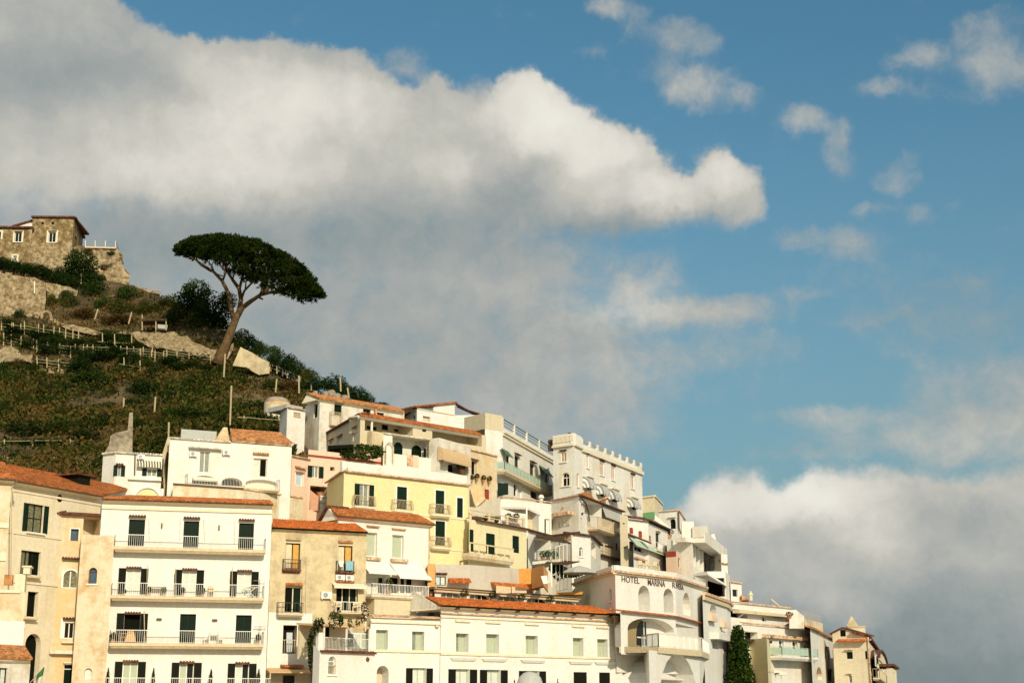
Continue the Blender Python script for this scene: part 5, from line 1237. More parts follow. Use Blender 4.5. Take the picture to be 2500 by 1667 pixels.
# long veranda with arched windows, on the roof of the long white house
h = Bld('veranda', 'low veranda with a row of arched glazed bays above the orange red roof', 'veranda',
        [H5(112, 90), H5(1912, 222)], 133, mat='white', back=4)
F = h.F[0]
for k in range(5):
    x0 = 190 + k * 365; y0 = 125 + k * 25
    win(h, 0, H5.r(x0, y0, x0 + 255, y0 + 95), d=.25, pane='blind_grey', frame='trim', mull=2, arch=.4, pane2='glass' if k in (1, 3) else None)
mb = MB(); mb.fbox(F, -.2, F.L + .2, -4.2, .5, h.z + .003, h.z + .18); mb.fbox(F, -.1, F.L + .1, .003, .3, h.z - .25, h.z - .002); mb.build('roof', 'slab', h.root)
mb = MB(); mb.fbox(F, -.2, F.L + .2, .501, .56, h.z + .08, h.z + .2); mb.build('gutter', 'brown', h.root)
h.finish()
for k in range(4):
    u, z = F.hit(*H5(490 + k * 365, 190 + k * 25), .5); potted(F.W(u, .5, z - .4), 1.2, 'shrub between the %s veranda bays from the left' % ('first and second', 'second and third', 'third and fourth', 'fourth and fifth')[k], 'leaf_olive', group='shrubs between the veranda bays', r=.4)
# grey fence, railed landing
mb = MB(); prism_px(mb, [H3(1375, 1440), H3(1640, 1345), H3(1655, 1520), H3(1375, 1540)], 149, .25); tag(mb.build('terrace_wall', 'grey_wall'), 'pale boundary wall of the parasol terrace, left of the hotel side wall', 'wall')
rl = thing('railing', P(*H3(1660, 1490), 150), 'white barred landing rail left of the hotel side wall', 'railing')
a_, c_ = P(*H3(1660, 1495), 150), P(*H3(1805, 1455), 150); mb = MB(); rail_bars(mb, a_, c_, 4.6, .3, .05); mb.build('bars', 'rail_white', rl)
mb = MB(); mb.hexa([a_ + Vector((-.3, 0, -.2)), c_ + Vector((1.6, 0, -.5)), c_ + Vector((1.6, 2, -.5)), a_ + Vector((-.3, 2, -.2))], [a_ + Vector((-.3, 0, 0)), c_ + Vector((1.6, 0, -.2)), c_ + Vector((1.6, 2, -.2)), a_ + Vector((-.3, 2, 0))]); mb.build('landing', 'cloth_orange', rl)
# ---------------------------------------------------------------- upper left of the town
h = Bld('house', 'long white house under a strip of orange tiles, highest on the left below the scrub', 'house',
        [G4(548, 275), G4(738, 172), G4(1815, 345)], 160, ref=1, mat='white_worn', back=8)
F = h.F[1]
roof(h, 1, G4(735, 160), G4(1818, 338), G4(560, 82), G4(1700, 290), oh=.4, run=3.4, mat='roof_orange', soffit='trim_cream')
win(h, 0, G4.r(658, 240, 706, 415), d=.25, pane='interior_shade', frame='shutter_dark', mull=0)
win(h, 1, G4.r(920, 250, 1016, 382), d=.2, pane='glass_green', frame='green', mull=1, hood='ledge', hg=.2, hp=.35, hm='green_light', name='balcony_door')
balcony(h, 1, G4(880, 495), G4(1025, 515), .5, .2, rail=1.4, rm='rail_tan', gap=.12)
win(h, 1, G4.r(1288, 302, 1388, 352), d=.25, pane='interior_shade', frame='brown', mull=1); win(h, 1, G4.r(1465, 350, 1558, 395), d=.25, pane='interior_shade', frame='brown', mull=1)
mb = MB(); f0 = h.F[0]; mb.fbox(f0, -.1, f0.L * .55, -1.2, -.6, h.z - .1, h.z + .7); mb.build('parapet', 'stone_grey', h.root)
mb = MB(); u, z = F.hit(*G4(1440, 350), .1); mb.fbox(F, u - .12, u + .12, .003, .25, z - .1, z + .9); mb.build('chimney', 'roof_orange', h.root)
h.finish()
h = Bld('house', 'low white block with one louvred window beside the long house, above the tiled roof', 'house',
        [G4(232, 345), G4(322, 285), G4(552, 326)], 159, ref=1, mat='white', back=5)
win(h, 1, G4.r(397, 350, 490, 420), d=.1, pane='tan_side', frame='shutter_tan', mull=0, bars=(.33, .66), trim=.12)
for i in (0, 1): coping(h, i, mat='coping_tile', d0=-.3, d1=.2)
mb = MB(); f1 = h.F[1]; mb.fbox(f1, .3, f1.L, -4, -.5, h.z + .002, h.z + .5); mb.build('roof_slab', 'tarp', h.root)
h.finish()
h = Bld('house', 'white house with a red edged shed roof on the skyline, upper left of centre', 'house',
        [G4(1822, 392), G4(1975, 300), H1(470, 262), H1(950, 255)], 184, ref=1, mat='white_clean', back=7)
F = h.F[1]; f0 = h.F[0]
win(h, 0, G4.r(1910, 385, 1950, 436), d=.25, pane='interior_shade', frame='trim', mull=0); win(h, 1, G4.r(2050, 400, 2146, 462), d=.3, pane='tan_side', frame='shutter_tan', mull=0)
zt = zat(h, 1, *H1(460, 25)); zb = zat(h, 1, *G4(1985, 275))
mb = MB(); mb.hexa([F.W(0, .01, h.z - .05), F.W(F.L, .01, h.z - .05), F.W(F.L, .01, zt), F.W(0, .01, zb)], [F.W(0, -6, h.z - .05), F.W(F.L, -6, h.z - .05), F.W(F.L, -6, zt), F.W(0, -6, zb)]); mb.build('gable', 'white_clean', h.root)
mb = MB(); tile_sheet(mb, F.W(-.5, .35, zb - .05), F.W(-.5, -6, zb - .05), F.W(F.L + .2, .35, zt + .12), F.W(F.L + .2, -6, zt + .12)); mb.build('roof', 'roof_red', h.root)
mb = MB(); q0 = [f0.W(-.1, .3, h.z - .15), f0.W(f0.L, .3, h.z + .1)]; 
mb.hexa([f0.W(-.3, .35, h.z - .2), f0.W(f0.L + .1, .35, zb - .25), f0.W(f0.L + .1, -2.5, zb + .3), f0.W(-.3, -2.5, h.z + .2)], [f0.W(-.3, .35, h.z - .05), f0.W(f0.L + .1, .35, zb - .1), f0.W(f0.L + .1, -2.5, zb + .45), f0.W(-.3, -2.5, h.z + .35)]); mb.build('side_roof', 'roof_dark', h.root)
zc = zat(h, 1, *H1(150, 200)); band(h, 1, zc - .08, zc + .08, d=.1, mat='trim_cream')
f2 = h.F[2]; mb = MB(); 
mb.hexa([f2.W(0, .2, h.z + 1.6), f2.W(f2.L * .55, .2, h.z + .5), f2.W(f2.L, .2, h.z + .05), f2.W(f2.L, -3, h.z + .05), f2.W(0, -3, h.z + 1.6)], [f2.W(0, .2, h.z + 1.75), f2.W(f2.L * .55, .2, h.z + .68), f2.W(f2.L, .2, h.z + .2), f2.W(f2.L, -3, h.z + .2), f2.W(0, -3, h.z + 1.75)]); mb.build('broken_roof', 'roof_dark', h.root)
h.finish()
# tan house with the slanting side wall and deep loggia
h = Bld('house', 'tan house with a deep loggia under a thin red roof and slanting side wall', 'house',
        [G4(705, 695), G4(1255, 378), H1(1075, 650)], 150, ref=1, mat='tan_side', back=7)
F = h.F[1]; f0 = h.F[0]
win(h, 0, G4.r(1160, 545, 1212, 705), d=.2, pane='curtain', frame='trim', mull=1, hood='tile', hg=.1, hp=.2); win(h, 0, G4.r(962, 655, 1020, 750), d=.2, pane='curtain', frame='trim', mull=1, hood='tile', hg=.1, hp=.2); win(h, 0, G4.r(858, 705, 906, 755), d=.2, pane='curtain', frame='trim', mull=0, hood='tile', hg=.1, hp=.2)
cavity(h, 1, G4.r(1310, 445, 1925, 625), 2.6, mat='tan_side', name='loggia')
cavity(h, 1, (G4(2170, 545) + H1(990, 790)), 2.4, mat='tan_side', name='loggia')
mb = MB(); 
for x0, x1, y0, y1 in ((1345, 1460, 520, 575), (1535, 1605, 500, 575), (1690, 1815, 560, 605)):
    u0, z1 = F.hit(*G4(x0, y0), -2.5); u1, z0 = F.hit(*G4(x1, y1), -2.5); q = MB(); q.fbox(F, u0, u1, -2.58, -2.5, z0, z1); q.build('loggia_window', 'dark', h.root)
mb = MB(); u = F.hit(*G4(1400, 500), -.1)[0]; zb_, zt_ = zat(h, 1, *G4(1400, 580), -.1), zat(h, 1, *G4(1400, 440), -.1); mb.fbox(F, u - .1, u + .1, -.2, -.05, zb_ - 1, zt_); mb.build('post', 'white', h.root)
mb = MB(); u0, z0 = F.hit(*G4(1340, 610), .02); u1, _ = F.hit(*G4(1560, 620), .02); mb.fbox(F, u0, u1, .01, .9, z0 - 2.4, z0 + .1); mb.build('parapet', 'tan', h.root)
roof(h, 1, G4(1250, 372), H1(985, 640), G4(1265, 350), H1(850, 560), oh=.5, run=2.0, mat='roof_red', soffit='trim')
mb = MB(); mb.hexa([f0.W(-.2, .3, h.z - .05), f0.W(f0.L + .1, .3, h.z - .05), f0.W(f0.L + .1, -1, h.z + .1), f0.W(-.2, -1, h.z + .1)], [f0.W(-.2, .3, h.z + .14), f0.W(f0.L + .1, .3, h.z + .14), f0.W(f0.L + .1, -1, h.z + .3), f0.W(-.2, -1, h.z + .3)]); mb.build('roof_verge', 'roof_dark', h.root)
u, z = F.hit(*G4(2065, 580)); q = MB(); q.fbox(F, u - .25, u + .25, .003, .05, z - .1, z + .75); q.build('arched_shutter', 'shutter_dark', h.root)
h.finish()
# roof terrace plants and shade between the pink house and the tan house
mb = MB(); a_ = P(*G4(835, 765), 146); prism_px(mb, [G4(840, 770), G4(1160, 755), G4(1150, 800), G4(850, 812)], 144.5, 3); tag(mb.build('shade_net', 'dark'), 'black shade net over the terrace behind the pink parapet', 'shade net')
mb = MB(); prism_px(mb, [G4(1190, 800), G4(1520, 745), G4(1530, 765), G4(1300, 850), G4(1195, 830)], 145.5, 2); tag(mb.build('shed_roof', 'tan'), 'low sloping shed roof on the terrace behind the pink parapet', 'roof')
hedge = thing('hedge', P(*G4(1260, 870), 145), 'low clipped green hedge behind the pink parapet', 'hedge'); lb = MB(); p_ = P(*G4(1270, 850), 145); leaf_cloud(lb, p_, 2.4, .6, .8, 700, .3); lb.build('foliage', 'leaf_mid', hedge)
# white house with two dark arched doors
h = Bld('house', 'white house with two dark arched doors on a terrace, above the yellow house', 'house',
        [G4(1548, 615), G4(2165, 700)], 147, mat='white', back=5)
F = h.F[0]
cavity(h, 0, G4.r(1660, 640, 2200, 1000), 1.5, mat='white_worn', name='porch')
for x0, x1, y0, y1 in ((1690, 1790, 722, 872), (1912, 2032, 760, 912)):
    mb = MB(); u0, z1 = F.hit(*G4(x0, y0), -1.4); u1, z0 = F.hit(*G4(x1, y1), -1.4); cvx = arch_curve(u0, u1, z1 - (u1 - u0) / 2, (u1 - u0) / 2)
    ring = [(u1, z0 - .5)] + [(a, c) for a, c in reversed(cvx)] + [(u0, z0 - .5)]
    mb.hexa([F.W(a, -1.48, c) for a, c in ring], [F.W(a, -1.4, c) for a, c in ring]); mb.build('arched_door', 'glass_green', h.root)
mb = MB(); u0, z0 = F.hit(*G4(1570, 1000), .05); mb.fbox(F, u0, F.L + 2, .01, .15, z0 - 1.2, zat(h, 0, *G4(1800, 890), .1)); mb.build('parapet', 'white', h.root)
u0, z1 = F.hit(*G4(1560, 740), .1); u1, z0 = F.hit(*G4(1665, 1000), .1)
cv_ = arch_curve(u0 + .1, u1 - .1, z1 - .4, .5); mb = MB(); mb.tube([F.W(cv_[0][0], .25, z0)] + [F.W(a, .25, c) for a, c in cv_] + [F.W(cv_[-1][0], .25, z0)], .06, 5); mb.build('garden_arch', 'rail_tan', h.root)
coping(h, 0, mat='coping_white', d0=-.3, d1=.15); h.finish()
for x, y, c_, lb in ((1885, 960, 'coping_tile', 'pink towel on the white terrace parapet'), (1960, 965, 'pink', 'pale pink cloth on the white terrace parapet')):
    u, z = F.hit(*G4(x, y - 50), .17); mb = MB(); mb.fbox(F, u - .35, u + .35, .16, .2, z - 1.0, z + .15); tag(mb.build('towel', c_), lb, 'towel')
# stone house with the big awning arch
h = Bld('house', 'rough pale stone house with a wide arch shaded by a tan dome awning, centre', 'house',
        [H1(-20, 715), H1(170, 690), H1(782, 862)], 150, ref=1, mat='white_worn', back=5)
F = h.F[1]
r_ = H1.r(195, 935, 735, 1375); cavity(h, 1, r_, 2.0, arch=1.6, mat='interior_shade', name='wide_arch')
awning(h, 1, H1.r(205, 950, 735, 1165), .7, 'awning_tan', .1, dome=True)
h.finish()
potted(F.W(F.hit(*H1(600, 1340), -.4)[0], -.4, zat(h, 1, *H1(600, 1375), -.4)), 1.2, 'dark potted plant inside the wide arch under the tan awning', 'leaf_mid', r=.6)
parasol(F.W(F.hit(*H1(300, 1340), -.6)[0], -.6, zat(h, 1, *H1(300, 1375), -.6)), 1.5, .9, 'white parasol inside the wide arch under the tan awning')
# ochre wall house with one door
h = Bld('house', 'ochre stained house wall with one tall dark window above a row of plants', 'house',
        [H1(775, 925), H1(1282, 1052)], 156, mat='ochre', back=5, drop=20)
F = h.F[0]
win(h, 0, H1.r(785, 1130, 892, 1402), d=.3, pane='dark', frame='trim_cream', mull=0, hood='tile', hg=.15, hp=.25, trim=.12, trm='trim_cream')
win(h, 0, H3.r(748, 180, 806, 305), d=.1, pane='red_paint', frame='red', mull=0, name='door')
coping(h, 0, mat='coping_tile', d0=-.2, d1=.15); h.finish()
for k, (x, y) in enumerate(((795, 1500), (900, 1470), (1025, 1500), (1140, 1520))):
    u, z = F.hit(*H1(x, y + 45), .35); potted(F.W(u, .35, z), .8, 'potted plant on the ochre wall, %s from the left of four in a line' % ('first', 'second', 'third', 'fourth')[k], ('leaf_olive', 'leaf_dry')[k % 2], group='potted plants on the ochre wall', r=.28)
mb = MB(); prism_px(mb, [H3(560, 150), H3(690, 110), H3(760, 300), H3(640, 410), H3(610, 340)], 154, 1); tag(mb.build('buttress', 'ochre'), 'sloping stained buttress at the right side of the yellow house', 'buttress')
mb = MB(); prism_px(mb, [H3(555, 400), H3(640, 410), H3(945, 275), H3(955, 520), H3(555, 520)], 149, 3); tag(mb.build('retaining_wall', 'grey_wall'), 'grey tan retaining wall behind the posted roof terrace', 'wall')
# white house with green glass balcony
h = Bld('house', 'tall white house with a long green railed balcony and a railed roof terrace', 'house',
        [H1(1050, 520), H1(1388, 572), H1(2470, 1189)], 176, ref=1, mat='white', back=7, drop=22)
F = h.F[1]
win(h, 1, H1.r(1430, 1012, 1540, 1285), d=.25, pane='curtain', pane2='dark', frame='trim', mull=1, name='balcony_door'); awning(h, 1, H1.r(1405, 945, 1545, 1010), .7, 'green_light', .1)
win(h, 1, H1.r(1618, 1042, 1702, 1340), d=.25, pane='glass_green', frame='green', mull=0, hood='tile', hg=.25, hp=.4, name='balcony_door')
win(h, 1, H1.r(1910, 1190, 1992, 1490), d=.25, pane='glass_green', frame='green', mull=0, hood='tile', hg=.25, hp=.4, name='balcony_door')
win(h, 1, H1.r(2185, 1345, 2268, 1620), d=.25, pane='glass_green', frame='trim', mull=0, name='balcony_door'); awning(h, 1, H1.r(2140, 1290, 2310, 1375), .8, 'green_light', .1)
bl = balcony(h, 1, H1(1432, 1325), H3(1612, 205), 1.0, .5, rail=.95, rm='glass_rail', sm='slab', style='panel')
for x0, x1, y0, y1 in ((1120, 1165, 110, 265), (1170, 1225, 150, 285)):
    win(h, 1, H3.r(x0, y0, x1, y1), d=.25, pane='dark' if x0 < 1150 else 'curtain', frame='trim', mull=0)
win(h, 1, H3.r(1335, 205, 1420, 300), d=.25, pane='glass_green', frame='green', mull=1)
zc = zat(h, 1, *H1(1800, 800)) ; mb = MB(); mb.fbox(F, -.1, F.L + .1, .003, .35, h.z - .2, h.z - .02); mb.fbox(F, -.05, F.L, .003, .2, h.z - .5, h.z - .21); mb.build('cornice', 'trim_cream', h.root)
mb = MB(); mb.fbox(F, 0, F.L, -.25, -.02, h.z + .002, h.z + .55); mb.build('parapet', 'white', h.root)
rb = MB()
for x, y in ((1380, 400), (1605, 520), (1842, 660), (2080, 800)):
    u = F.hit(*H1(x, y), -.15)[0]; rb.fbox(F, u - .13, u + .13, -.28, -.01, h.z + .55, h.z + 1.75)
rb.build('terrace_post', 'white', h.root)
rb = MB(); 
for q in (.9, 1.3, 1.65): rb.bar(F.W(0, -.14, h.z + q), F.W(F.L, -.14, h.z + q), .05 if q < 1.6 else .1)
rb.build('terrace_railing', 'green_light', h.root)
f0 = h.F[0]; mb = MB(); zt = zat(h, 0, *H1(1200, 240)); mb.fbox(f0, .02, f0.L - .05, -4, .02, h.z + .002, zt); mb.build('rooftop_block', 'tan_side', h.root)
h.finish()
antenna(F.W(F.hit(*H1(1595, 450), -.6)[0], -.6, h.z), 3.4, 'thin antenna on the roof terrace of the green balcony house')
# small annex under the green balcony
mb = MB(); prism_px(mb, [H3(912, 95), H3(1050, 100), H3(1050, 240), H3(915, 260)], 174, .3); tag(mb.build('dark_awning', 'green'), 'dark green awning at the left foot of the green balcony house', 'awning')
# tall white villa with striped dome awnings
h = Bld('house', 'tall white villa with four striped dome awnings and a crenellated parapet, on the skyline', 'house',
        [H2(345, 400), H2(688, 356), H2(815, 418), H2(1822, 818)], 182, ref=1, mat='white', back=10, drop=24)
f0, fb_, F = h.F
def tw_(i, x0, y0, x1, y1, **k): return win(h, i, H2.r(x0, y0, x1, y1), d=.15, pane='shutter_tan', frame='trim', mull=1, hood='ledge', hg=.3, hp=.25, sill=.15, **k)
tw_(0, 472, 510, 562, 662)
win(h, 0, H2.r(490, 842, 616, 1062), d=.3, pane='interior_shade', frame='trim', mull=1, bars=(.62,), arch=True, trim=.25, trm='trim_cream', sill=.15)
for q in ((893, 560, 936, 760), (1120, 680, 1187, 885), (1313, 755, 1370, 965), (1635, 898, 1692, 1105)): tw_(2, *q)
win(h, 1, H2.r(735, 850, 772, 1075), d=.15, pane='shutter_tan', frame='trim', mull=0, arch=True, sill=.12)
for k, (x0, y0, x1, y1) in enumerate(((900, 945, 1062, 1080), (1120, 1065, 1292, 1190), (1312, 1145, 1490, 1275), (1635, 1288, 1808, 1405))):
    win(h, 2, H2.r(x0 + 15, y0 + 40, x1 - 60, y1 + 60), d=.3, pane='interior_shade', frame='shutter_dark', mull=0)
    awning(h, 2, H2.r(x0, y0, x1 - 60, y1), 1.1, 'awning_stripe', .12, dome=True)
    u0, z0 = F.hit(*H2(x0, y0 - 55)); u1, _ = F.hit(*H2(x1 - 55, y0 + 5)); mb = MB(); mb.fbox(F, u0, u1, .003, .25, z0 - .1, z0 + .1); mb.build('ledge', 'trim_cream', h.root)
zp = zat(h, 0, *H2(520, 205))
mb = MB()
for i, f in enumerate(h.F):
    if i < 2: mb.fbox(f, -.05, f.L + .05, -.4, .05, h.z + .002, zp)
mb.build('tower_parapet', 'white', h.root)
mb = MB(); n_ = 5
for k in range(n_):
    u = f0.L * (k + .5) / n_; mb.fbox(f0, u - .28, u + .28, .051, .14, h.z + .3, zp - .2)
mb.build('parapet_panel', 'trim_cream', h.root)
mb = MB()
for i, f in enumerate(h.F):
    mb.fbox(f, -.05, f.L + .05, .003, .3, h.z - .28 if i < 2 else h.z - .55, h.z - .05 if i < 2 else h.z - .1)
mb.build('cornice', 'trim_cream', h.root)
mb = MB(); mb.fbox(F, .1, F.L, -.3, 0, h.z + .002, h.z + .45); 
for k in range(9):
    u = .3 + (F.L - .5) * k / 8; mb.fbox(F, u - .25, u + .25, -.32, .02, h.z + .451, h.z + 1.15)
mb.build('parapet', 'white', h.root)
rb = MB(); rb.bar(F.W(.3, -.15, h.z + .95), F.W(F.L - .2, -.15, h.z + .95), .06, .3); rb.build('parapet_rail', 'metal_grey', h.root)
h.finish()
for x, y, lb, hh in ((1430, 480, 'antenna at the middle of the crenellated villa roof', 2.2), (1740, 640, 'small antenna at the right end of the crenellated villa roof', 1.5)):
    antenna(F.W(F.hit(*H2(x, y + 80), -1)[0], -1, h.z), hh, lb)
q = f0.W(f0.L * .55, -1.2, zp); mb = MB(); mb.lathe(q, [(.36, 0), (.36, .2), (.25, .35), (.1, .4)], 10); tag(mb.build('roof_vent', 'roof_dark'), 'dark roof vent on the crenellated villa corner tower', 'vent')
q = f0.W(-.9, -.8, h.z + .2); mb = MB(); mb.lathe(q, [(.42, -.6), (.5, .1), (.3, .25), (.48, .5), (.35, .8)], 9); tag(mb.build('chimney', 'brown'), 'brown clay chimney between the green balcony house and the villa', 'chimney')
# ---------------------------------------------------------------- centre right: terraced white houses
h = Bld('house', 'white house with tan copings and a white pergola, below the long green balcony', 'house',
        [H3(950, 300), H3(1215, 322), H3(1600, 365)], 163, ref=1, mat='white', back=6)
F = h.F[1]
for i in (0, 1): coping(h, i, mat='coping_tile', d0=-.4, d1=.15, lift=.15)
win(h, 1, H3.r(1512, 555, 1578, 760), d=.2, pane='glass_green', pane2='curtain', frame='trim', mull=1, name='balcony_door')
cavity(h, 1, H3.r(1295, 470, 1440, 720), 1.2, mat='tan_side', name='recess')
pg = h.F[0]; q = [P(*H3(965, 415), 158), P(*H3(1285, 420), 156), P(*H3(1455, 505), 160)]
mb = MB()
for k in range(2): mb.bar(q[k], q[k + 1], .16, .22)
bk2 = [q[0] + Vector((1.5, 3.5, 0)), q[2]]
mb.bar(q[0], bk2[0], .12); mb.bar(bk2[0], q[2], .12)
for k in range(6):
    mb.bar(q[0].lerp(q[1], (k + .5) / 6), bk2[0].lerp(q[2], (k + .5) / 6), .07)
pgo = thing('pergola', q[1] + Vector((0, 0, -3)), 'white wooden pergola on the roof terrace beside the tan coped white house', 'pergola'); mb.build('beams', 'trim', pgo)
for p in q[:2]:
    mb = MB(); mb.bar(p, p + Vector((0, 0, -3.2)), .16); mb.build('post', 'trim', pgo)
mb = MB(); mb.hexa([p + Vector((0, 0, .05)) for p in (q[0], q[1], q[2], bk2[0])], [p + Vector((0, 0, .12)) for p in (q[0], q[1], q[2], bk2[0])]); mb.build('reed_roof', 'awning_cream', pgo)
h.finish()
for x, lb in ((1050, 'green shrub in a pot at the left under the white pergola'), (1150, 'green shrub in a pot at the right under the white pergola')):
    potted(P(*H3(x, 590), 157), .9, lb, 'leaf_mid', r=.4)
chimney_pot = P(*H3(1470, 290), 166)
mb = MB(); mb.lathe(chimney_pot + Vector((0, 0, -1)), [(.22, .2), (.22, .9), (.36, 1.), (.26, 1.3), (.1, 1.4)], 10); tag(mb.build('chimney', 'white'), 'white domed chimney on the tan coped house beside the villa', 'chimney')
# corner house with the painted tile panel
h = Bld('house', 'white corner house with a painted tile panel, grey blinds on its side', 'house',
        [H3(1600, 322), H3(1945, 262), J2(1555, 500)], 166, ref=1, mat='white', back=7)
F, G = h.F
mb = MB(); tile_strip(mb, F, 0, F.L + .1, h.z + .12, -.5, .2, .14); mb.build('coping', 'roof_orange', h.root)
ap = F.W(F.L * .75, -2.5, h.z + .9); c0, c1, c2 = F.W(F.L * .3, .0, h.z + .1), F.W(F.L, .2, h.z + .12), G.W(G.L * .35, .2, h.z + .12)
mb = MB(); mb.face(c0, c1, ap); mb.face(c1, c2, ap); mb.face(c0 + Vector((0, 0, -.1)), c1 + Vector((0, 0, -.1)), c2 + Vector((0, 0, -.1)), ap + Vector((0, 0, -.15))); mb.build('roof', 'roof_orange', h.root)
u0, u1, z0, z1 = F.rect(H3.r(1660, 480, 1885, 520)); mb = MB(); mb.fbox(F, u0, u1, .003, .8, z0, z1); mb.build('ledge', 'coping_tile', h.root)
u0, u1, z0, z1 = F.rect(H3.r(1695, 572, 1838, 650)); mb = MB(); mb.fbox(F, u0, u1, .003, .06, z0, z1)
m, t, bs = nt('tile_picture'); vo = N(t, 'ShaderNodeTexVoronoi'); vo.inputs['Scale'].default_value = 3.5; t.links.new(objvec(t), vo.inputs['Vector'])
sc_ = N(t, 'ShaderNodeSeparateColor'); t.links.new(vo.outputs['Color'], sc_.inputs[0])
t.links.new(ramp(t, sc_.outputs[0], [(.2, (.7, .66, .55)), (.45, (.6, .30, .10)), (.65, (.72, .6, .25)), (.85, (.3, .4, .45))]), bs.inputs['Base Color'])
mb.build('tile_panel', m, h.root)
mb = MB(); u, z = F.hit(*H3(1760, 400)); mb.lathe(F.W(u, .08, z - .15), [(.05, 0), (.16, .15), (.05, .3)], 8); mb.build('wall_lamp', 'stained', h.root)
mb = MB(); mb.fbox(G, -.05, G.L, .003, .5, h.z - .02, h.z + .12); mb.build('roof_edge', 'roof_dark', h.root)
cavity(h, 1, J2.r(880, 300, 1195, 560), 2.0, mat='tan_side', name='loggia')
for x0, x1, y0, y1 in ((1205, 1370, 420, 650), (1378, 1512, 490, 700)):
    cavity(h, 1, J2.r(x0, y0, x1, y1 + 110), 1.6, mat='interior_shade', name='loggia')
    mb = MB(); u0, zt = G.hit(*J2(x0, y0 - 30)); u1, _ = G.hit(*J2(x1, y0 + 30)); zb = G.hit(*J2((x0 + x1) / 2, (y0 + y1) / 2 + 55), .4)[1]
    mb.hexa([G.W(u0, .02, zt), G.W(u1, .02, zt), G.W(u1, .5, zb), G.W(u0, .5, zb)], [G.W(u0, .06, zt), G.W(u1, .06, zt), G.W(u1, .54, zb), G.W(u0, .54, zb)]); mb.build('blind', 'awning_grey', h.root)
bl = balcony(h, 1, J2(1140, 735), J2(1530, 910), 1.3, .35, rail=1.2, rm='rail_tan', sm='stained', gap=.12)
win(h, 1, J2.r(838, 600, 862, 850), d=.3, pane='dark', frame='brown', mull=0); win(h, 1, J2.r(848, 360, 905, 560), d=.3, pane='interior_shade', frame='brown', mull=0)
win(h, 1, J2.r(1262, 1085, 1415, 1240), d=.3, pane='interior_shade', frame='trim_cream', mull=0, grille=.7); win(h, 1, J2.r(1445, 1040, 1480, 1165), d=.1, pane='red', frame='red', mull=0)
bl2 = balcony(h, 1, J2(1225, 1190), J2(1545, 1345), .6, .2, rail=.9, rm='rail_tan', sm='brown', gap=.2)
pipe(h, 1, [J2(810, 200), J2(930, 350), J2(975, 500), J2(990, 655)], r=.09, mat='iron', d=.3, name='bent_pipe')
h.finish()
mb = MB(); prism_px(mb, [J2(1120, 290), J2(1310, 225), J2(1320, 245), J2(1130, 310)], 177, 1.5); tag(mb.build('porch_roof', 'roof_orange'), 'small orange tiled porch roof below the striped dome awnings', 'roof')
# tan pillar tower beside it
h = Bld('tower_house', 'slim bare tan tower wall with two small holes, left of the house with red shutters', 'house',
        [J2(1520, 540), J2(1655, 560)], 172, mat='tan_side', back=4)
for r_ in ((1572, 680, 1608, 715), (1598, 1098, 1632, 1132)): cavity(h, 0, J2.r(*r_), .3, mat='brown', name='wall_hole')
h.finish()
# white house with red shutters and the long green awning
h = Bld('house', 'white house with three red shutters under a dark roof edge', 'house',
        [J1(212, 560), J1(535, 600), J1(850, 745)], 177, ref=1, mat='white', back=6)
F, G = h.F
for f, lo, hi in ((F, 0, .0), (G, 0, .3)):
    mb = MB(); mb.hexa([f.W(-.05, -.5, h.z + .25), f.W(f.L + hi, -.5, h.z + .25), f.W(f.L + hi, .45, h.z), f.W(-.05, .45, h.z)], [f.W(-.05, -.5, h.z + .5), f.W(f.L + hi, -.5, h.z + .5), f.W(f.L + hi, .45, h.z + .15), f.W(-.05, .45, h.z + .15)]); mb.build('roof', 'roof_dark', h.root)
mb = MB()
for k in range(9): u = G.L * (k + .5) / 9; mb.fbox(G, u - .07, u + .07, .003, .4, h.z - .22, h.z - .02)
mb.build('rafters', 'shutter_dark', h.root)
for i, r_ in ((0, (240, 700, 298, 800)), (0, (385, 755, 440, 868)), (1, (555, 828, 580, 922))):
    win(h, i, J1.r(*r_), d=.08, pane='red', frame='red', mull=0, shut='closed', shm='red', arch=.12)
mb = MB(); u0, z0 = F.hit(*J1(212, 785)); zc = F.hit(*J1(530, 905))[1]
win(h, 1, J1.r(660, 790, 718, 1045), d=.2, pane='glass_green', frame='green', mull=1, hood='ledge', hg=.25, hp=.3, hm='trim_cream', name='balcony_door')
balcony(h, 1, J1(690, 1055), J1(830, 1110), .6, .2, rail=.9, rm='rail_white', gap=.2)
h.finish()
v = Bld('veranda', 'glazed veranda under a long pale green awning, below the red shutters', 'veranda', [J1(300, 905), J1(905, 1125)], 172, mat='white', back=4, drop=7)
F = v.F[0]
for x0, x1, y0, y1 in ((318, 545, 1020, 1100), (568, 705, 1105, 1180), (760, 838, 1190, 1245), (845, 895, 1225, 1270)):
    win(v, 0, J1.r(x0, y0, x1, y1), d=.3, pane='dark', frame='trim', mull=2 if x1 - x0 > 100 else 0)
awning(v, 0, J1.r(300, 990, 910, 1075), .8, 'awning_green', .08)
u0, z0 = F.hit(*J1(300, 1190)); zc = zat(v, 0, *J1(480, 1230)); band(v, 0, zc - .1, zc + .1, d=.25, mat='coping_tile')
v.finish()
mb = MB(); prism_px(mb, [J1(205, 780), J1(590, 935), J1(592, 950), J1(205, 800)], 174, 1.2); tag(mb.build('terrace_edge', 'brown'), 'thin red brown terrace edge under the red shutters', 'terrace edge')
mb = MB(); prism_px(mb, [J1(235, 915), J1(300, 935), J1(298, 1080), J1(240, 1060)], 171, .3); tag(mb.build('dark_door', 'shutter_dark'), 'dark door at the left end of the veranda under the green awning', 'door')
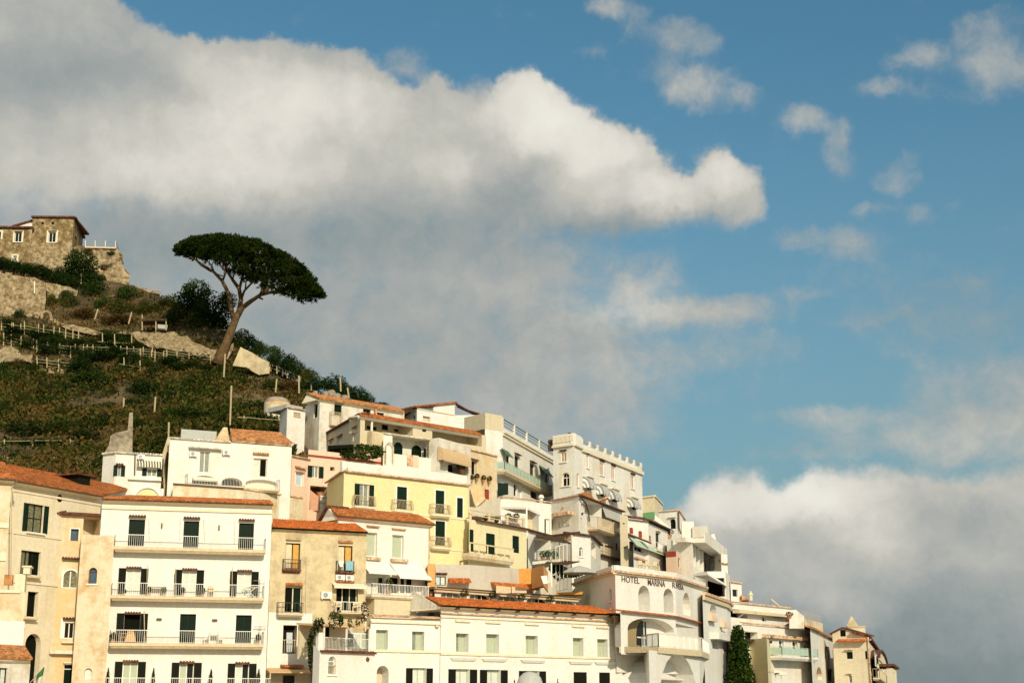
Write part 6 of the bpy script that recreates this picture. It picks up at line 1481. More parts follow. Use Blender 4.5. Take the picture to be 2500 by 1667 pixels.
# red fronted box
h = Bld('roof_room', 'small roof room with a dark red front and peach side, between veranda and white overhang', 'roof room', [J1(820, 1085), J1(985, 1072), J1(1060, 1110)], 173, ref=1, mat='pink', back=3, drop=4.5)
f = h.F[0]; u0, u1, z0, z1 = f.rect(J1.r(822, 1090, 984, 1165)); mb = MB(); mb.fbox(f, .05, f.L - .02, .003, .06, z0, h.z - .02); mb.build('front_panel', 'red_paint', h.root)
win(h, 1, J1.r(1020, 1190, 1052, 1340), d=.15, pane='brown', frame='trim_cream', mull=0); h.finish()
# plain block, green blind, arched tower
h = Bld('house', 'plain cream block with a green blind on the skyline, right behind the crenellated villa', 'house', [J1(440, 215), J1(640, 190), J1(770, 330)], 206, ref=1, mat='cream', back=6, drop=20)
f = h.F[0]; u0, u1, z0, z1 = f.rect(J1.r(470, 460, 645, 575)); mb = MB(); mb.fbox(f, u0, u1, .003, .15, z0, z1); mb.build('green_blind', 'screen_green', h.root)
for i in (0, 1): band(h, i, h.z - .15, h.z + .05, d=.15, mat='trim_cream', name='coping')
h.finish()
h = Bld('house', 'white tower house with one dark arched window and a brown downpipe, on the right skyline', 'house', [J1(700, 452), J1(1020, 425), J1(1120, 580)], 194, ref=1, mat='white_clean', back=5, drop=22)
win(h, 0, J1.r(880, 560, 978, 722), d=.4, pane='glass_green', frame='green', mull=1, arch=True, hood='ledge', hg=.2, hp=.3, hm='trim_cream')
for i in (0, 1): coping(h, i, mat='coping_tile', d0=-.3, d1=.15)
pipe(h, 0, [J1(1022, 440), J1(1030, 700), J1(1060, 800)], r=.1, mat='brown', d=.1)
h.finish()
mb = MB(); prism_px(mb, [J1(650, 500), J1(885, 700), J1(870, 740), J1(640, 580)], 192, 1); tag(mb.build('stair_parapet', 'white'), 'sloping white stair parapet between the green blind and the arched window', 'parapet')
mb = MB(); prism_px(mb, [J1(820, 730), J1(890, 715), J1(895, 800), J1(830, 800)], 188, .3); tag(mb.build('green_shade', 'green'), 'small dark green shade at the foot of the arched window tower', 'shade')
potted(P(*J1(870, 880), 187), 1.3, 'dry shrub in a pot at the foot of the arched window tower', 'leaf_olive', r=.7)
h = Bld('house', 'white stepped roof block on the right skyline, beside the arched window tower', 'house', [J1(1070, 605), J1(1265, 605)], 198, mat='white', back=5, drop=16); h.finish()
h = Bld('house', 'larger white stepped block at the right skyline, above the white overhang', 'house', [J1(1240, 690), J1(1495, 668), J1(1535, 800)], 196, ref=1, mat='white', back=5, drop=20); 
zc = zat(h, 0, *J1(1400, 865)); band(h, 0, zc - .1, zc + .1, d=.15, mat='coping_tile'); h.finish()
# overhanging white terrace house
h = Bld('house', 'white house with a wide overhanging terrace and a deep shaded loggia, above the hotel', 'house', [J1(835, 905), J1(1235, 870), J1(1610, 1145)], 178, ref=1, mat='white', back=7, drop=20)
F, G = h.F
cavity(h, 1, J1.r(1262, 985, 1600, 1420), 2.4, mat='white_worn', name='loggia')
u0, z1 = G.hit(*J1(1385, 1150), -2.3); u1, z0 = G.hit(*J1(1455, 1410), -2.3); mb = MB(); mb.fbox(G, u0, u1, -2.38, -2.3, z0, z1); mb.build('loggia_door', 'glass_green', h.root)
mb = MB(); ex = 1.6
for f, a, b_ in ((F, F.L * .62, F.L + .2), (G, -.1, G.L)):
    mb.fbox(f, a, b_, .003, ex, h.z - .55, h.z - .02)
mb.build('overhang', 'white', h.root)
mb = MB(); mb.fbox(G, 0, G.L, ex - .12, ex - .002, h.z - .02, h.z + .8); mb.build('parapet', 'white', h.root)
for k in range(3):
    mb = MB(); u = G.L * (.12 + .16 * k); mb.fbox(G, u, u + .5, -1.2, -.002, h.z - 3.4, h.z - .56); mb.build('pier', 'white', h.root)
h.finish()
h = Bld('house', 'white house end with a small dark opening at the right edge of the upper town', 'house', [J1(1600, 1150), J1(1700, 1120), J1(1800, 1130)], 192, ref=0, mat='white', back=6, drop=20)
cavity(h, 0, J1.r(1660, 1205, 1690, 1255), .5, mat='interior_shade', name='small_opening')
for i in (1,): band(h, i, h.z - 1.25, h.z - 1.1, d=.3, mat='coping_tile')
h.finish()
mb = MB(); prism_px(mb, [J1(1540, 810), J1(1595, 800), J1(1640, 960), J1(1690, 1140), J1(1610, 1150)], 194, 3); tag(mb.build('end_wall', 'white'), 'tapering white end wall on the right skyline above the hotel', 'wall')
# canopy house above the hotel
h = Bld('house', 'white house with a dark terrace under a flat canopy, above the hotel roof', 'house', [J1(1240, 1430), J1(1480, 1400), J1(1768, 1400), J1(1840, 1470)], 180, ref=2, mat='white', back=6, drop=9)
mb = MB(); f = h.F[1]; a_ = [P(*J1(1262, 1475), 174), P(*J1(1490, 1455), 172), P(*J1(1790, 1640), 178)]
mb.hexa(a_ + [a_[2] + Vector((.6, 4, .3)), a_[0] + Vector((1, 5, .3))], [p + Vector((0, 0, .25)) for p in a_] + [a_[2] + Vector((.6, 4, .55)), a_[0] + Vector((1, 5, .55))]); mb.build('canopy', 'trim', h.root)
cavity(h, 1, J1.r(1490, 1500, 1760, 1800), 2.0, mat='interior_shade', name='dark_terrace'); h.finish()
# zigzag roofed house with the dark pergola
h = Bld('house', 'white house with a dark zigzag roof edge behind the open grey parasol', 'house',
        [H3(1300, 708), H3(1590, 785), H3(1860, 750), H3(2100, 780), H3(2225, 900)], 159, ref=2, mat='white', back=6)
F0, F1_, F2_, F3_ = h.F
mb = MB()
for f in h.F: mb.hexa([f.W(-.05, -1.2, h.z + .12), f.W(f.L + .05, -1.2, h.z + .12), f.W(f.L + .05, .35, h.z), f.W(-.05, .35, h.z)], [f.W(-.05, -1.2, h.z + .4), f.W(f.L + .05, -1.2, h.z + .4), f.W(f.L + .05, .35, h.z + .16), f.W(-.05, .35, h.z + .16)])
mb.build('roof', 'roof_dark', h.root)
band(h, 1, h.z - .55, h.z - .1, d=.06, mat='coping_tile')
cavity(h, 0, H3.r(1385, 800, 1580, 1090), 2.2, mat='interior_shade', name='dark_terrace')
win(h, 2, H3.r(1955, 915, 2000, 1035), d=.25, pane='brown', frame='trim', mull=0, arch=True, sill=.1)
cavity(h, 3, H3.r(2110, 860, 2165, 1040), 1.0, arch=.4, mat='white_worn', name='recess')
h.finish()
pg = thing('pergola', P(*H3(1600, 1100), 153), 'dark thatched pergola over the plant filled terrace, below the tile panel', 'pergola')
q = [P(*H3(1415, 800), 153), P(*H3(1850, 880), 151.5)]; bq = [P(*H3(1400, 770), 157), P(*H3(1700, 800), 158)]
mb = MB(); mb.hexa([q[0], q[1], bq[1], bq[0]], [p + Vector((0, 0, .15)) for p in (q[0], q[1], bq[1], bq[0])]); mb.build('thatch', 'bark_dark', pg)
for p in (q[0], q[0].lerp(q[1], .66), q[1]):
    mb = MB(); mb.bar(p, p + Vector((0, 0, -3.3)), .1); mb.build('post', 'iron', pg)
rb = MB(); a_, c_ = P(*H3(1420, 1100), 153), P(*H3(1690, 1060), 151.8); rail_bars(rb, a_, c_, 1.0, .2, .03); rb.build('railing', 'green_light', pg)
mb = MB(); mb.hexa([a_ + Vector((-.5, 0, -.3)), c_ + Vector((.3, 0, -.3)), c_ + Vector((.6, 4, -.3)), a_ + Vector((-.2, 5, -.3))], [a_ + Vector((-.5, 0, 0)), c_ + Vector((.3, 0, 0)), c_ + Vector((.6, 4, 0)), a_ + Vector((-.2, 5, 0))]); mb.build('floor_slab', 'white', pg)
for x, lb in ((1490, 'leafy green plant at the left behind the green railing under the thatched pergola'), (1560, 'leafy green plant at the middle behind the green railing under the thatched pergola'), (1640, 'leafy green plant at the right behind the green railing under the thatched pergola')):
    potted(P(*H3(x, 1085), 153.6), 1.0, lb, 'leaf_mid', r=.4)
cvs = thing('canopy', P(*H3(1760, 1200), 149), 'drooping dark fabric canopy over the garden terrace, left of the large parasol', 'canopy')
mb = MB(); q = [P(*H3(1520, 1125), 150), P(*H3(1960, 1105), 148), P(*H3(1800, 1085), 153), P(*H3(1560, 1085), 154)]; mid = P(*H3(1790, 1145), 148.5)
mb.face(q[0], mid, q[1], q[2], q[3]); mb.hexa([q[0], mid, q[1]], [p + Vector((0, .1, .12)) for p in (q[0], mid, q[1])]); mb.build('fabric', 'bark_dark', cvs)
mb = MB(); a_ = P(*H3(1600, 1120), 149); mb.bar(a_, a_ + Vector((0, 0, -2.4)), .13); mb.build('post', 'rail_white', cvs)
parasol(P(*H3(1960, 1310), 148), P(*H3(1960, 1150), 148).z - P(*H3(1960, 1310), 148).z, 1.75, 'pale grey open parasol on the garden terrace left of the hotel corner', 'awning_grey')
hd = thing('garden_bank', P(*H3(1700, 1300), 151), 'bank of bright green garden plants under the drooping canopy', 'plants'); lb = MB(); leaf_cloud(lb, P(*H3(1690, 1230), 151), 1.1, .8, .9, 900, .25, lumps=12); leaf_cloud(lb, P(*H3(1850, 1260), 150.5), 1.3, .7, .35, 500, .22); lb.build('foliage', 'leaf_mid', hd)
# ---------------------------------------------------------------- hotel
h = Bld('hotel', 'white hotel with painted red brown name lettering and arched windows above a curved porch', 'hotel',
        [H6(18, 325), H6(532, 160), H6(1300, 252), H6(1678, 372)], 141, ref=1, mat='white_clean', back=9, drop=9.2)
Fl, F, Gr = h.F; h.F[0]
win(h, 0, H6.r(455, 358, 490, 522), d=.5, pane='white_clean', frame='trim', mull=0, arch=True, sill=.12)
for k, (x0, y0, x1, y1) in enumerate(((828, 322, 975, 645), (1150, 360, 1275, 668))):
    cavity(h, 1, H6.r(x0, y0, x1, y1), 1.5, arch=True, mat='loggia_shade', name='arched_balcony')
    u0, u1, z0, z1 = F.rect(H6.r(x0, y0, x1, y1)); mb = MB(); mb.fbox(F, u0 + .15, u0 + (u1 - u0) * .8, -1.48, -1.42, z0, z0 + (z1 - z0) * .55); mb.build('balcony_door', 'curtain' if k == 0 else 'dark', h.root)
cavity(h, 2, H6.r(1395, 412, 1490, 700), 1.0, arch=True, mat='white_worn', name='arched_balcony')
for i in (0, 1, 2):
    f = h.F[i]; band(h, i, h.z + .04, h.z + .24, u0=-.05, d=.4, mat='coping_tile', name='cornice'); band(h, i, h.z - .1, h.z + .038, u0=-.03, d=.2, mat='trim_cream', name='cornice')
    mb = MB(); mb.fbox(f, -.02, f.L + .02, -.4, .1, h.z + .242, h.z + .72); mb.build('parapet', 'white_clean', h.root)
def text_on(f, word, r, mat, d=.03, parent=None):
    cu = bpy.data.curves.new('lettering', 'FONT'); cu.body = word; cu.extrude = .02; cu.offset = .002
    ob = bpy.data.objects.new('lettering', cu); COL.objects.link(ob)
    dg = bpy.context.evaluated_depsgraph_get(); me = bpy.data.meshes.new_from_object(ob.evaluated_get(dg))
    V = np.array([v_.co for v_ in me.vertices]); Fs = [tuple(p.vertices) for p in me.polygons]
    COL.objects.unlink(ob); bpy.data.objects.remove(ob)
    u0, u1, z0, z1 = r; mn, mxx = V.min(0), V.max(0)
    mb = MB(); 
    for x, y, z in V:
        p = f.W(u0 + (x - mn[0]) / (mxx[0] - mn[0]) * (u1 - u0), d + z, z0 + (y - mn[1]) / (mxx[1] - mn[1]) * (z1 - z0)); mb.v.append(tuple(p))
    mb.f = Fs; return mb.build('lettering', mat, parent)
for f, word, x0, x1, yt, yb in ((F, 'HOTEL', 612, 838, (200, 222), (275, 298)), (F, 'MARINA', 945, 1165, (238, 262), (318, 342)), ):
    a_, b_ = f.hit(*H6(x0, yt[0])), f.hit(*H6(x1, yt[1])); c_, e_ = f.hit(*H6(x0, yb[0])), f.hit(*H6(x1, yb[1]))
    text_on(f, word, (a_[0], b_[0], (c_[1] + e_[1]) / 2, (a_[1] + b_[1]) / 2), 'letter', parent=h.root)
# the last word runs round the bend of the front: its first letters on the main face, the rest on the turned face
a_, c_ = F.hit(*H6(1258, 280)), F.hit(*H6(1262, 352)); zt_, zb_ = a_[1], c_[1]
ue = F.L - .06; text_on(F, 'R', (a_[0], ue, zb_, zt_), 'letter', parent=h.root)
u1_ = Gr.hit(*H6(1400, 330))[0]; text_on(Gr, 'IVIERA', (.1, u1_, zb_, zt_), 'letter', parent=h.root)
h.finish()
# hotel lower front: porch ledge, loggia with arch, balcony and great arches
lo = Bld('hotel_porch', 'lower white porch storey of the hotel with a railed balcony over two great arches', 'hotel porch',
         [H6(598, 632), H6(1300, 705), H6(1705, 815)], 138.3, ref=0, mat='white_clean', back=6, base=-.3)
LF, LG = lo.F
for i in (0, 1):
    mb = MB(); tile_strip(mb, lo.F[i], -.05, lo.F[i].L + .05, lo.z + .1, -1.2, .4, .25); mb.build('tile_ledge', 'roof_red', lo.root)
ua, zt = LF.hit(*H6(760, 700)); zf = LF.hit(*H6(1085, 1112), 1.6)[1]
ub = LF.L - .3
lo.base = zf - .7; lo.holes[0].append((1.3, ub, zf, lo.z - .5, 1.4, 1.1))
lo.holes[1].append((.1, LG.L * .86, zf, lo.z - .75, 1.4, 0))
mb = MB(); mb.fbox(LF, 1.3, ub, -1.46, -1.36, zf, lo.z - .4); mb.fbox(LG, .1, LG.L * .86, -1.46, -1.36, zf, lo.z - .6); lg = mb.build('loggia', 'loggia_shade', lo.root)
for x0, x1, y0, y1 in ((805, 985, 765, 1090),):
    u0, z1 = LF.hit(*H6(x0, y0), -1.31); u1, z0 = LF.hit(*H6(x1, y1), -1.31); z0 = max(z0, zf); rs = (u1 - u0) / 2
    ring = [(u1, z0)] + [(a, c) for a, c in reversed(arch_curve(u0, u1, z1 - rs, rs))] + [(u0, z0)]
    mb = MB(); mb.hexa([LF.W(a, -1.359, c) for a, c in ring], [LF.W(a, -1.3, c) for a, c in ring]); aw = mb.build('arched_window', 'glass', lo.root)
    mb = MB(); mb.fbox(LF, (u0 + u1) / 2 - .06, (u0 + u1) / 2 + .06, -1.299, -1.25, z0, z1); mb.fbox(LF, u0, u1, -1.298, -1.26, z1 - rs - .3, z1 - rs - .18); mb.build('window_frame', 'trim', aw)
for f, x0, x1, y0, y1 in ((LF, 1395, 1470, 865, 990),):
    u0, z1 = LG.hit(*H6(x0, y0), -1.31); u1, z0 = LG.hit(*H6(x1, y1), -1.31); mb = MB(); mb.fbox(LG, u0, u1, -1.359, -1.3, zf, z1); mb.build('door', 'interior_shade', lo.root)
# balcony floor: three facets, projecting
c3 = [hitz(*H6(605, 1158), zf), hitz(*H6(1085, 1105), zf), hitz(*H6(1640, 1155), zf), hitz(*H6(2000, 1318), zf)]
inn = [LF.W(-.3, -.02, 0), LF.W(.6, -.02, 0), LF.W(LF.L, -.02, 0), LG.W(LG.L + 2.5, -.02, 0)]
mb = MB()
for k in range(3):
    A_ = [c3[k], c3[k + 1], Vector((inn[k + 1].x, inn[k + 1].y, zf)), Vector((inn[k].x, inn[k].y, zf))]
    B_ = [p.copy() for p in A_]
    for p in B_: p.z -= .55
    mb.hexa(B_, A_)
bf = mb.build('balcony', 'slab', lo.root)
rb = MB()
for k in range(3):
    A_, B_ = c3[k], c3[k + 1]; L_ = (B_ - A_).length; n_ = max(2, int(L_ / 1.5)); hh = 1.25
    for j in range(n_ + 1):
        p = A_.lerp(B_, j / n_); rb.bar(p, p + Vector((0, 0, hh)), .09)
    n_ = int(L_ / .16)
    for j in range(n_ + 1):
        p = A_.lerp(B_, j / n_); rb.bar(p, p + Vector((0, 0, hh)), .03)
    rb.bar(A_ + Vector((0, 0, hh)), B_ + Vector((0, 0, hh)), .08); rb.bar(A_ + Vector((0, 0, .1)), B_ + Vector((0, 0, .1)), .05)
rb.build('railing', 'rail_white', bf)
lo.finish()
gp = Bld('hotel_arcade', 'white arcade with two great arches under the railed balcony of the hotel', 'arcade',
         [H6(690, 1262), H6(962, 1145), H6(1605, 1205), H6(1960, 1345)], 137.6, ref=1, mat='white_clean', back=6, base=-.3)
for k, (i, r_) in enumerate(((1, (1092, 1188, 1582, 2100)), (2, (1640, 1285, 1835, 2150)))):
    cavity(gp, i, H6.r(*r_), 4.0, arch=True, mat='loggia_shade', name='great_arch')
gp.F; f = gp.F[1]; mb = MB(); u0, z0 = f.hit(*H6(1110, 1500), -1.5); u1, _ = f.hit(*H6(1545, 1520), -1.5); mb.fbox(f, u0, u1, -3.9, -1.2, z0 - .15, z0); mb.build('arch_floor', 'white', gp.root)
gp.finish()
# right wing of the hotel
h = Bld('hotel_wing', 'receding white right wing of the hotel with arched openings and small pink awnings', 'hotel wing',
        [H6(1645, 405), H6(1955, 515), H6(2000, 560)], 157, ref=0, mat='white_clean', back=8, base=-.3)
F = h.F[0]
cavity(h, 0, H6.r(1740, 552, 1832, 775), 1.2, arch=True, mat='tan_side', name='arched_balcony')
cavity(h, 0, H6.r(1893, 775, 1945, 905), 1.0, arch=True, mat='interior_shade', name='arched_balcony')
cavity(h, 0, H6.r(1772, 1008, 1862, 1130), 1.2, arch=True, mat='tan_side', name='arched_balcony')
cavity(h, 0, H6.r(1912, 1015, 1950, 1160), 1.0, mat='interior_shade', name='recess')
for r_ in ((1742, 670, 1812, 770), (1892, 762, 1950, 850)): awning(h, 0, H6.r(*r_), .5, 'pink', .06, dome=True)
for i in (0, 1): band(h, i, h.z - .3, h.z, d=.4, mat='coping_tile', name='cornice'); band(h, i, h.z - .8, h.z - .302, d=.25, mat='slab', name='cornice')
zc = zat(h, 0, *H6(1850, 920)); mb = MB(); mb.fbox(F, F.L * .25, F.L + .5, .003, 1.0, zc - .9, zc - .2); mb.build('balcony', 'white', h.root)
h.finish()
# chairs and parasol shapes on the hotel roof
for k, (x, lb) in enumerate(((870, 'pale lounger back at the left on the hotel roof terrace'), (960, 'pale lounger back in the middle on the hotel roof terrace'), (1060, 'pale lounger back at the right on the hotel roof terrace'))):
    chair(P(*H6(x, 118 + k * 8), 146.5), .6, lb, 'slab')
# ---------------------------------------------------------------- far right cluster towards the church spire
h = Bld('house', 'small white block with one dark window, on the skyline right of the hotel', 'house', [H7(203, 190), H7(330, 205)], 185, mat='white_clean', back=5, drop=12)
win(h, 0, H7.r(228, 275, 288, 355), d=.25, pane='glass', frame='shutter_dark', mull=0); coping(h, 0, mat='coping_tile', d0=-.3, d1=.2); h.finish()
mb = MB(); prism_px(mb, [H7(330, 335), H7(415, 390), H7(335, 395)], 186, 4); tag(mb.build('roof', 'roof_orange'), 'little orange gable roof right of the small white block', 'roof')
mb = MB(); q = P(*H7(440, 400), 184); mb.lathe(q, [(.2, 0), (.2, .6), (.3, .65), (.22, .85), (.12, .95), (.05, 1.15)], 9); tag(mb.build('chimney', 'yellow_pale'), 'cream chimney pot standing on the long white terrace house, far right', 'chimney')
h = Bld('house', 'long white terrace house with three tan copings and arched windows, right of the hotel', 'house', [H7(200, 430), H7(905, 500)], 178, mat='white', back=7)
F = h.F[0]; coping(h, 0, mat='coping_tile', d0=-.3, d1=.2, lift=.1)
mb = MB(); zc = zat(h, 0, *H7(550, 540)); mb.fbox(F, .5, F.L, .003, .9, zc - .35, zc); mb.build('ledge', 'slab', h.root)
cavity(h, 0, H7.r(205, 505, 400, 600), 1.5, mat='interior_shade', name='shaded_terrace'); win(h, 0, H7.r(562, 575, 615, 640), d=.3, pane='glass', frame='trim', mull=1, arch=True); cavity(h, 0, H7.r(690, 570, 775, 595), .5, mat='interior_shade', name='slot'); h.finish()
mb = MB(); prism_px(mb, [H7(880, 510), H7(955, 505), H7(1050, 580), H7(1050, 720), H7(880, 720)], 180, 4); tag(mb.build('roof_block', 'white_worn'), 'rounded white roof block at the right end of the long terrace house', 'roof block')
antenna(P(*H7(668, 460), 177), 1.6, 'leaning antenna mast on the long white terrace house, far right')
pole(*H7(670, 385), *H7(780, 478), 176.5, .09, 'dark slanting beam on the roof of the long white terrace house', 'rail_wood', name='roof_beam', cat='beam', group='loose beams on the roofs')
h = Bld('house', 'white terrace house with two arched windows over a glass railed balcony, far right', 'house', [H7(335, 672), H7(1118, 745)], 172, mat='white', back=6)
F = h.F[0]; coping(h, 0, mat='coping_tile', d0=-.3, d1=.2, lift=.1); 
mb = MB(); zc = zat(h, 0, *H7(800, 815)); mb.fbox(F, F.hit(*H7(560, 780))[0], F.L, .01, .5, zc - .3, zc + .1); mb.build('tile_ledge', 'coping_tile', h.root)
for x0, x1, y0, y1 in ((755, 818, 840, 962), (907, 977, 852, 985)): win(h, 0, H7.r(x0, y0, x1, y1), d=.35, pane='glass', frame='trim', mull=1, bars=(.45,), arch=True, trim=.15)
win(h, 0, H7.r(1045, 925, 1085, 995), d=.2, pane='interior_shade', frame='trim', mull=1, hood='ledge', hg=.3, hp=.3, hm='coping_tile')
mb = MB(); zt = zat(h, 0, *H7(450, 720)); mb.fbox(F, .3, F.hit(*H7(610, 790))[0], .003, .8, zt - 1.6, zt - 1.3); mb.build('pergola', 'bark_dark', h.root)
cavity(h, 0, H7.r(372, 760, 520, 850), 1.0, mat='interior_shade', name='shaded_terrace')
bl = balcony(h, 0, H7(800, 1035), H7(1215, 1050), 1.6, .5, rail=1.0, rm='glass_rail', sm='white', style='panel'); h.finish()
potted(P(*H7(880, 610), 173), .8, 'red flowering plant on the far right white terrace', 'leaf_dry', r=.5)
h = Bld('house', 'pale tan house wall with a gaping arched doorway, far right below the arched windows', 'house', [H7(362, 850), H7(620, 830), H7(760, 950), H7(1118, 1010)], 170, ref=1, mat='yellow_pale', back=5, drop=16)
win(h, 2, H7.r(765, 1062, 808, 1180), d=.25, pane='interior_shade', frame='shutter_dark', mull=0); win(h, 1, H7.r(670, 1022, 692, 1205), d=.25, pane='interior_shade', frame='brown', mull=0)
cavity(h, 2, H7.r(1030, 1205, 1090, 1500), 1.5, arch=True, mat='interior_shade', name='archway_shade'); h.finish()
for x, y, lb in ((725, 1265, 'left small pale parasol roof on the far right lower terrace'), (790, 1290, 'right small pale parasol roof on the far right lower terrace')):
    q = P(*H7(x, y + 60), 166); parasol(q, 1.3, .75, lb, 'awning_cream')
h = Bld('house', 'white house with brown shutters and a tan sloping roof, far right before the gabled house', 'house', [H7(1118, 715), H7(1445, 880)], 182, mat='white', back=7)
F = h.F[0]
for x0, x1, y0, y1, m_ in ((1275, 1337, 952, 1075, 'shutter_dark'), (1365, 1440, 972, 1098, 'shutter_dark')):
    u = (x1 - x0) * .25; win(h, 0, H7.r(x0 + u, y0, x1 - u, y1), d=.2, pane='curtain', frame='trim', mull=0, shut='open', shw=.55, shm=m_, hood='ledge', hg=.2, hp=.2, hm='roof_red')
cavity(h, 0, H7.r(1192, 1165, 1255, 1310), .6, arch=True, mat='orange_wall', name='niche'); win(h, 0, H7.r(1322, 1208, 1366, 1322), d=.15, pane='green', frame='green', mull=0, hood='ledge', hg=.2, hp=.2, hm='roof_red')
mb = MB(); zt = h.z; tile_sheet(mb, F.W(-.2, .4, zt), F.W(F.L + .2, .4, zt), F.W(-.2, -3, zt + 1.1), F.W(F.L + .2, -3, zt + 1.1)); mb.build('roof', 'roof_orange', h.root); h.finish()
fn = thing('fence', P(*H7(1140, 620), 192), 'grey mesh fence on the flat roof left of the gabled house', 'fence'); a_, c_ = P(*H7(1030, 600), 192), P(*H7(1245, 655), 196); rb = MB(); rail_bars(rb, a_, c_, 1.1, .2, .04); rb.build('mesh', 'metal_grey', fn)
h = Bld('house', 'stained cream block under the mesh fence, far right', 'house', [H7(1050, 600), H7(1240, 655), H7(1265, 665)], 192, ref=0, mat='stained', back=5, drop=8); h.finish()
g_ = Bld('house', 'cream gabled house with a dark roof line and tiled ledge, before the spire', 'house', [H7(1378, 862), H7(1782, 852), H7(1905, 1015)], 196, ref=1, mat='cream', back=8, base=-1)
F, G = g_.F; zr = zat(g_, 0, *H7(1492, 722)); ze0, ze1 = zat(g_, 0, *H7(1378, 780)), zat(g_, 0, *H7(1782, 806)); um = F.hit(*H7(1492, 722))[0]
mb = MB(); mb.hexa([F.W(0, .01, g_.z - .02), F.W(F.L, .01, g_.z - .02), F.W(F.L, .01, ze1), F.W(um, .01, zr), F.W(0, .01, ze0)], [F.W(0, -1.2, g_.z - .02), F.W(F.L, -1.2, g_.z - .02), F.W(F.L, -1.2, ze1), F.W(um, -1.2, zr), F.W(0, -1.2, ze0)]); gb = mb.build('gable', 'cream', g_.root)
mb = MB()
for (a, za), (b_, zb) in (((-.3, ze0 - .15), (um, zr)), ((um, zr), (F.L + .4, ze1 - .1))):
    mb.hexa([F.W(a, .25, za + .02), F.W(b_, .25, zb + .02), F.W(b_, -1.4, zb + .02), F.W(a, -1.4, za + .02)], [F.W(a, .25, za + .2), F.W(b_, .25, zb + .2), F.W(b_, -1.4, zb + .2), F.W(a, -1.4, za + .2)])
mb.build('roof', 'roof_dark', g_.root)
mb = MB(); tile_strip(mb, F, F.hit(*H7(1440, 880))[0], F.L, zat(g_, 0, *H7(1600, 845)), .02, .9, .3); mb.build('tile_ledge', 'roof_bright', g_.root)
mb = MB(); u, z = F.hit(*H7(1498, 775)); mb.fbox(F, u - .35, u + .35, .012, .05, z - .4, z + .4); mb.build('gable_hole', 'dark', g_.root)
win(g_, 0, H7.r(1535, 990, 1608, 1070), d=.3, pane='glass_green', frame='green', mull=0, hood='ledge', hg=.25, hp=.35, hm='coping_tile'); win(g_, 0, H7.r(1748, 980, 1776, 1072), d=.2, pane='green', frame='green', mull=0); win(g_, 0, H7.r(1560, 1258, 1598, 1345), d=.25, pane='glass', frame='trim', mull=1, hood='ledge', hg=.25, hp=.3, hm='trim_cream')
pipe(g_, 0, [H7(1782, 820), H7(1800, 1100), H7(1822, 1400)], r=.12, mat='coping_tile', d=.1)
mb = MB(); mb.hexa([G.W(-.1, .4, g_.z + .2), G.W(G.L, .4, g_.z + .2), G.W(G.L, -2, g_.z + .9), G.W(-.1, -2, g_.z + .9)], [G.W(-.1, .4, g_.z + .5), G.W(G.L, .4, g_.z + .5), G.W(G.L, -2, g_.z + 1.2), G.W(-.1, -2, g_.z + 1.2)]); mb.build('side_roof', 'roof_dark', g_.root)
g_.finish()
h = Bld('house', 'pale vaulted house end with a tall glazed arch, at the right tip of the town', 'house', [H7(1900, 1035), H7(2000, 1160), H7(2005, 1165)], 204, ref=0, mat='cream', back=6, base=-1)
F = h.F[0]; win(h, 0, H7.r(1885, 1045, 1960, 1190), d=.2, pane='blind_grey', frame='trim', mull=1, arch=True)
win(h, 0, H7.r(1905, 1218, 1940, 1300), d=.2, pane='interior_shade', frame='brown', mull=0); balcony(h, 0, H7(1925, 1318), H7(2035, 1345), .8, .3, rail=1.0, rm='rail_tan', gap=.3)
u0, u1 = -.3, F.L + .3; mb = MB(); ci = arch_curve(u0, u1, h.z - .3, 1.5); 
mb.hexa([F.W(a, .02, c) for a, c in ci], [F.W(a, -4, c) for a, c in ci]); vt = mb.build('vault', 'cream', h.root)
mb = MB(); 
for (a, za), (b_, zb) in zip(ci, ci[1:]): mb.hexa([F.W(a, .3, za + .01), F.W(b_, .3, zb + .01), F.W(b_, -4, zb + .01), F.W(a, -4, za + .01)], [F.W(a, .3, za + .3), F.W(b_, .3, zb + .3), F.W(b_, -4, zb + .3), F.W(a, -4, za + .3)])
mb.build('roof', 'roof_dark', h.root); h.finish()
h = Bld('house', 'last small cream house with a curved dark roof edge, rightmost in the town', 'house', [H7(1995, 1168), H7(2107, 1180)], 212, mat='cream', back=6, base=-1)
mb = MB(); F = h.F[0]; mb.hexa([F.W(-.2, .4, h.z + .1), F.W(F.L * .5, .4, h.z + .3), F.W(F.L + .3, .4, h.z - .15), F.W(F.L + .3, -3, h.z), F.W(-.2, -3, h.z + .2)], [F.W(-.2, .4, h.z + .4), F.W(F.L * .5, .4, h.z + .6), F.W(F.L + .3, .4, h.z + .15), F.W(F.L + .3, -3, h.z + .3), F.W(-.2, -3, h.z + .5)]); mb.build('roof', 'roof_dark', h.root)
win(h, 0, H7.r(2078, 1225, 2090, 1240), d=.15, pane='dark', frame='brown', mull=0); h.finish()
sp = thing('church_tower', P(*H7(1650, 900), 215), 'square church tower with a pointed tan pyramid spire, behind the gabled house', 'tower')
q = P(*H7(1650, 716), 215); hw = (P(*H7(1755, 716), 215).x - P(*H7(1545, 716), 215).x) / 2; mb = MB()
R_ = lambda r, z: [q + Vector((r * c_, r * s_, z)) for c_, s_ in ((-.95, -.3), (.75, -.95), (1., .3), (-.75, .95))]
mb.hexa(R_(hw, -12), R_(hw, -.02)); mb.build('wall', 'cream', sp)
mb = MB(); hs = P(*H7(1625, 578), 215).z - q.z; mb.hexa(R_(hw * 1.08, 0), R_(hw * 1.08, .25)); mb.hexa([p + Vector((-.6, 0, 0)) for p in R_(hw * .72, .251)], [p + Vector((-.6, 0, 0)) for p in R_(.04, hs)]); mb.build('spire', 'tan', sp)
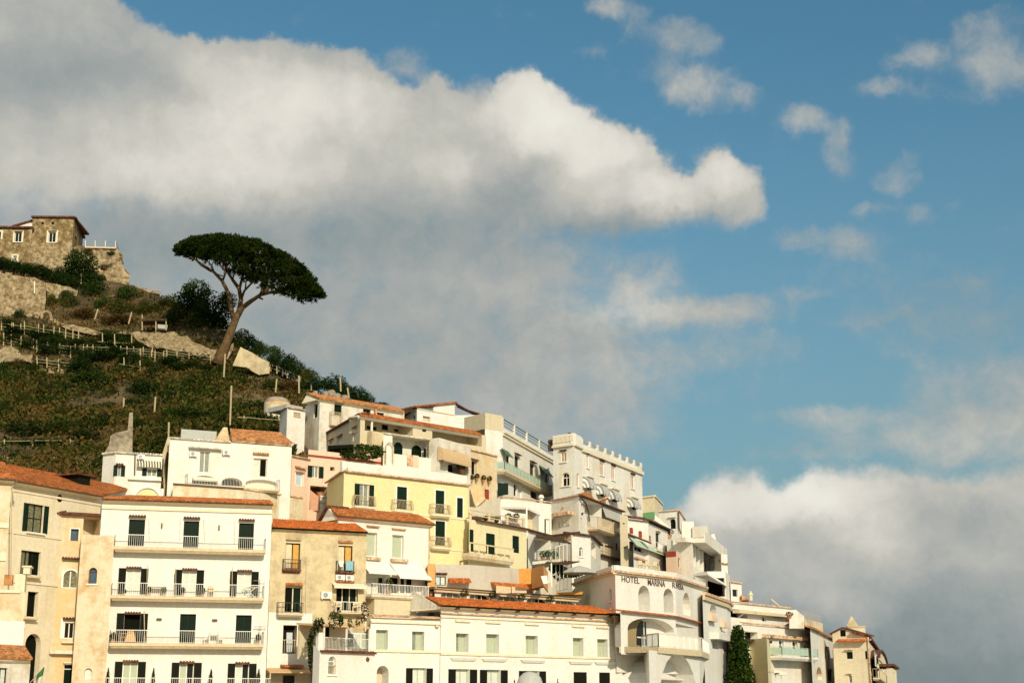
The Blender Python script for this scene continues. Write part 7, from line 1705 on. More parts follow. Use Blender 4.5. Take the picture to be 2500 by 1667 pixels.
# dark creeper on the cliff beside the hotel
ivy = thing('climbing_bush', P(*H6(2120, 1500), 166), 'tall dark climbing bush covering the cliff between the hotel wing and the far right houses', 'bush')
lb = MB()
for x, y, r in ((2080, 960, 1.3), (2130, 1050, 1.6), (2090, 1150, 1.8), (2160, 1200, 1.8), (2060, 1300, 1.9), (2190, 1330, 1.9), (2120, 1420, 2.2), (2040, 1480, 2.0), (2230, 1480, 2.0), (2130, 1570, 2.4), (2260, 1600, 2.2), (2020, 1620, 2.2), (2150, 1720, 2.6), (2280, 1750, 2.4)):
    leaf_cloud(lb, P(*H6(2120 + (x - 2120) * .62, y), 166), r * .55, r * .8, r * 1.0, 520, .3, fill=.4)
lb.build('foliage', 'leaf_mid', ivy)
mb = MB(); prism_px(mb, [H6(2040, 900), H6(2160, 940), H6(2300, 1500), H6(2350, 1900), H6(1950, 1900), H6(1960, 1300)], 168.5, 4); mb.build('cliff_face', 'stone_brown', ivy)
# ------------------------------------------------------------------ the scrub hill, castle house and umbrella pine
h = Bld('castle_house', 'tall flat roofed brown stone block with one white framed window, on the hilltop', 'house',
        [R1(420, 168), R1(945, 172), R1(1058, 430)], 230, mat='stone_brown', back=9, drop=14)
F, G = h.F
win(h, 0, R1.r(622, 352, 710, 480), d=.25, pane='glass', frame='trim', mull=1, trim=.35, trm='trim_cream', hood='ledge', hg=.2, hp=.2, hm='brown', sill=.2)
for x in (545, 675):
    mb = MB(); u, z = F.hit(*R1(x, 236)); mb.fbox(F, u - .2, u + .2, .003, .04, z - .2, z + .2); mb.build('putlog_hole', 'dark', h.root)
mb = MB(); mb.fbox(F, -.2, F.L + .2, -9, .35, h.z + .003, h.z + .28); mb.build('roof', 'roof_dark', h.root)
mb = MB(); mb.fbox(G, .1, G.L + .1, -1, .4, h.z + .001, h.z + .26); mb.build('side_roof', 'bark_dark', h.root)
win(h, 1, R1.r(955, 405, 985, 440), d=.2, pane='dark', frame='brown', mull=0)
u0, z0 = F.hit(*R1(480, 700)); mb = MB(); mb.fbox(F, -.3, F.L + .2, .003, .5, h.base, zat(h, 0, *R1(600, 540))); mb.build('plinth', 'stone_tan', h.root)
h.finish()
h = Bld('castle_house', 'lower brown stone wing with a white gable, left of the tall hilltop block', 'house', [R1(-330, 296), R1(412, 304)], 228.5, mat='stone_brown', back=9, drop=14)
F = h.F[0]; win(h, 0, R1.r(190, 355, 275, 475), d=.25, pane='glass', frame='trim', mull=1, trim=.3, trm='trim_cream', hood='ledge', hg=.15, hp=.2, hm='brown', sill=.2)
win(h, 0, R1.r(165, 650, 215, 720), d=.2, pane='blind_grey', frame='trim', mull=0, trim=.25, trm='trim_cream'); win(h, 0, R1.r(-40, 345, 12, 440), d=.25, pane='glass', frame='trim', mull=0, trim=.3, trm='trim_cream')
mb = MB(); mb.fbox(F, -.2, F.L, -9, .4, h.z + .003, h.z + .28); rf = mb.build('roof', 'roof_dark', h.root)
p = [F.hit(*R1(x, y), -2) for x, y in ((180, 288), (415, 212), (415, 288))]; mb = MB(); mb.hexa([F.W(a, -2, max(c, h.z + .25)) for a, c in p], [F.W(a, -8, max(c, h.z + .25)) for a, c in p]); mb.build('shed_gable', 'white', h.root)
mb = MB(); a, b_ = p[0], p[1]; mb.hexa([F.W(a[0] - .3, -1.7, a[1]), F.W(b_[0], -1.7, b_[1]), F.W(b_[0], -8, b_[1]), F.W(a[0] - .3, -8, a[1])], [F.W(a[0] - .3, -1.7, a[1] + .25), F.W(b_[0], -1.7, b_[1] + .25), F.W(b_[0], -8, b_[1] + .25), F.W(a[0] - .3, -8, a[1] + .25)]); mb.build('shed_roof', 'roof_dark', h.root)
h.finish()

def rock(pts, Y, depth, mat, name, label, cat, amp=.6, seed=0, n=26):
    """outline solid with a weathered, uneven front"""
    xs = [p[0] for p in pts]; ys = [p[1] for p in pts]
    def inside(x, y):
        c = False; j = len(pts) - 1
        for i in range(len(pts)):
            if (ys[i] > y) != (ys[j] > y) and x < (xs[j] - xs[i]) * (y - ys[i]) / (ys[j] - ys[i]) + xs[i]: c = not c
            j = i
        return c
    mb = MB(); prism_px(mb, pts, Y or 0, depth, None if Y else (lambda x, y: hillY(x, y) - 1.4))
    o = bmesh_grid(mb, amp, seed); ob = o.build(name, mat, smooth=False); return tag(ob, label, cat)

import bmesh
def bmesh_grid(mb, amp, seed):
    bm = bmesh.new(); vs_ = [bm.verts.new(v) for v in mb.v]
    for f in mb.f: bm.faces.new([vs_[i] for i in f])
    bmesh.ops.triangulate(bm, faces=bm.faces[:])
    for _ in range(5):
        ed = [e for e in bm.edges if e.calc_length() > 1.1]
        if not ed: break
        bmesh.ops.subdivide_edges(bm, edges=ed, cuts=1, use_grid_fill=False); bmesh.ops.triangulate(bm, faces=[f for f in bm.faces if len(f.verts) > 3])
    out = MB()
    bm.verts.ensure_lookup_table()
    for v in bm.verts:
        q = v.co * .55 + Vector((seed * 7.3, 0, 0)); k = Vector((mnoise.noise(q), mnoise.noise(q + Vector((31, 0, 0))), mnoise.noise(q + Vector((0, 57, 0)))))
        k2 = mnoise.noise(v.co * 1.7)
        out.v.append(tuple(v.co + k * amp + Vector((0, k2 * amp * .5, 0))))
    for i, v in enumerate(bm.verts): v.index = i
    out.f = [tuple(v.index for v in f.verts) for f in bm.faces]; bm.free(); return out

rock([R1(925, 560), R1(1080, 545), R1(1480, 552), R1(1515, 640), R1(1555, 660), R1(1565, 790), R1(1610, 920), R1(1640, 1030), R1(1400, 1050), R1(900, 1060)], 230, 8, 'stone_tan', 'rock_bastion', 'rough pale rock bastion below the castle terrace, on the skyline', 'rock', .7)
tr = thing('terrace', P(*R1(1280, 560), 230), 'pale terrace slab with thin white rails, right of the castle house', 'terrace')
mb = MB(); prism_px(mb, [R1(1085, 530), R1(1480, 540), R1(1480, 558), R1(1085, 548)], 229.6, 6); mb.build('slab', 'slab', tr)
for x in (1090, 1215, 1345, 1475):
    mb = MB(); mb.bar(P(*R1(x, 535), 229.8), P(*R1(x, 455 + (x - 1090) * .02), 229.8), .09); mb.build('rail_post', 'rail_white', tr)
mb = MB(); mb.bar(P(*R1(1090, 460), 229.8), P(*R1(1475, 468), 229.8), .05); mb.bar(P(*R1(1090, 500), 229.8), P(*R1(1475, 508), 229.8), .03)
mb.bar(P(*R1(1478, 470), 229.8), P(*R1(1515, 575), 236), .08); mb.bar(P(*R1(1480, 540), 229.8), P(*R1(1505, 635), 236), .2); mb.build('rail', 'metal_grey', tr)
rock([R1(-250, 850), R1(0, 872), R1(440, 930), R1(582, 985), R1(575, 1300), R1(560, 1440), R1(520, 1480), R1(-250, 1560)], hillY(50, 760) - 3, 6, 'stone_tan', 'retaining_wall', 'tall pale stone retaining wall below the castle hedge, at the left edge', 'wall', .25, 2)
rock([R1(585, 990), R1(880, 1040), R1(1000, 1090), R1(960, 1180), R1(700, 1200), R1(585, 1180)], hillY(150, 720) - 2, 4, 'stone_tan', 'retaining_wall', 'rough stone wall stepping down right of the tall retaining wall', 'wall', .4, 3)
mb = MB(); prism_px(mb, [R1(430, 975), R1(450, 975), R1(448, 1130), R1(432, 1130)], hillY(50, 760) - 3.4, .2); tag(mb.build('buttress_strip', 'trim_cream'), 'white strip on the tall retaining wall below the castle', 'wall strip')
ar = thing('wall_arch', P(*R1(590, 1480), hillY(113, 780) - 4), 'small stone arch at the right foot of the tall retaining wall', 'arch')
mb = MB(); Fx = Fc((0, 0), (1, 0)); c_ = [P(*R1(x, y), hillY(113, 780) - 4) for x, y in ((535, 1460), (530, 1400), (560, 1368), (600, 1362), (640, 1385), (655, 1440), (655, 1480))]; mb.tube(c_, .22, 5); mb.build('stones', 'stone_tan', ar)
rock([R1(690, 1470), R3(1000, 80), R3(1250, 150), R3(1700, 150), R3(2100, 128), R3(2352, 208), R4(480, 300), R4(570, 330), R4(520, 430), R3(2352, 400), R3(1950, 365), R3(1800, 300), R3(1650, 190), R3(1200, 190), R3(900, 130), R3(680, 60)], None, 4, 'stone_dry', 'dry_stone_wall', 'long dry stone bank above the vine trellises, ending at the umbrella pine', 'wall', .5, 4)
for pts, lb, sd_ in (([R3(-200, 335), R3(0, 345), R3(230, 375), R3(250, 430), R3(420, 450), R3(410, 550), R3(0, 540), R3(-200, 540)], 'low dry stone wall at the left edge under the vine trellis', 5),
                    ([R3(500, 610), R3(740, 630), R3(910, 655), R3(900, 700), R3(640, 700), R3(500, 650)], 'short dry stone strip under the left trellis', 6),
                    ([R3(2120, 660), R4(60, 575), R4(200, 600), R4(180, 650), R3(2150, 770)], 'short dry stone strip under the right trellis', 7),
                    ([R3(1990, 960), R4(180, 690), R4(340, 690), R4(380, 800), R4(600, 870), R4(700, 900), R4(700, 1000), R4(380, 1010), R4(60, 900), R3(2030, 1100)], 'pale stony terrace wall amid the scrub, left of the round cistern', 8),
                    ([R5(30, 372), R5(700, 378), R5(1190, 390), R5(1240, 480), R5(1150, 560), R5(30, 460)], 'long pebbly wall behind the long red roof, lower left', 9)):
    rock(pts, None, 3, 'stone_dry', 'dry_stone_wall', lb, 'wall', .45, sd_)
rock([R4(800, 285), R4(1100, 448), R4(1108, 560), R4(1000, 580), R4(930, 545), R4(860, 500), R4(720, 480)], hillY(580, 890) - 3, 3, 'tan', 'stone_buttress', 'pale pointed stone buttress right of the umbrella pine foot', 'buttress', .12, 10)
rock([R4(680, 270), R4(725, 245), R4(720, 320), R4(660, 420), R4(630, 400)], hillY(560, 870) - 1.5, 2, 'stone_tan', 'rock_outcrop', 'small pale rock just behind the pine trunk', 'rock', .25, 11)
ct = thing('cistern', P(*R4(1140, 890), 172), 'round stepped stone cistern dome above the white houses', 'cistern')
q = P(*R4(1138, 890), 172); rr = P(*R4(1275, 890), 172).x - q.x; k_ = 172 / FP / 4.2727
mb = MB(); mb.lathe(q + Vector((0, 3, 0)), [(rr, -4), (rr, 75 * k_)], 24); mb.build('drum', 'stained', ct); mb = MB(); mb.lathe(q + Vector((0, 3, 0)), [(rr * 1.02, 76 * k_), (rr * .98, 92 * k_), (rr * .84, 104 * k_), (rr * .8, 118 * k_), (rr * .55, 132 * k_), (.2, 140 * k_)], 24); mb.build('dome', 'stone_grey', ct)
sh_ = thing('shed', P(*R1(2000, 1568), 205), 'small garden shed with a grey curtain, among the trees left of the pine', 'shed')
mb = MB(); prism_px(mb, [R3(2010, 60), R3(2140, 70), R3(2130, 120), R3(2015, 110)], 204, 2); mb.build('curtain', 'tarp', sh_)
mb = MB(); prism_px(mb, [R1(1810, 1450), R1(2130, 1455), R1(2130, 1475), R1(1810, 1480)], 203.6, 2.5); mb.build('roof', 'bark_dark', sh_)
for x in (1815, 1990, 2120):
    mb = MB(); mb.bar(P(*R1(x, 1400 if x == 1815 else 1470), 203.8), P(*R1(x, 1600), 203.8), .14); mb.build('post', 'post_wood', sh_)
# footpath rail on the skyline
gl = thing('skyline_path', P(*R1(1700, 1050), 226), 'pale footpath slab with thin posts on the skyline right of the bastion', 'path slab')
mb = MB(); prism_px(mb, [R1(1390, 1035), R1(1700, 1030), R1(2040, 1105), R1(2040, 1140), R1(1800, 1100), R1(1390, 1060)], 225, 3); mb.build('slab', 'stone_grey', gl)
for x, y in ((1690, 985), (1768, 990), (1860, 1010)):
    mb = MB(); mb.bar(P(*R1(x, y), 225.5), P(*R1(x, 1070), 225.5), .08); mb.build('post', 'metal_grey', gl)
# fence of the stairway right of the buttress
st = thing('stair_fence', P(*R4(1300, 560), 190), 'sloping wooden fence along the hill stair right of the stone buttress', 'fence')
pts_ = [(1115, 465, 195), (1180, 490, 193.5), (1240, 515, 192), (1290, 535, 191), (1360, 570, 189.5), (1420, 600, 188), (1540, 670, 186)]
tp = [P(*R4(x, y), hillY(*R4(x, y + 60)) - 1.5) for x, y, _ in pts_]; bt = [P(*R4(x, y + 75), hillY(*R4(x, y + 60)) - 1.5) for x, y, _ in pts_]
for a, b_ in zip(tp, bt):
    mb = MB(); mb.bar(a, b_, .16); mb.build('post', 'post_wood', st)
mb = MB()
for a, b_ in zip(tp, tp[1:]): mb.bar(a, b_, .1)
for (a, a2), (b_, b2) in zip(zip(tp, bt), zip(tp[1:], bt[1:])): mb.bar(a.lerp(a2, .5), b_.lerp(b2, .5), .07)
mb.build('rail', 'post_wood', st)

# vine trellises
def trellis(zf, p0, p1, posts, rails, up, down, label, yo=2.0):
    Y0, Y1 = hillY(*zf(*p0)) - yo, hillY(*zf(*p1)) - yo
    at = lambda x, dy: P(*zf(x, p0[1] + (p1[1] - p0[1]) * (x - p0[0]) / (p1[0] - p0[0]) + dy), Y0 + (Y1 - Y0) * (x - p0[0]) / (p1[0] - p0[0]))
    t_ = thing('vine_trellis', at((p0[0] + p1[0]) / 2, down), label, 'trellis', 'vine trellises on the terraces')
    for x in posts:
        lean = random.uniform(-6, 6); mb = MB(); mb.tube([at(x, down), at(x + lean, up)], [.095, .075], 5); mb.build('post', 'post_wood', t_)
    for dy in rails:
        mb = MB(); n = 8; xs = np.linspace(p0[0], p1[0], n)
        mb.tube([at(x, dy + random.uniform(-4, 4)) for x in xs], .045, 4); mb.build('rail', 'post_wood', t_)
    for x in np.arange(p0[0], p1[0], 95):                    # cross poles reaching back over the terrace
        mb = MB(); a = at(x, rails[0]); mb.bar(a, a + Vector((.4, 2.4, .5)), .05); mb.build('cross_pole', 'post_wood', t_)
    n_ = int(abs(p1[0] - p0[0]) * 3.4)                        # the vine on it, in ragged clumps
    v_ = MB(); xs = RNG.uniform(p0[0], p1[0], n_ // 26)
    for x in xs:
        c = at(x, RNG.uniform(rails[0] - 6, down * .8)); leaf_cloud(v_, c + Vector((0, RNG.uniform(.2, 1.6), 0)), RNG.uniform(.4, 1.1), .6, RNG.uniform(.25, .55), 46, .3)
    q_ = thing('vine', at((p0[0] + p1[0]) / 2, down) + Vector((0, .5, 0)), 'vine leaves on the ' + label.replace('vine trellis', 'trellis'), 'vine', 'vines on the trellises'); v_.build('foliage', 'leaf_dark' if len(posts) % 2 else 'leaf_mid', q_)
    return t_
trellis(R3, (0, 215), (430, 300), (45, 145, 265, 430), (0, 30, 60), -55, 130, 'vine trellis at the left edge above the low dry stone wall')
trellis(R3, (440, 290), (900, 390), (470, 600, 760, 900), (0, 40, 80), -40, 120, 'vine trellis right of the tall end post, upper left')
trellis(R3, (760, 335), (1930, 385), (760, 960, 1065, 1110, 1190, 1480, 1545, 1620, 1705, 1830, 1945), (0, 30, 62), -30, 110, 'long middle vine trellis with many posts')
trellis(R3, (1770, 395), (2352, 470), (1790, 1930, 1975, 2085, 2125, 2260), (0, 30, 60, 120, 180), -30, 230, 'dense vine trellis left of the umbrella pine')
trellis(R3, (460, 505), (900, 560), (475, 600, 750), (0, 35, 70), -40, 125, 'lowest vine trellis on the left')
trellis(R3, (310, 80), (1050, 210), (310, 490, 560, 685, 755, 835, 930, 1000), (0, 35), -60, 90, 'upper vine trellis under the stone arch')
trellis(R3, (1250, 280), (1700, 310), (1310, 1465, 1680), (0,), -110, 30, 'short green vine trellis below the dry stone bank')
trellis(R4, (0, 330), (640, 410), (30, 140, 260, 375, 485, 550, 640), (0, 32, 65, 130, 200), -20, 190, 'vine trellis at the foot of the umbrella pine')
trellis(R3, (1480, 560), (1780, 610), (1585, 1790), (0, 45), -90, 70, 'small vine trellis in the middle of the scrub')
trellis(R3, (0, 45), (320, 90), (20, 150, 170, 265, 310), (0, 40, 80), -30, 110, 'vine trellis at the left edge below the retaining wall')
trellis(R4, (770, 1015), (1210, 1050), (840, 1205), (0,), -20, 150, 'wire trellis above the tiled roof, left of the white louvred block', 6)
trellis(R5, (30, 190), (1000, 185), (60, 420, 900), (0, 100), -20, 190, 'dark low trellis behind the long red roof')
for a, lb in (((R4(690, 1100), R4(705, 690)), 'tall thin pole above the half tiled roof'), ((R4(625, 600), R4(640, 360)), 'thin pole at the right of the pine foot trellis'), ((R4(1410, 770), R4(1408, 585)), 'tall pole left of the long white house roof'), ((R4(1165, 760), R4(1178, 620)), 'thin pole above the round cistern'), ((R4(1845, 750), R4(1840, 600)), 'pole among the skyline bushes right of the long white house'), ((R4(1930, 820), R4(1915, 710)), 'short pole on the skyline above the orange tile strip'), ((R3(1970, 1180), R3(1985, 985)), 'pole in the scrub above the ruined wall'), ((R3(1575, 1120), R3(1580, 1000)), 'short pole in the middle of the scrub slope'), ((R3(2150, 1480), R3(2155, 1310)), 'pole behind the roof screen of the white house'), ((R1(1210, 1460), R1(1250, 1330)), 'leaning pole above the dry stone bank'), ((R1(1640, 1520), R1(1680, 1370)), 'leaning pole left of the garden shed'), ((R1(1035, 1010), R1(1035, 875)), 'pale pole at the right end of the castle hedge')):
    pole(*a[0], *a[1], hillY(*a[0]) - 3.5, .11, lb)

# bushes: a few grown once, then copied with their parts
def grow(kind, seed, n=2200, lum=22, lsz=.115):
    lb = MB(); leaf_cloud(lb, (0, 0, 0), 1, 1, 1, n, lsz, fill=.45, lumps=lum)
    return lb
PROTO = {}
for kind, mt_ in (('dark', 'leaf_dark'), ('mid', 'leaf_mid'), ('olive', 'leaf_olive'), ('dry', 'leaf_dry')):
    for k in range(2):
        lb = grow(kind, k); me_o = lb.build('crown', mt_, origin=(0, 0, 0)); me = me_o.data; COL.objects.unlink(me_o); bpy.data.objects.remove(me_o); PROTO.setdefault(kind, []).append(me)
tb = MB(); tb.tube([(0, 0, -1.15), (.1, 0, -.7), (.05, .1, .2)], [.10, .08, .04], 6); tb.tube([(.1, 0, -.7), (.5, .2, .1)], [.07, .02], 5); tb.tube([(.08, 0, -.8), (-.4, -.1, .2)], [.07, .02], 5)
tmo = tb.build('trunk', 'bark_dark', origin=(0, 0, 0)); TRUNK = tmo.data; COL.objects.unlink(tmo); bpy.data.objects.remove(tmo)
_bi = [0]
def bush(x, y, rx, ry, kind, label, group, Y=None, yo=1.2, name='bush', cat='bush'):
    """x, y: centre and rx, ry: half size in photograph pixels"""
    Yd = (Y if Y else hillY(x, y)); Yd -= yo if yo < 1 else max(yo, .75 * rx * Yd / FP); c = P(x, y, Yd); s = Yd / FP
    t_ = bpy.data.objects.new(name, None); COL.objects.link(t_); t_.location = c; t_.rotation_euler = (0, 0, random.uniform(0, 6.28)); t_.scale = (rx * s * 1.2, rx * s * 1.05, ry * s * 1.2)
    ROOT[t_] = Matrix.Translation(c); tag(t_, label, cat, group)
    _bi[0] += 1; m_ = PROTO[kind][_bi[0] % 2]
    for nm, me in (('crown', m_), ('trunk', TRUNK)):
        o = bpy.data.objects.new(nm, me); COL.objects.link(o); o.parent = t_
    return t_
gS = 'bushes on the skyline'; gV = 'vines and shrubs on the trellises'; gB = 'bushes on the scrub slope'; gC = 'shrubs under the castle house'
def bs(zf, items, group, lab, **k):
    for it in items:
        x, y = zf(it[0], it[1]); bush(x, y, it[2] / zf.k, it[3] / zf.k, it[4], it[5] if len(it) > 5 else lab, group, **k)
bs(R1, [(1040, 790, 215, 200, 'dark', 'big dark green tree against the castle house wall'), (820, 880, 130, 110, 'dark', 'dark bush left of the big tree by the castle'), (1130, 960, 170, 110, 'dark', 'dark bush under the right of the big castle tree')], gC, '', Y=226, name='tree', cat='tree')
for k, (x, y) in enumerate([(-60, 760), (60, 765), (180, 785), (300, 815), (420, 840), (540, 865), (660, 905), (780, 950), (880, 990)]):
    px, py = R1(x, y); bush(px, py, 26, 17, 'dark', 'clump of the dark hedge running below the castle house', 'clumps of the castle hedge', Y=223, name='hedge_clump', cat='hedge')
bs(R1, [(1190, 1100, 200, 130, 'mid', 'round bush below the castle bastion, left'), (1650, 1150, 170, 105, 'mid', 'round bush under the skyline footpath'), (690, 1240, 110, 100, 'olive', 'olive shrub right of the tall retaining wall'), (900, 1260, 130, 100, 'olive', 'olive shrub above the dry stone bank, left'), (1560, 1330, 180, 130, 'olive', 'olive bush above the dry stone bank, middle'), (1350, 1290, 150, 110, 'mid', 'green bush above the dry stone bank between two leaning poles'), (1900, 1330, 170, 110, 'olive', 'olive bush above the garden shed'), (2130, 1240, 120, 80, 'olive', 'light bush on the skyline left of the pine'), (1100, 1400, 200, 70, 'dry', 'dry brown shrub along the dry stone bank'), (1500, 1480, 220, 60, 'dry', 'dry brown shrub left of the garden shed'), (860, 1180, 110, 80, 'mid', 'small green shrub right of the retaining wall'), (60, 1350, 130, 130, 'dark', 'dark shrub at the foot of the tall retaining wall'), (250, 1420, 80, 100, 'dark', 'dark arch shaped shrub at the foot of the retaining wall')], gC, '')
bs(R1, [(960, 590, 50, 35, 'olive', 'tuft growing at the top left of the rock bastion'), (1130, 600, 70, 45, 'dry', 'dry tuft on the upper face of the rock bastion'), (1420, 620, 60, 25, 'mid', 'green tuft under the right end of the castle terrace'), (1330, 800, 60, 40, 'dry', 'dry tuft in the middle of the rock bastion'), (1290, 940, 60, 50, 'olive', 'olive tuft at the lower edge of the rock bastion'), (250, 915, 90, 18, 'dry', 'dry grass tuft on top of the tall retaining wall')], gC, '', Y=228.5)
bs(R2, [(420, 900, 190, 150, 'mid', 'tall light green tree left of the pine trunk'), (330, 1120, 260, 220, 'dark', 'dark tree mass left of the pine trunk'), (640, 1130, 240, 220, 'dark', 'dark tree directly behind the pine trunk'), (560, 1330, 300, 200, 'dark', 'dark bush behind the pine trunk, low'), (180, 1300, 180, 180, 'dark', 'dark bush beside the garden shed'), (820, 1010, 120, 110, 'mid', 'small green tree touching the pine trunk')], gC, '', yo=-1.0, name='tree', cat='tree')
bs(R3, [(1400, 205, 170, 62, 'mid'), (1580, 240, 150, 55, 'mid'), (110, 50, 120, 60, 'dark'), (620, 290, 190, 75, 'dark'), (650, 390, 170, 85, 'dark'), (860, 300, 120, 60, 'mid'), (1010, 290, 100, 50, 'dark'), (1160, 300, 100, 60, 'mid'), (1150, 470, 200, 90, 'dark'), (1350, 470, 170, 80, 'dark'), (1650, 500, 140, 90, 'dark'), (1500, 410, 140, 60, 'dark'), (2150, 540, 150, 70, 'dark'), (1780, 330, 90, 40, 'mid'), (930, 400, 120, 60, 'dark'), (380, 310, 140, 60, 'dark'), (200, 240, 150, 50, 'mid'), (180, 150, 150, 45, 'dark'), (500, 200, 150, 45, 'dark'), (2250, 590, 110, 50, 'dark'), (1900, 560, 100, 50, 'mid'), (700, 210, 120, 40, 'mid')], gV, 'leafy vine clump growing on the hillside trellises', name='vine', cat='vine')
bs(R4, [(90, 430, 90, 55, 'dark'), (300, 470, 90, 45, 'dark'), (180, 500, 80, 40, 'dark'), (430, 500, 80, 40, 'dark'), (590, 520, 60, 40, 'mid')], gV, 'leafy vine clump growing on the hillside trellises', name='vine', cat='vine')
bs(R3, [(1080, 620, 220, 130, 'dark', 'large dark bush below the middle trellis'), (1150, 780, 260, 140, 'dark', 'large dark bush at the centre of the scrub slope'), (2010, 690, 150, 110, 'dark', 'dark round bush under the right trellis'), (1550, 680, 130, 80, 'mid', 'green bush right of the centre of the scrub slope'), (410, 640, 130, 75, 'mid', 'green bush below the low dry stone wall'), (60, 640, 110, 110, 'mid', 'green bush at the left edge below the dry stone wall'), (90, 800, 130, 120, 'mid', 'green bush at the left edge, mid slope'), (1830, 900, 230, 150, 'dark', 'wide dark bush in the right half of the scrub slope'), (1750, 1080, 190, 110, 'dark', 'dark bush left of the ruined wall top'), (240, 570, 90, 70, 'dry', 'rust brown shrub under the low dry stone wall'), (480, 960, 150, 90, 'dry', 'rust brown shrub on the left half of the slope'), (330, 880, 110, 70, 'dry', 'rust brown shrub further left on the slope'), (1050, 970, 150, 60, 'dry', 'brown shrub at the centre of the slope'), (1420, 930, 130, 80, 'olive', 'olive shrub right of centre on the slope'), (650, 1080, 170, 90, 'mid', 'green shrub low on the left half of the slope'), (100, 1190, 170, 130, 'dark', 'dark bush low at the left edge'), (350, 1400, 260, 120, 'dark', 'dark bush behind the long red roof, left'), (780, 1400, 280, 120, 'mid', 'green bush behind the long red roof, middle'), (1250, 1350, 220, 140, 'dark', 'dark bush left of the ruined wall'), (1100, 1500, 220, 90, 'dark', 'dark bush just above the low dark trellis'), (1830, 1380, 170, 110, 'dark', 'dark bush right of the ruined wall'), (2000, 1330, 130, 120, 'dry', 'yellow brown bush above the white house with two air conditioners'), (2200, 1250, 200, 90, 'mid', 'green bush above the flat half of the white house roof'), (1780, 620, 90, 60, 'olive', 'olive shrub left of the dark round bush'), (700, 850, 160, 80, 'olive', 'olive shrub on the upper left slope'), (900, 1180, 200, 80, 'olive', 'olive shrub low at the centre of the slope'), (1350, 1130, 180, 80, 'olive', 'olive shrub low right of centre'), (300, 1080, 160, 90, 'olive', 'olive shrub low on the left slope')], gB, '')
bs(R5, [(320, 440, 130, 60, 'dark', 'dark shrub on the pebbly wall, left'), (620, 490, 130, 70, 'dark', 'dark shrub on the pebbly wall, middle'), (820, 470, 140, 80, 'olive', 'olive shrub on the pebbly wall, right'), (960, 540, 160, 60, 'dark', 'dark shrub behind the dormer of the long red roof'), (1230, 560, 90, 150, 'dark', 'dark tall shrub left of the white house with the striped awning'), (1870, 230, 160, 60, 'olive', 'olive shrub behind the coping of the striped awning house')], gB, '')
bs(R4, [(265, 600, 75, 60, 'dark', 'dark bush below the pine foot trellis'), (500, 620, 110, 50, 'mid', 'green bush below the pine foot trellis, right'), (250, 1030, 260, 95, 'mid', 'wide green bush above the tiled half of the white house roof'), (560, 1060, 120, 70, 'mid', 'green bush left of the tall thin pole'), (930, 950, 200, 90, 'mid', 'green bush left below the round cistern'), (1100, 960, 160, 80, 'dark', 'dark bush right below the round cistern'), (1000, 1060, 200, 60, 'dark', 'dark bush behind the wire trellis'), (1130, 690, 110, 60, 'mid', 'green bush above the round cistern'), (1320, 690, 120, 60, 'dry', 'dry shrub below the stair fence'), (830, 530, 90, 35, 'olive', 'olive shrub on the stone buttress'), (560, 770, 70, 50, 'dark', 'small dark shrub left of the cistern slope'), (330, 760, 120, 60, 'dry', 'dry brown shrub on the lower slope left of the cistern'), (560, 700, 110, 60, 'dry', 'dry brown shrub under the pine foot'), (760, 650, 110, 50, 'mid', 'green shrub under the buttress'), (1480, 700, 110, 50, 'mid', 'green shrub right of the stair fence'), (1400, 1170, 130, 95, 'dark', 'dark bush under the overhang left of the tan slanting wall'), (1260, 1070, 70, 90, 'olive', 'pale shrub left of the white louvred block')], gB, '')
bs(R4, [(830, 208, 109, 104, 'mid', 'skyline bush just right of the pine trunk'), (920, 288, 126, 104, 'dark', 'second skyline bush right of the pine'), (1010, 318, 86, 77, 'mid', 'small light skyline bush above the buttress'), (1150, 368, 92, 82, 'mid', 'light skyline bush above the stair fence'), (1230, 438, 149, 104, 'dark', 'broad dark skyline bush above the stair fence'), (1330, 498, 126, 88, 'dark', 'dark skyline bush, fifth from the pine'), (1420, 568, 114, 77, 'dark', 'dark skyline bush at the foot of the stair fence'), (1520, 598, 97, 93, 'olive', 'olive skyline bush in the gap before the round trees'), (1600, 678, 114, 77, 'dark', 'low dark skyline bush above the long white house'), (1780, 688, 138, 110, 'dark', 'round dark skyline tree above the long white house'), (1880, 748, 103, 88, 'dark', 'dark skyline bush right of the round dark tree'), (2010, 788, 114, 93, 'dark', 'round dark skyline bush near the orange tile strip'), (2110, 838, 92, 71, 'dark', 'last dark skyline bush on the right'), (2250, 898, 103, 38, 'olive', 'spiky olive grass tuft on the skyline left of the shed roofed house')], gS, '', yo=.2)
for x, y, r in ((1580, 745, 30), (1690, 760, 40), (1740, 750, 45), (1800, 775, 45), (1880, 800, 40)):
    c = P(*R4(x, y + 25), 172); mb = MB(); leaf = None
    v = [Vector((a, b_, d)) * random.uniform(.7, 1.2) for a in (-1, 1) for b_ in (-1, 1) for d in (-1, 1)]
    bm = bmesh.new(); bmesh.ops.create_icosphere(bm, subdivisions=2, radius=r / 4.2727 * 172 / FP)
    for q in bm.verts: q.co *= 1 + .35 * mnoise.noise(q.co * 1.4 + Vector((x, 0, 0)))
    mb.v = [tuple(q.co + c) for q in bm.verts]; mb.f = [tuple(w_.index for w_ in f.verts) for f in bm.faces]; bm.free()
    tag(mb.build('boulder', 'stone_grey'), 'pale boulder behind the ridge of the orange tile strip', 'boulder', 'boulders behind the orange tile strip')

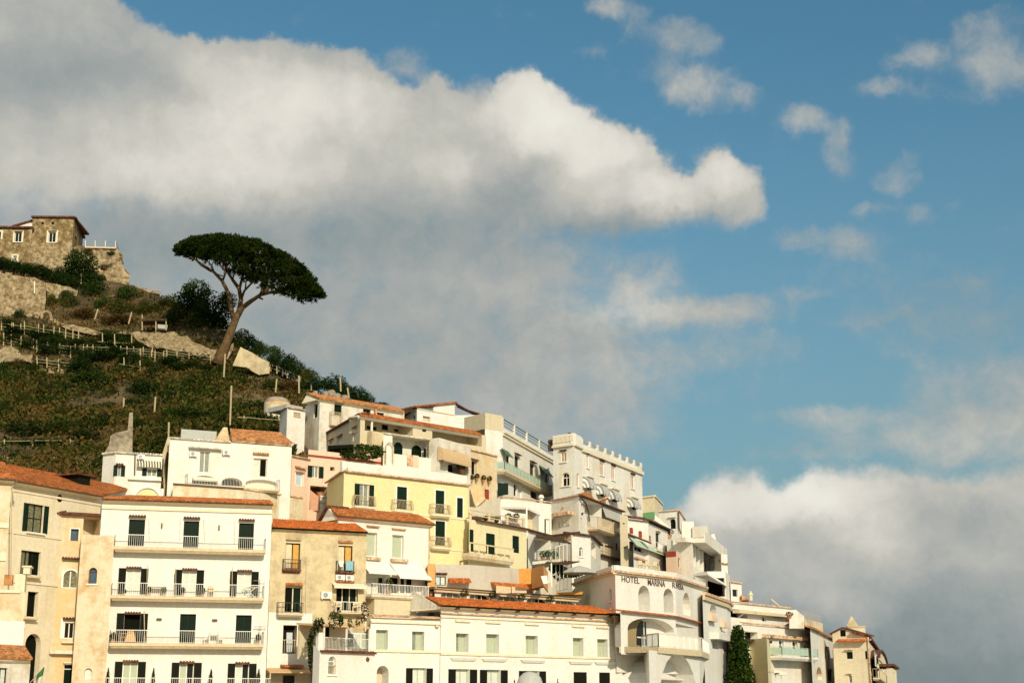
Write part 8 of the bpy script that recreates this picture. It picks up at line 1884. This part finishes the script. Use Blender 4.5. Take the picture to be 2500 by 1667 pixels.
# loose scrub over the whole slope
def scatter(n, mat, size, pxr, rows, name, seed, lift=.2):
    rg = np.random.default_rng(seed); lb = MB(); C = []
    while len(C) < n:
        px = rg.uniform(*pxr); k = rg.integers(0, len(rows) - 1); f = rg.random()
        a, Ya = rowat(rows[k], px); b_, Yb = rowat(rows[k + 1], px)
        p = P(px, a, Ya).lerp(P(px, b_, Yb), f)
        if mnoise.noise(p * .11) + rg.normal() * .25 < -.15: continue
        C.append((p.x, p.y, p.z + rg.uniform(0, lift * 2)))
    C = np.array(C); A_ = rg.normal(size=(n, 3)); A_[:, 2] = abs(A_[:, 2]) + .3; A_ /= np.linalg.norm(A_, axis=1)[:, None]
    B_ = np.cross(A_, rg.normal(size=(n, 3))); B_ /= np.linalg.norm(B_, axis=1)[:, None]; s = size * rg.uniform(.5, 1.5, (n, 1))
    X = np.stack([C - A_ * s * .3, C + B_ * s * .35 + A_ * s * .2, C + A_ * s * .8, C - B_ * s * .35 + A_ * s * .2], 1).reshape(-1, 3)
    lb.v = X.tolist(); lb.f = [(4 * j, 4 * j + 1, 4 * j + 2, 4 * j + 3) for j in range(n)]
    return tag(lb.build(name, mat, origin=(0, 180, 0)), kind='stuff')
scatter(52000, 'leaf_scrub', .42, (-200, 720), ['B', 'C', 'D'], 'scrub', 3, .5)
scatter(16000, 'leaf_scrub', .34, (-200, 900), ['S', 'A', 'B'], 'scrub', 4, .3)
scatter(9000, 'leaf_dry', .32, (-200, 900), ['S', 'A', 'B', 'C'], 'dry_grass', 5, .2)

# ---------------------------------------------------------------- the umbrella pine
YP = hillY(535, 880) - 2.5
def q2(x, y, dy=0): return P(*R2(x, y), YP + dy)
pine = thing('umbrella_pine', P(*R4(575, 440), YP), 'big leaning umbrella pine with a wide flat crown and bare limbs, alone on the skyline', 'tree')
mb = MB()
mb.tube([P(*R4(565, 470), YP), P(*R4(600, 370), YP), P(*R4(640, 280), YP), P(*R4(690, 150), YP), P(*R4(735, 30), YP), q2(925, 1225), q2(960, 1150)], [.95, .72, .62, .57, .52, .5, .36], 12)
def limb(pts, r0, r1):
    n = len(pts); mb.tube([q2(*p) for p in pts], [r0 + (r1 - r0) * k / (n - 1) for k in range(n)], 7)
limb([(900, 1290), (850, 1080, -.6), (830, 930, -1), (745, 760, -1.3), (640, 650, -1.8), (500, 560, -2.3), (400, 490, -2.6), (300, 430, -3)], .36, .08)
limb([(750, 760, -1.3), (790, 650, -.6), (700, 540, .5), (640, 470, 1.4)], .17, .06); limb([(640, 650, -1.8), (610, 560, -1), (520, 480, 0)], .14, .05)
limb([(600, 640, -1.9), (470, 560, -3), (410, 500, -3.6), (330, 450, -4)], .13, .05); limb([(750, 700, -1), (640, 660, -.4), (590, 560, .8)], .1, .04)
limb([(930, 1230), (965, 1130), (985, 1000, .5), (960, 860, .8), (880, 750, 1.2), (800, 620, 1.6), (770, 480, 2), (740, 400, 2)], .42, .08)
limb([(965, 860, .8), (1000, 720, 1.8), (1060, 600, 2.6), (1080, 480, 3)], .22, .06); limb([(985, 1000, .5), (1025, 890, -.6), (1120, 790, -1.6), (1180, 680, -2.4), (1240, 560, -3)], .2, .06)
limb([(1040, 860, -.8), (1050, 760, 0), (1150, 650, 1)], .12, .05); limb([(880, 750, 1.2), (900, 640, 2.5), (960, 520, 3.4)], .12, .05)
limb([(935, 1220), (1000, 1105), (1110, 1020, -.5), (1230, 940, -1), (1270, 860, -1), (1260, 760, -.6), (1300, 620, 0)], .42, .08)
limb([(1230, 940, -1), (1400, 900, -1.6), (1560, 930, -2.2), (1700, 960, -2.6), (1840, 960, -3)], .24, .06); limb([(1270, 900, -1), (1400, 820, .6), (1540, 740, 1.8), (1640, 660, 2.6)], .18, .05); limb([(1400, 900, -1.6), (1500, 840, -3), (1620, 800, -4)], .12, .04); limb([(1200, 960), (1265, 1000)], .2, .1)
for k in range(26):                                         # twigs from the limbs up into the crown
    x = random.uniform(420, 1750); y0 = np.interp(x, [400, 800, 1250, 1800], [500, 640, 760, 960]); yt = np.interp(x, [400, 800, 1250, 1800], [400, 430, 520, 800]); d_ = random.uniform(-4, 4)
    limb([(x, y0, d_ * .5), (x + random.uniform(-60, 60), (y0 + yt) / 2, d_ * .8), (x + random.uniform(-90, 90), yt, d_)], .07, .03)
mb.build('trunk', 'bark', pine, smooth=True)
top = [(185, 400), (200, 350), (330, 235), (480, 215), (640, 200), (700, 190), (900, 205), (1000, 235), (1120, 245), (1300, 305), (1480, 410), (1600, 475), (1720, 580), (1840, 700), (1880, 790), (1960, 880), (1988, 930)]
bot = [(185, 410), (260, 450), (350, 470), (450, 480), (560, 520), (640, 520), (760, 560), (840, 660), (900, 700), (1000, 700), (1080, 770), (1160, 840), (1240, 870), (1300, 920), (1420, 950), (1560, 975), (1680, 1010), (1760, 1060), (1860, 1050), (1988, 1000)]
tx, ty = zip(*top); bx, by = zip(*bot)
rg = np.random.default_rng(9); lb = MB(); cnt = 0
while cnt < 620:                                            # needle clumps: tufts on small domes set through the crown
    x = rg.uniform(200, 1976); yt, yb = np.interp(x, tx, ty), np.interp(x, bx, by) + 55 * mnoise.noise(Vector((x / 60, 3.3, 0))); s = (x - 1080) / 905
    w_ = math.sqrt(max(.03, 1 - s * s)); f = rg.random() ** 1.25; rad = rg.uniform(.55, 1.05); y = min(yt + 30 * rad + max(10, yb - yt - 45) * f, yb - 6)
    dy = rg.uniform(-1, 1) * 8.2 * w_ * (.45 + .55 * min(1, f * 2.2 + .2))
    if f > .5 and mnoise.noise(Vector((x / 80, y / 60, dy * .6))) < -.10: continue
    c = np.array(q2(x, y, dy)); nt_ = int(16 * rad + 6)
    U = rg.normal(size=(nt_, 3)); U /= np.linalg.norm(U, axis=1)[:, None]; U[:, 2] = np.where(U[:, 2] < -.25, -U[:, 2] * .6, U[:, 2])
    T_ = c + U * np.array([rad, rad, rad * .62])
    for q_, nrm_ in zip(T_, U):
        nn = 7; D = nrm_ + rg.normal(size=(nn, 3)) * .55; D /= np.linalg.norm(D, axis=1)[:, None]
        S = np.cross(D, rg.normal(size=(nn, 3))); S /= np.linalg.norm(S, axis=1)[:, None]; L_ = .40 * rg.uniform(.6, 1.25, (nn, 1))
        X = np.stack([q_ - S * .06, q_ + S * .06, q_ + D * L_ + S * .03, q_ + D * L_ - S * .03], 1).reshape(-1, 3); k = len(lb.v); lb.v += X.tolist(); lb.f += [(k + 4 * j, k + 4 * j + 1, k + 4 * j + 2, k + 4 * j + 3) for j in range(nn)]
    cnt += 1
lb.build('crown', 'leaf_pine', pine)
# climbing plant on the tan house corner and flag
iv = thing('climbing_plant', P(*G6(630, 1220), 117), 'dark climber growing up the corner between the tan house and the pergola terrace', 'climbing plant'); lb = MB()
for x, y, r in ((640, 1180, .55), (630, 1100, .6), (625, 1010, .55), (620, 930, .55), (615, 850, .5), (640, 760, .5), (690, 680, .6), (700, 640, .5), (760, 625, .4), (900, 590, .7), (960, 560, .7), (1000, 600, .5)): leaf_cloud(lb, P(*G6(x, y), 117.5), r * .5, r * .45, r * 1.0, 130, .15)
lb.build('foliage', 'leaf_dark', iv)
sb_ = thing('climbing_plant', P(*G6(1320, 640), 117), 'brown dry climber with pale leaves at the right end of the brown pergola', 'climbing plant'); lb = MB()
for x, y, r in ((1300, 430, .5), (1320, 500, .6), (1290, 570, .5), (1220, 610, .45), (1120, 630, .4)): leaf_cloud(lb, P(*G6(x, y), 117.5), r * .5, r * .4, r * .9, 80, .15)
lb.build('foliage', 'leaf_dry', sb_)
fl = thing('flag', P(*R6(360, 1540), 108), 'green white and red flag on a slanting pole, bottom left', 'flag'); mb = MB(); a, b_ = P(*R6(355, 1560), 108), P(*R6(522, 1370), 106.5); mb.tube([a, b_], .035, 6); mb.build('pole', 'rail_white', fl)
e1 = b_; dwn = Vector((-.25, .15, -1.75)); al = (a - b_).normalized()
for k, m_ in enumerate(('flag_green', 'cloth_white', 'flag_red')):
    p0, p1 = e1 + al * .95 * 0 + dwn * (k / 3), e1 + dwn * ((k + 1) / 3); mb = MB()
    w0, w1 = al * 1.35, al * 1.35
    rows_ = []
    for s in range(5): 
        q_ = s / 4; wob = Vector((0, .09 * math.sin(q_ * 7 + k), 0)); rows_.append((e1 + al * (1.3 * q_) + dwn * (k / 3) * (.6 + .4 * (1 - q_)) + wob, e1 + al * (1.3 * q_) + dwn * ((k + 1) / 3) * (.6 + .4 * (1 - q_)) + wob))
    for (p, q_), (r_, s_) in zip(rows_, rows_[1:]): mb.hexa([p, q_, s_, r_], [v_ + Vector((0, .02, 0)) for v_ in (p, q_, s_, r_)])
    mb.build(('green_band', 'white_band', 'red_band')[k], m_, fl)
sc.render.engine = 'CYCLES'
sc.cycles.use_denoising = True
sc.cycles.max_bounces = 6; sc.cycles.diffuse_bounces = 3; sc.cycles.glossy_bounces = 2; sc.cycles.transmission_bounces = 2
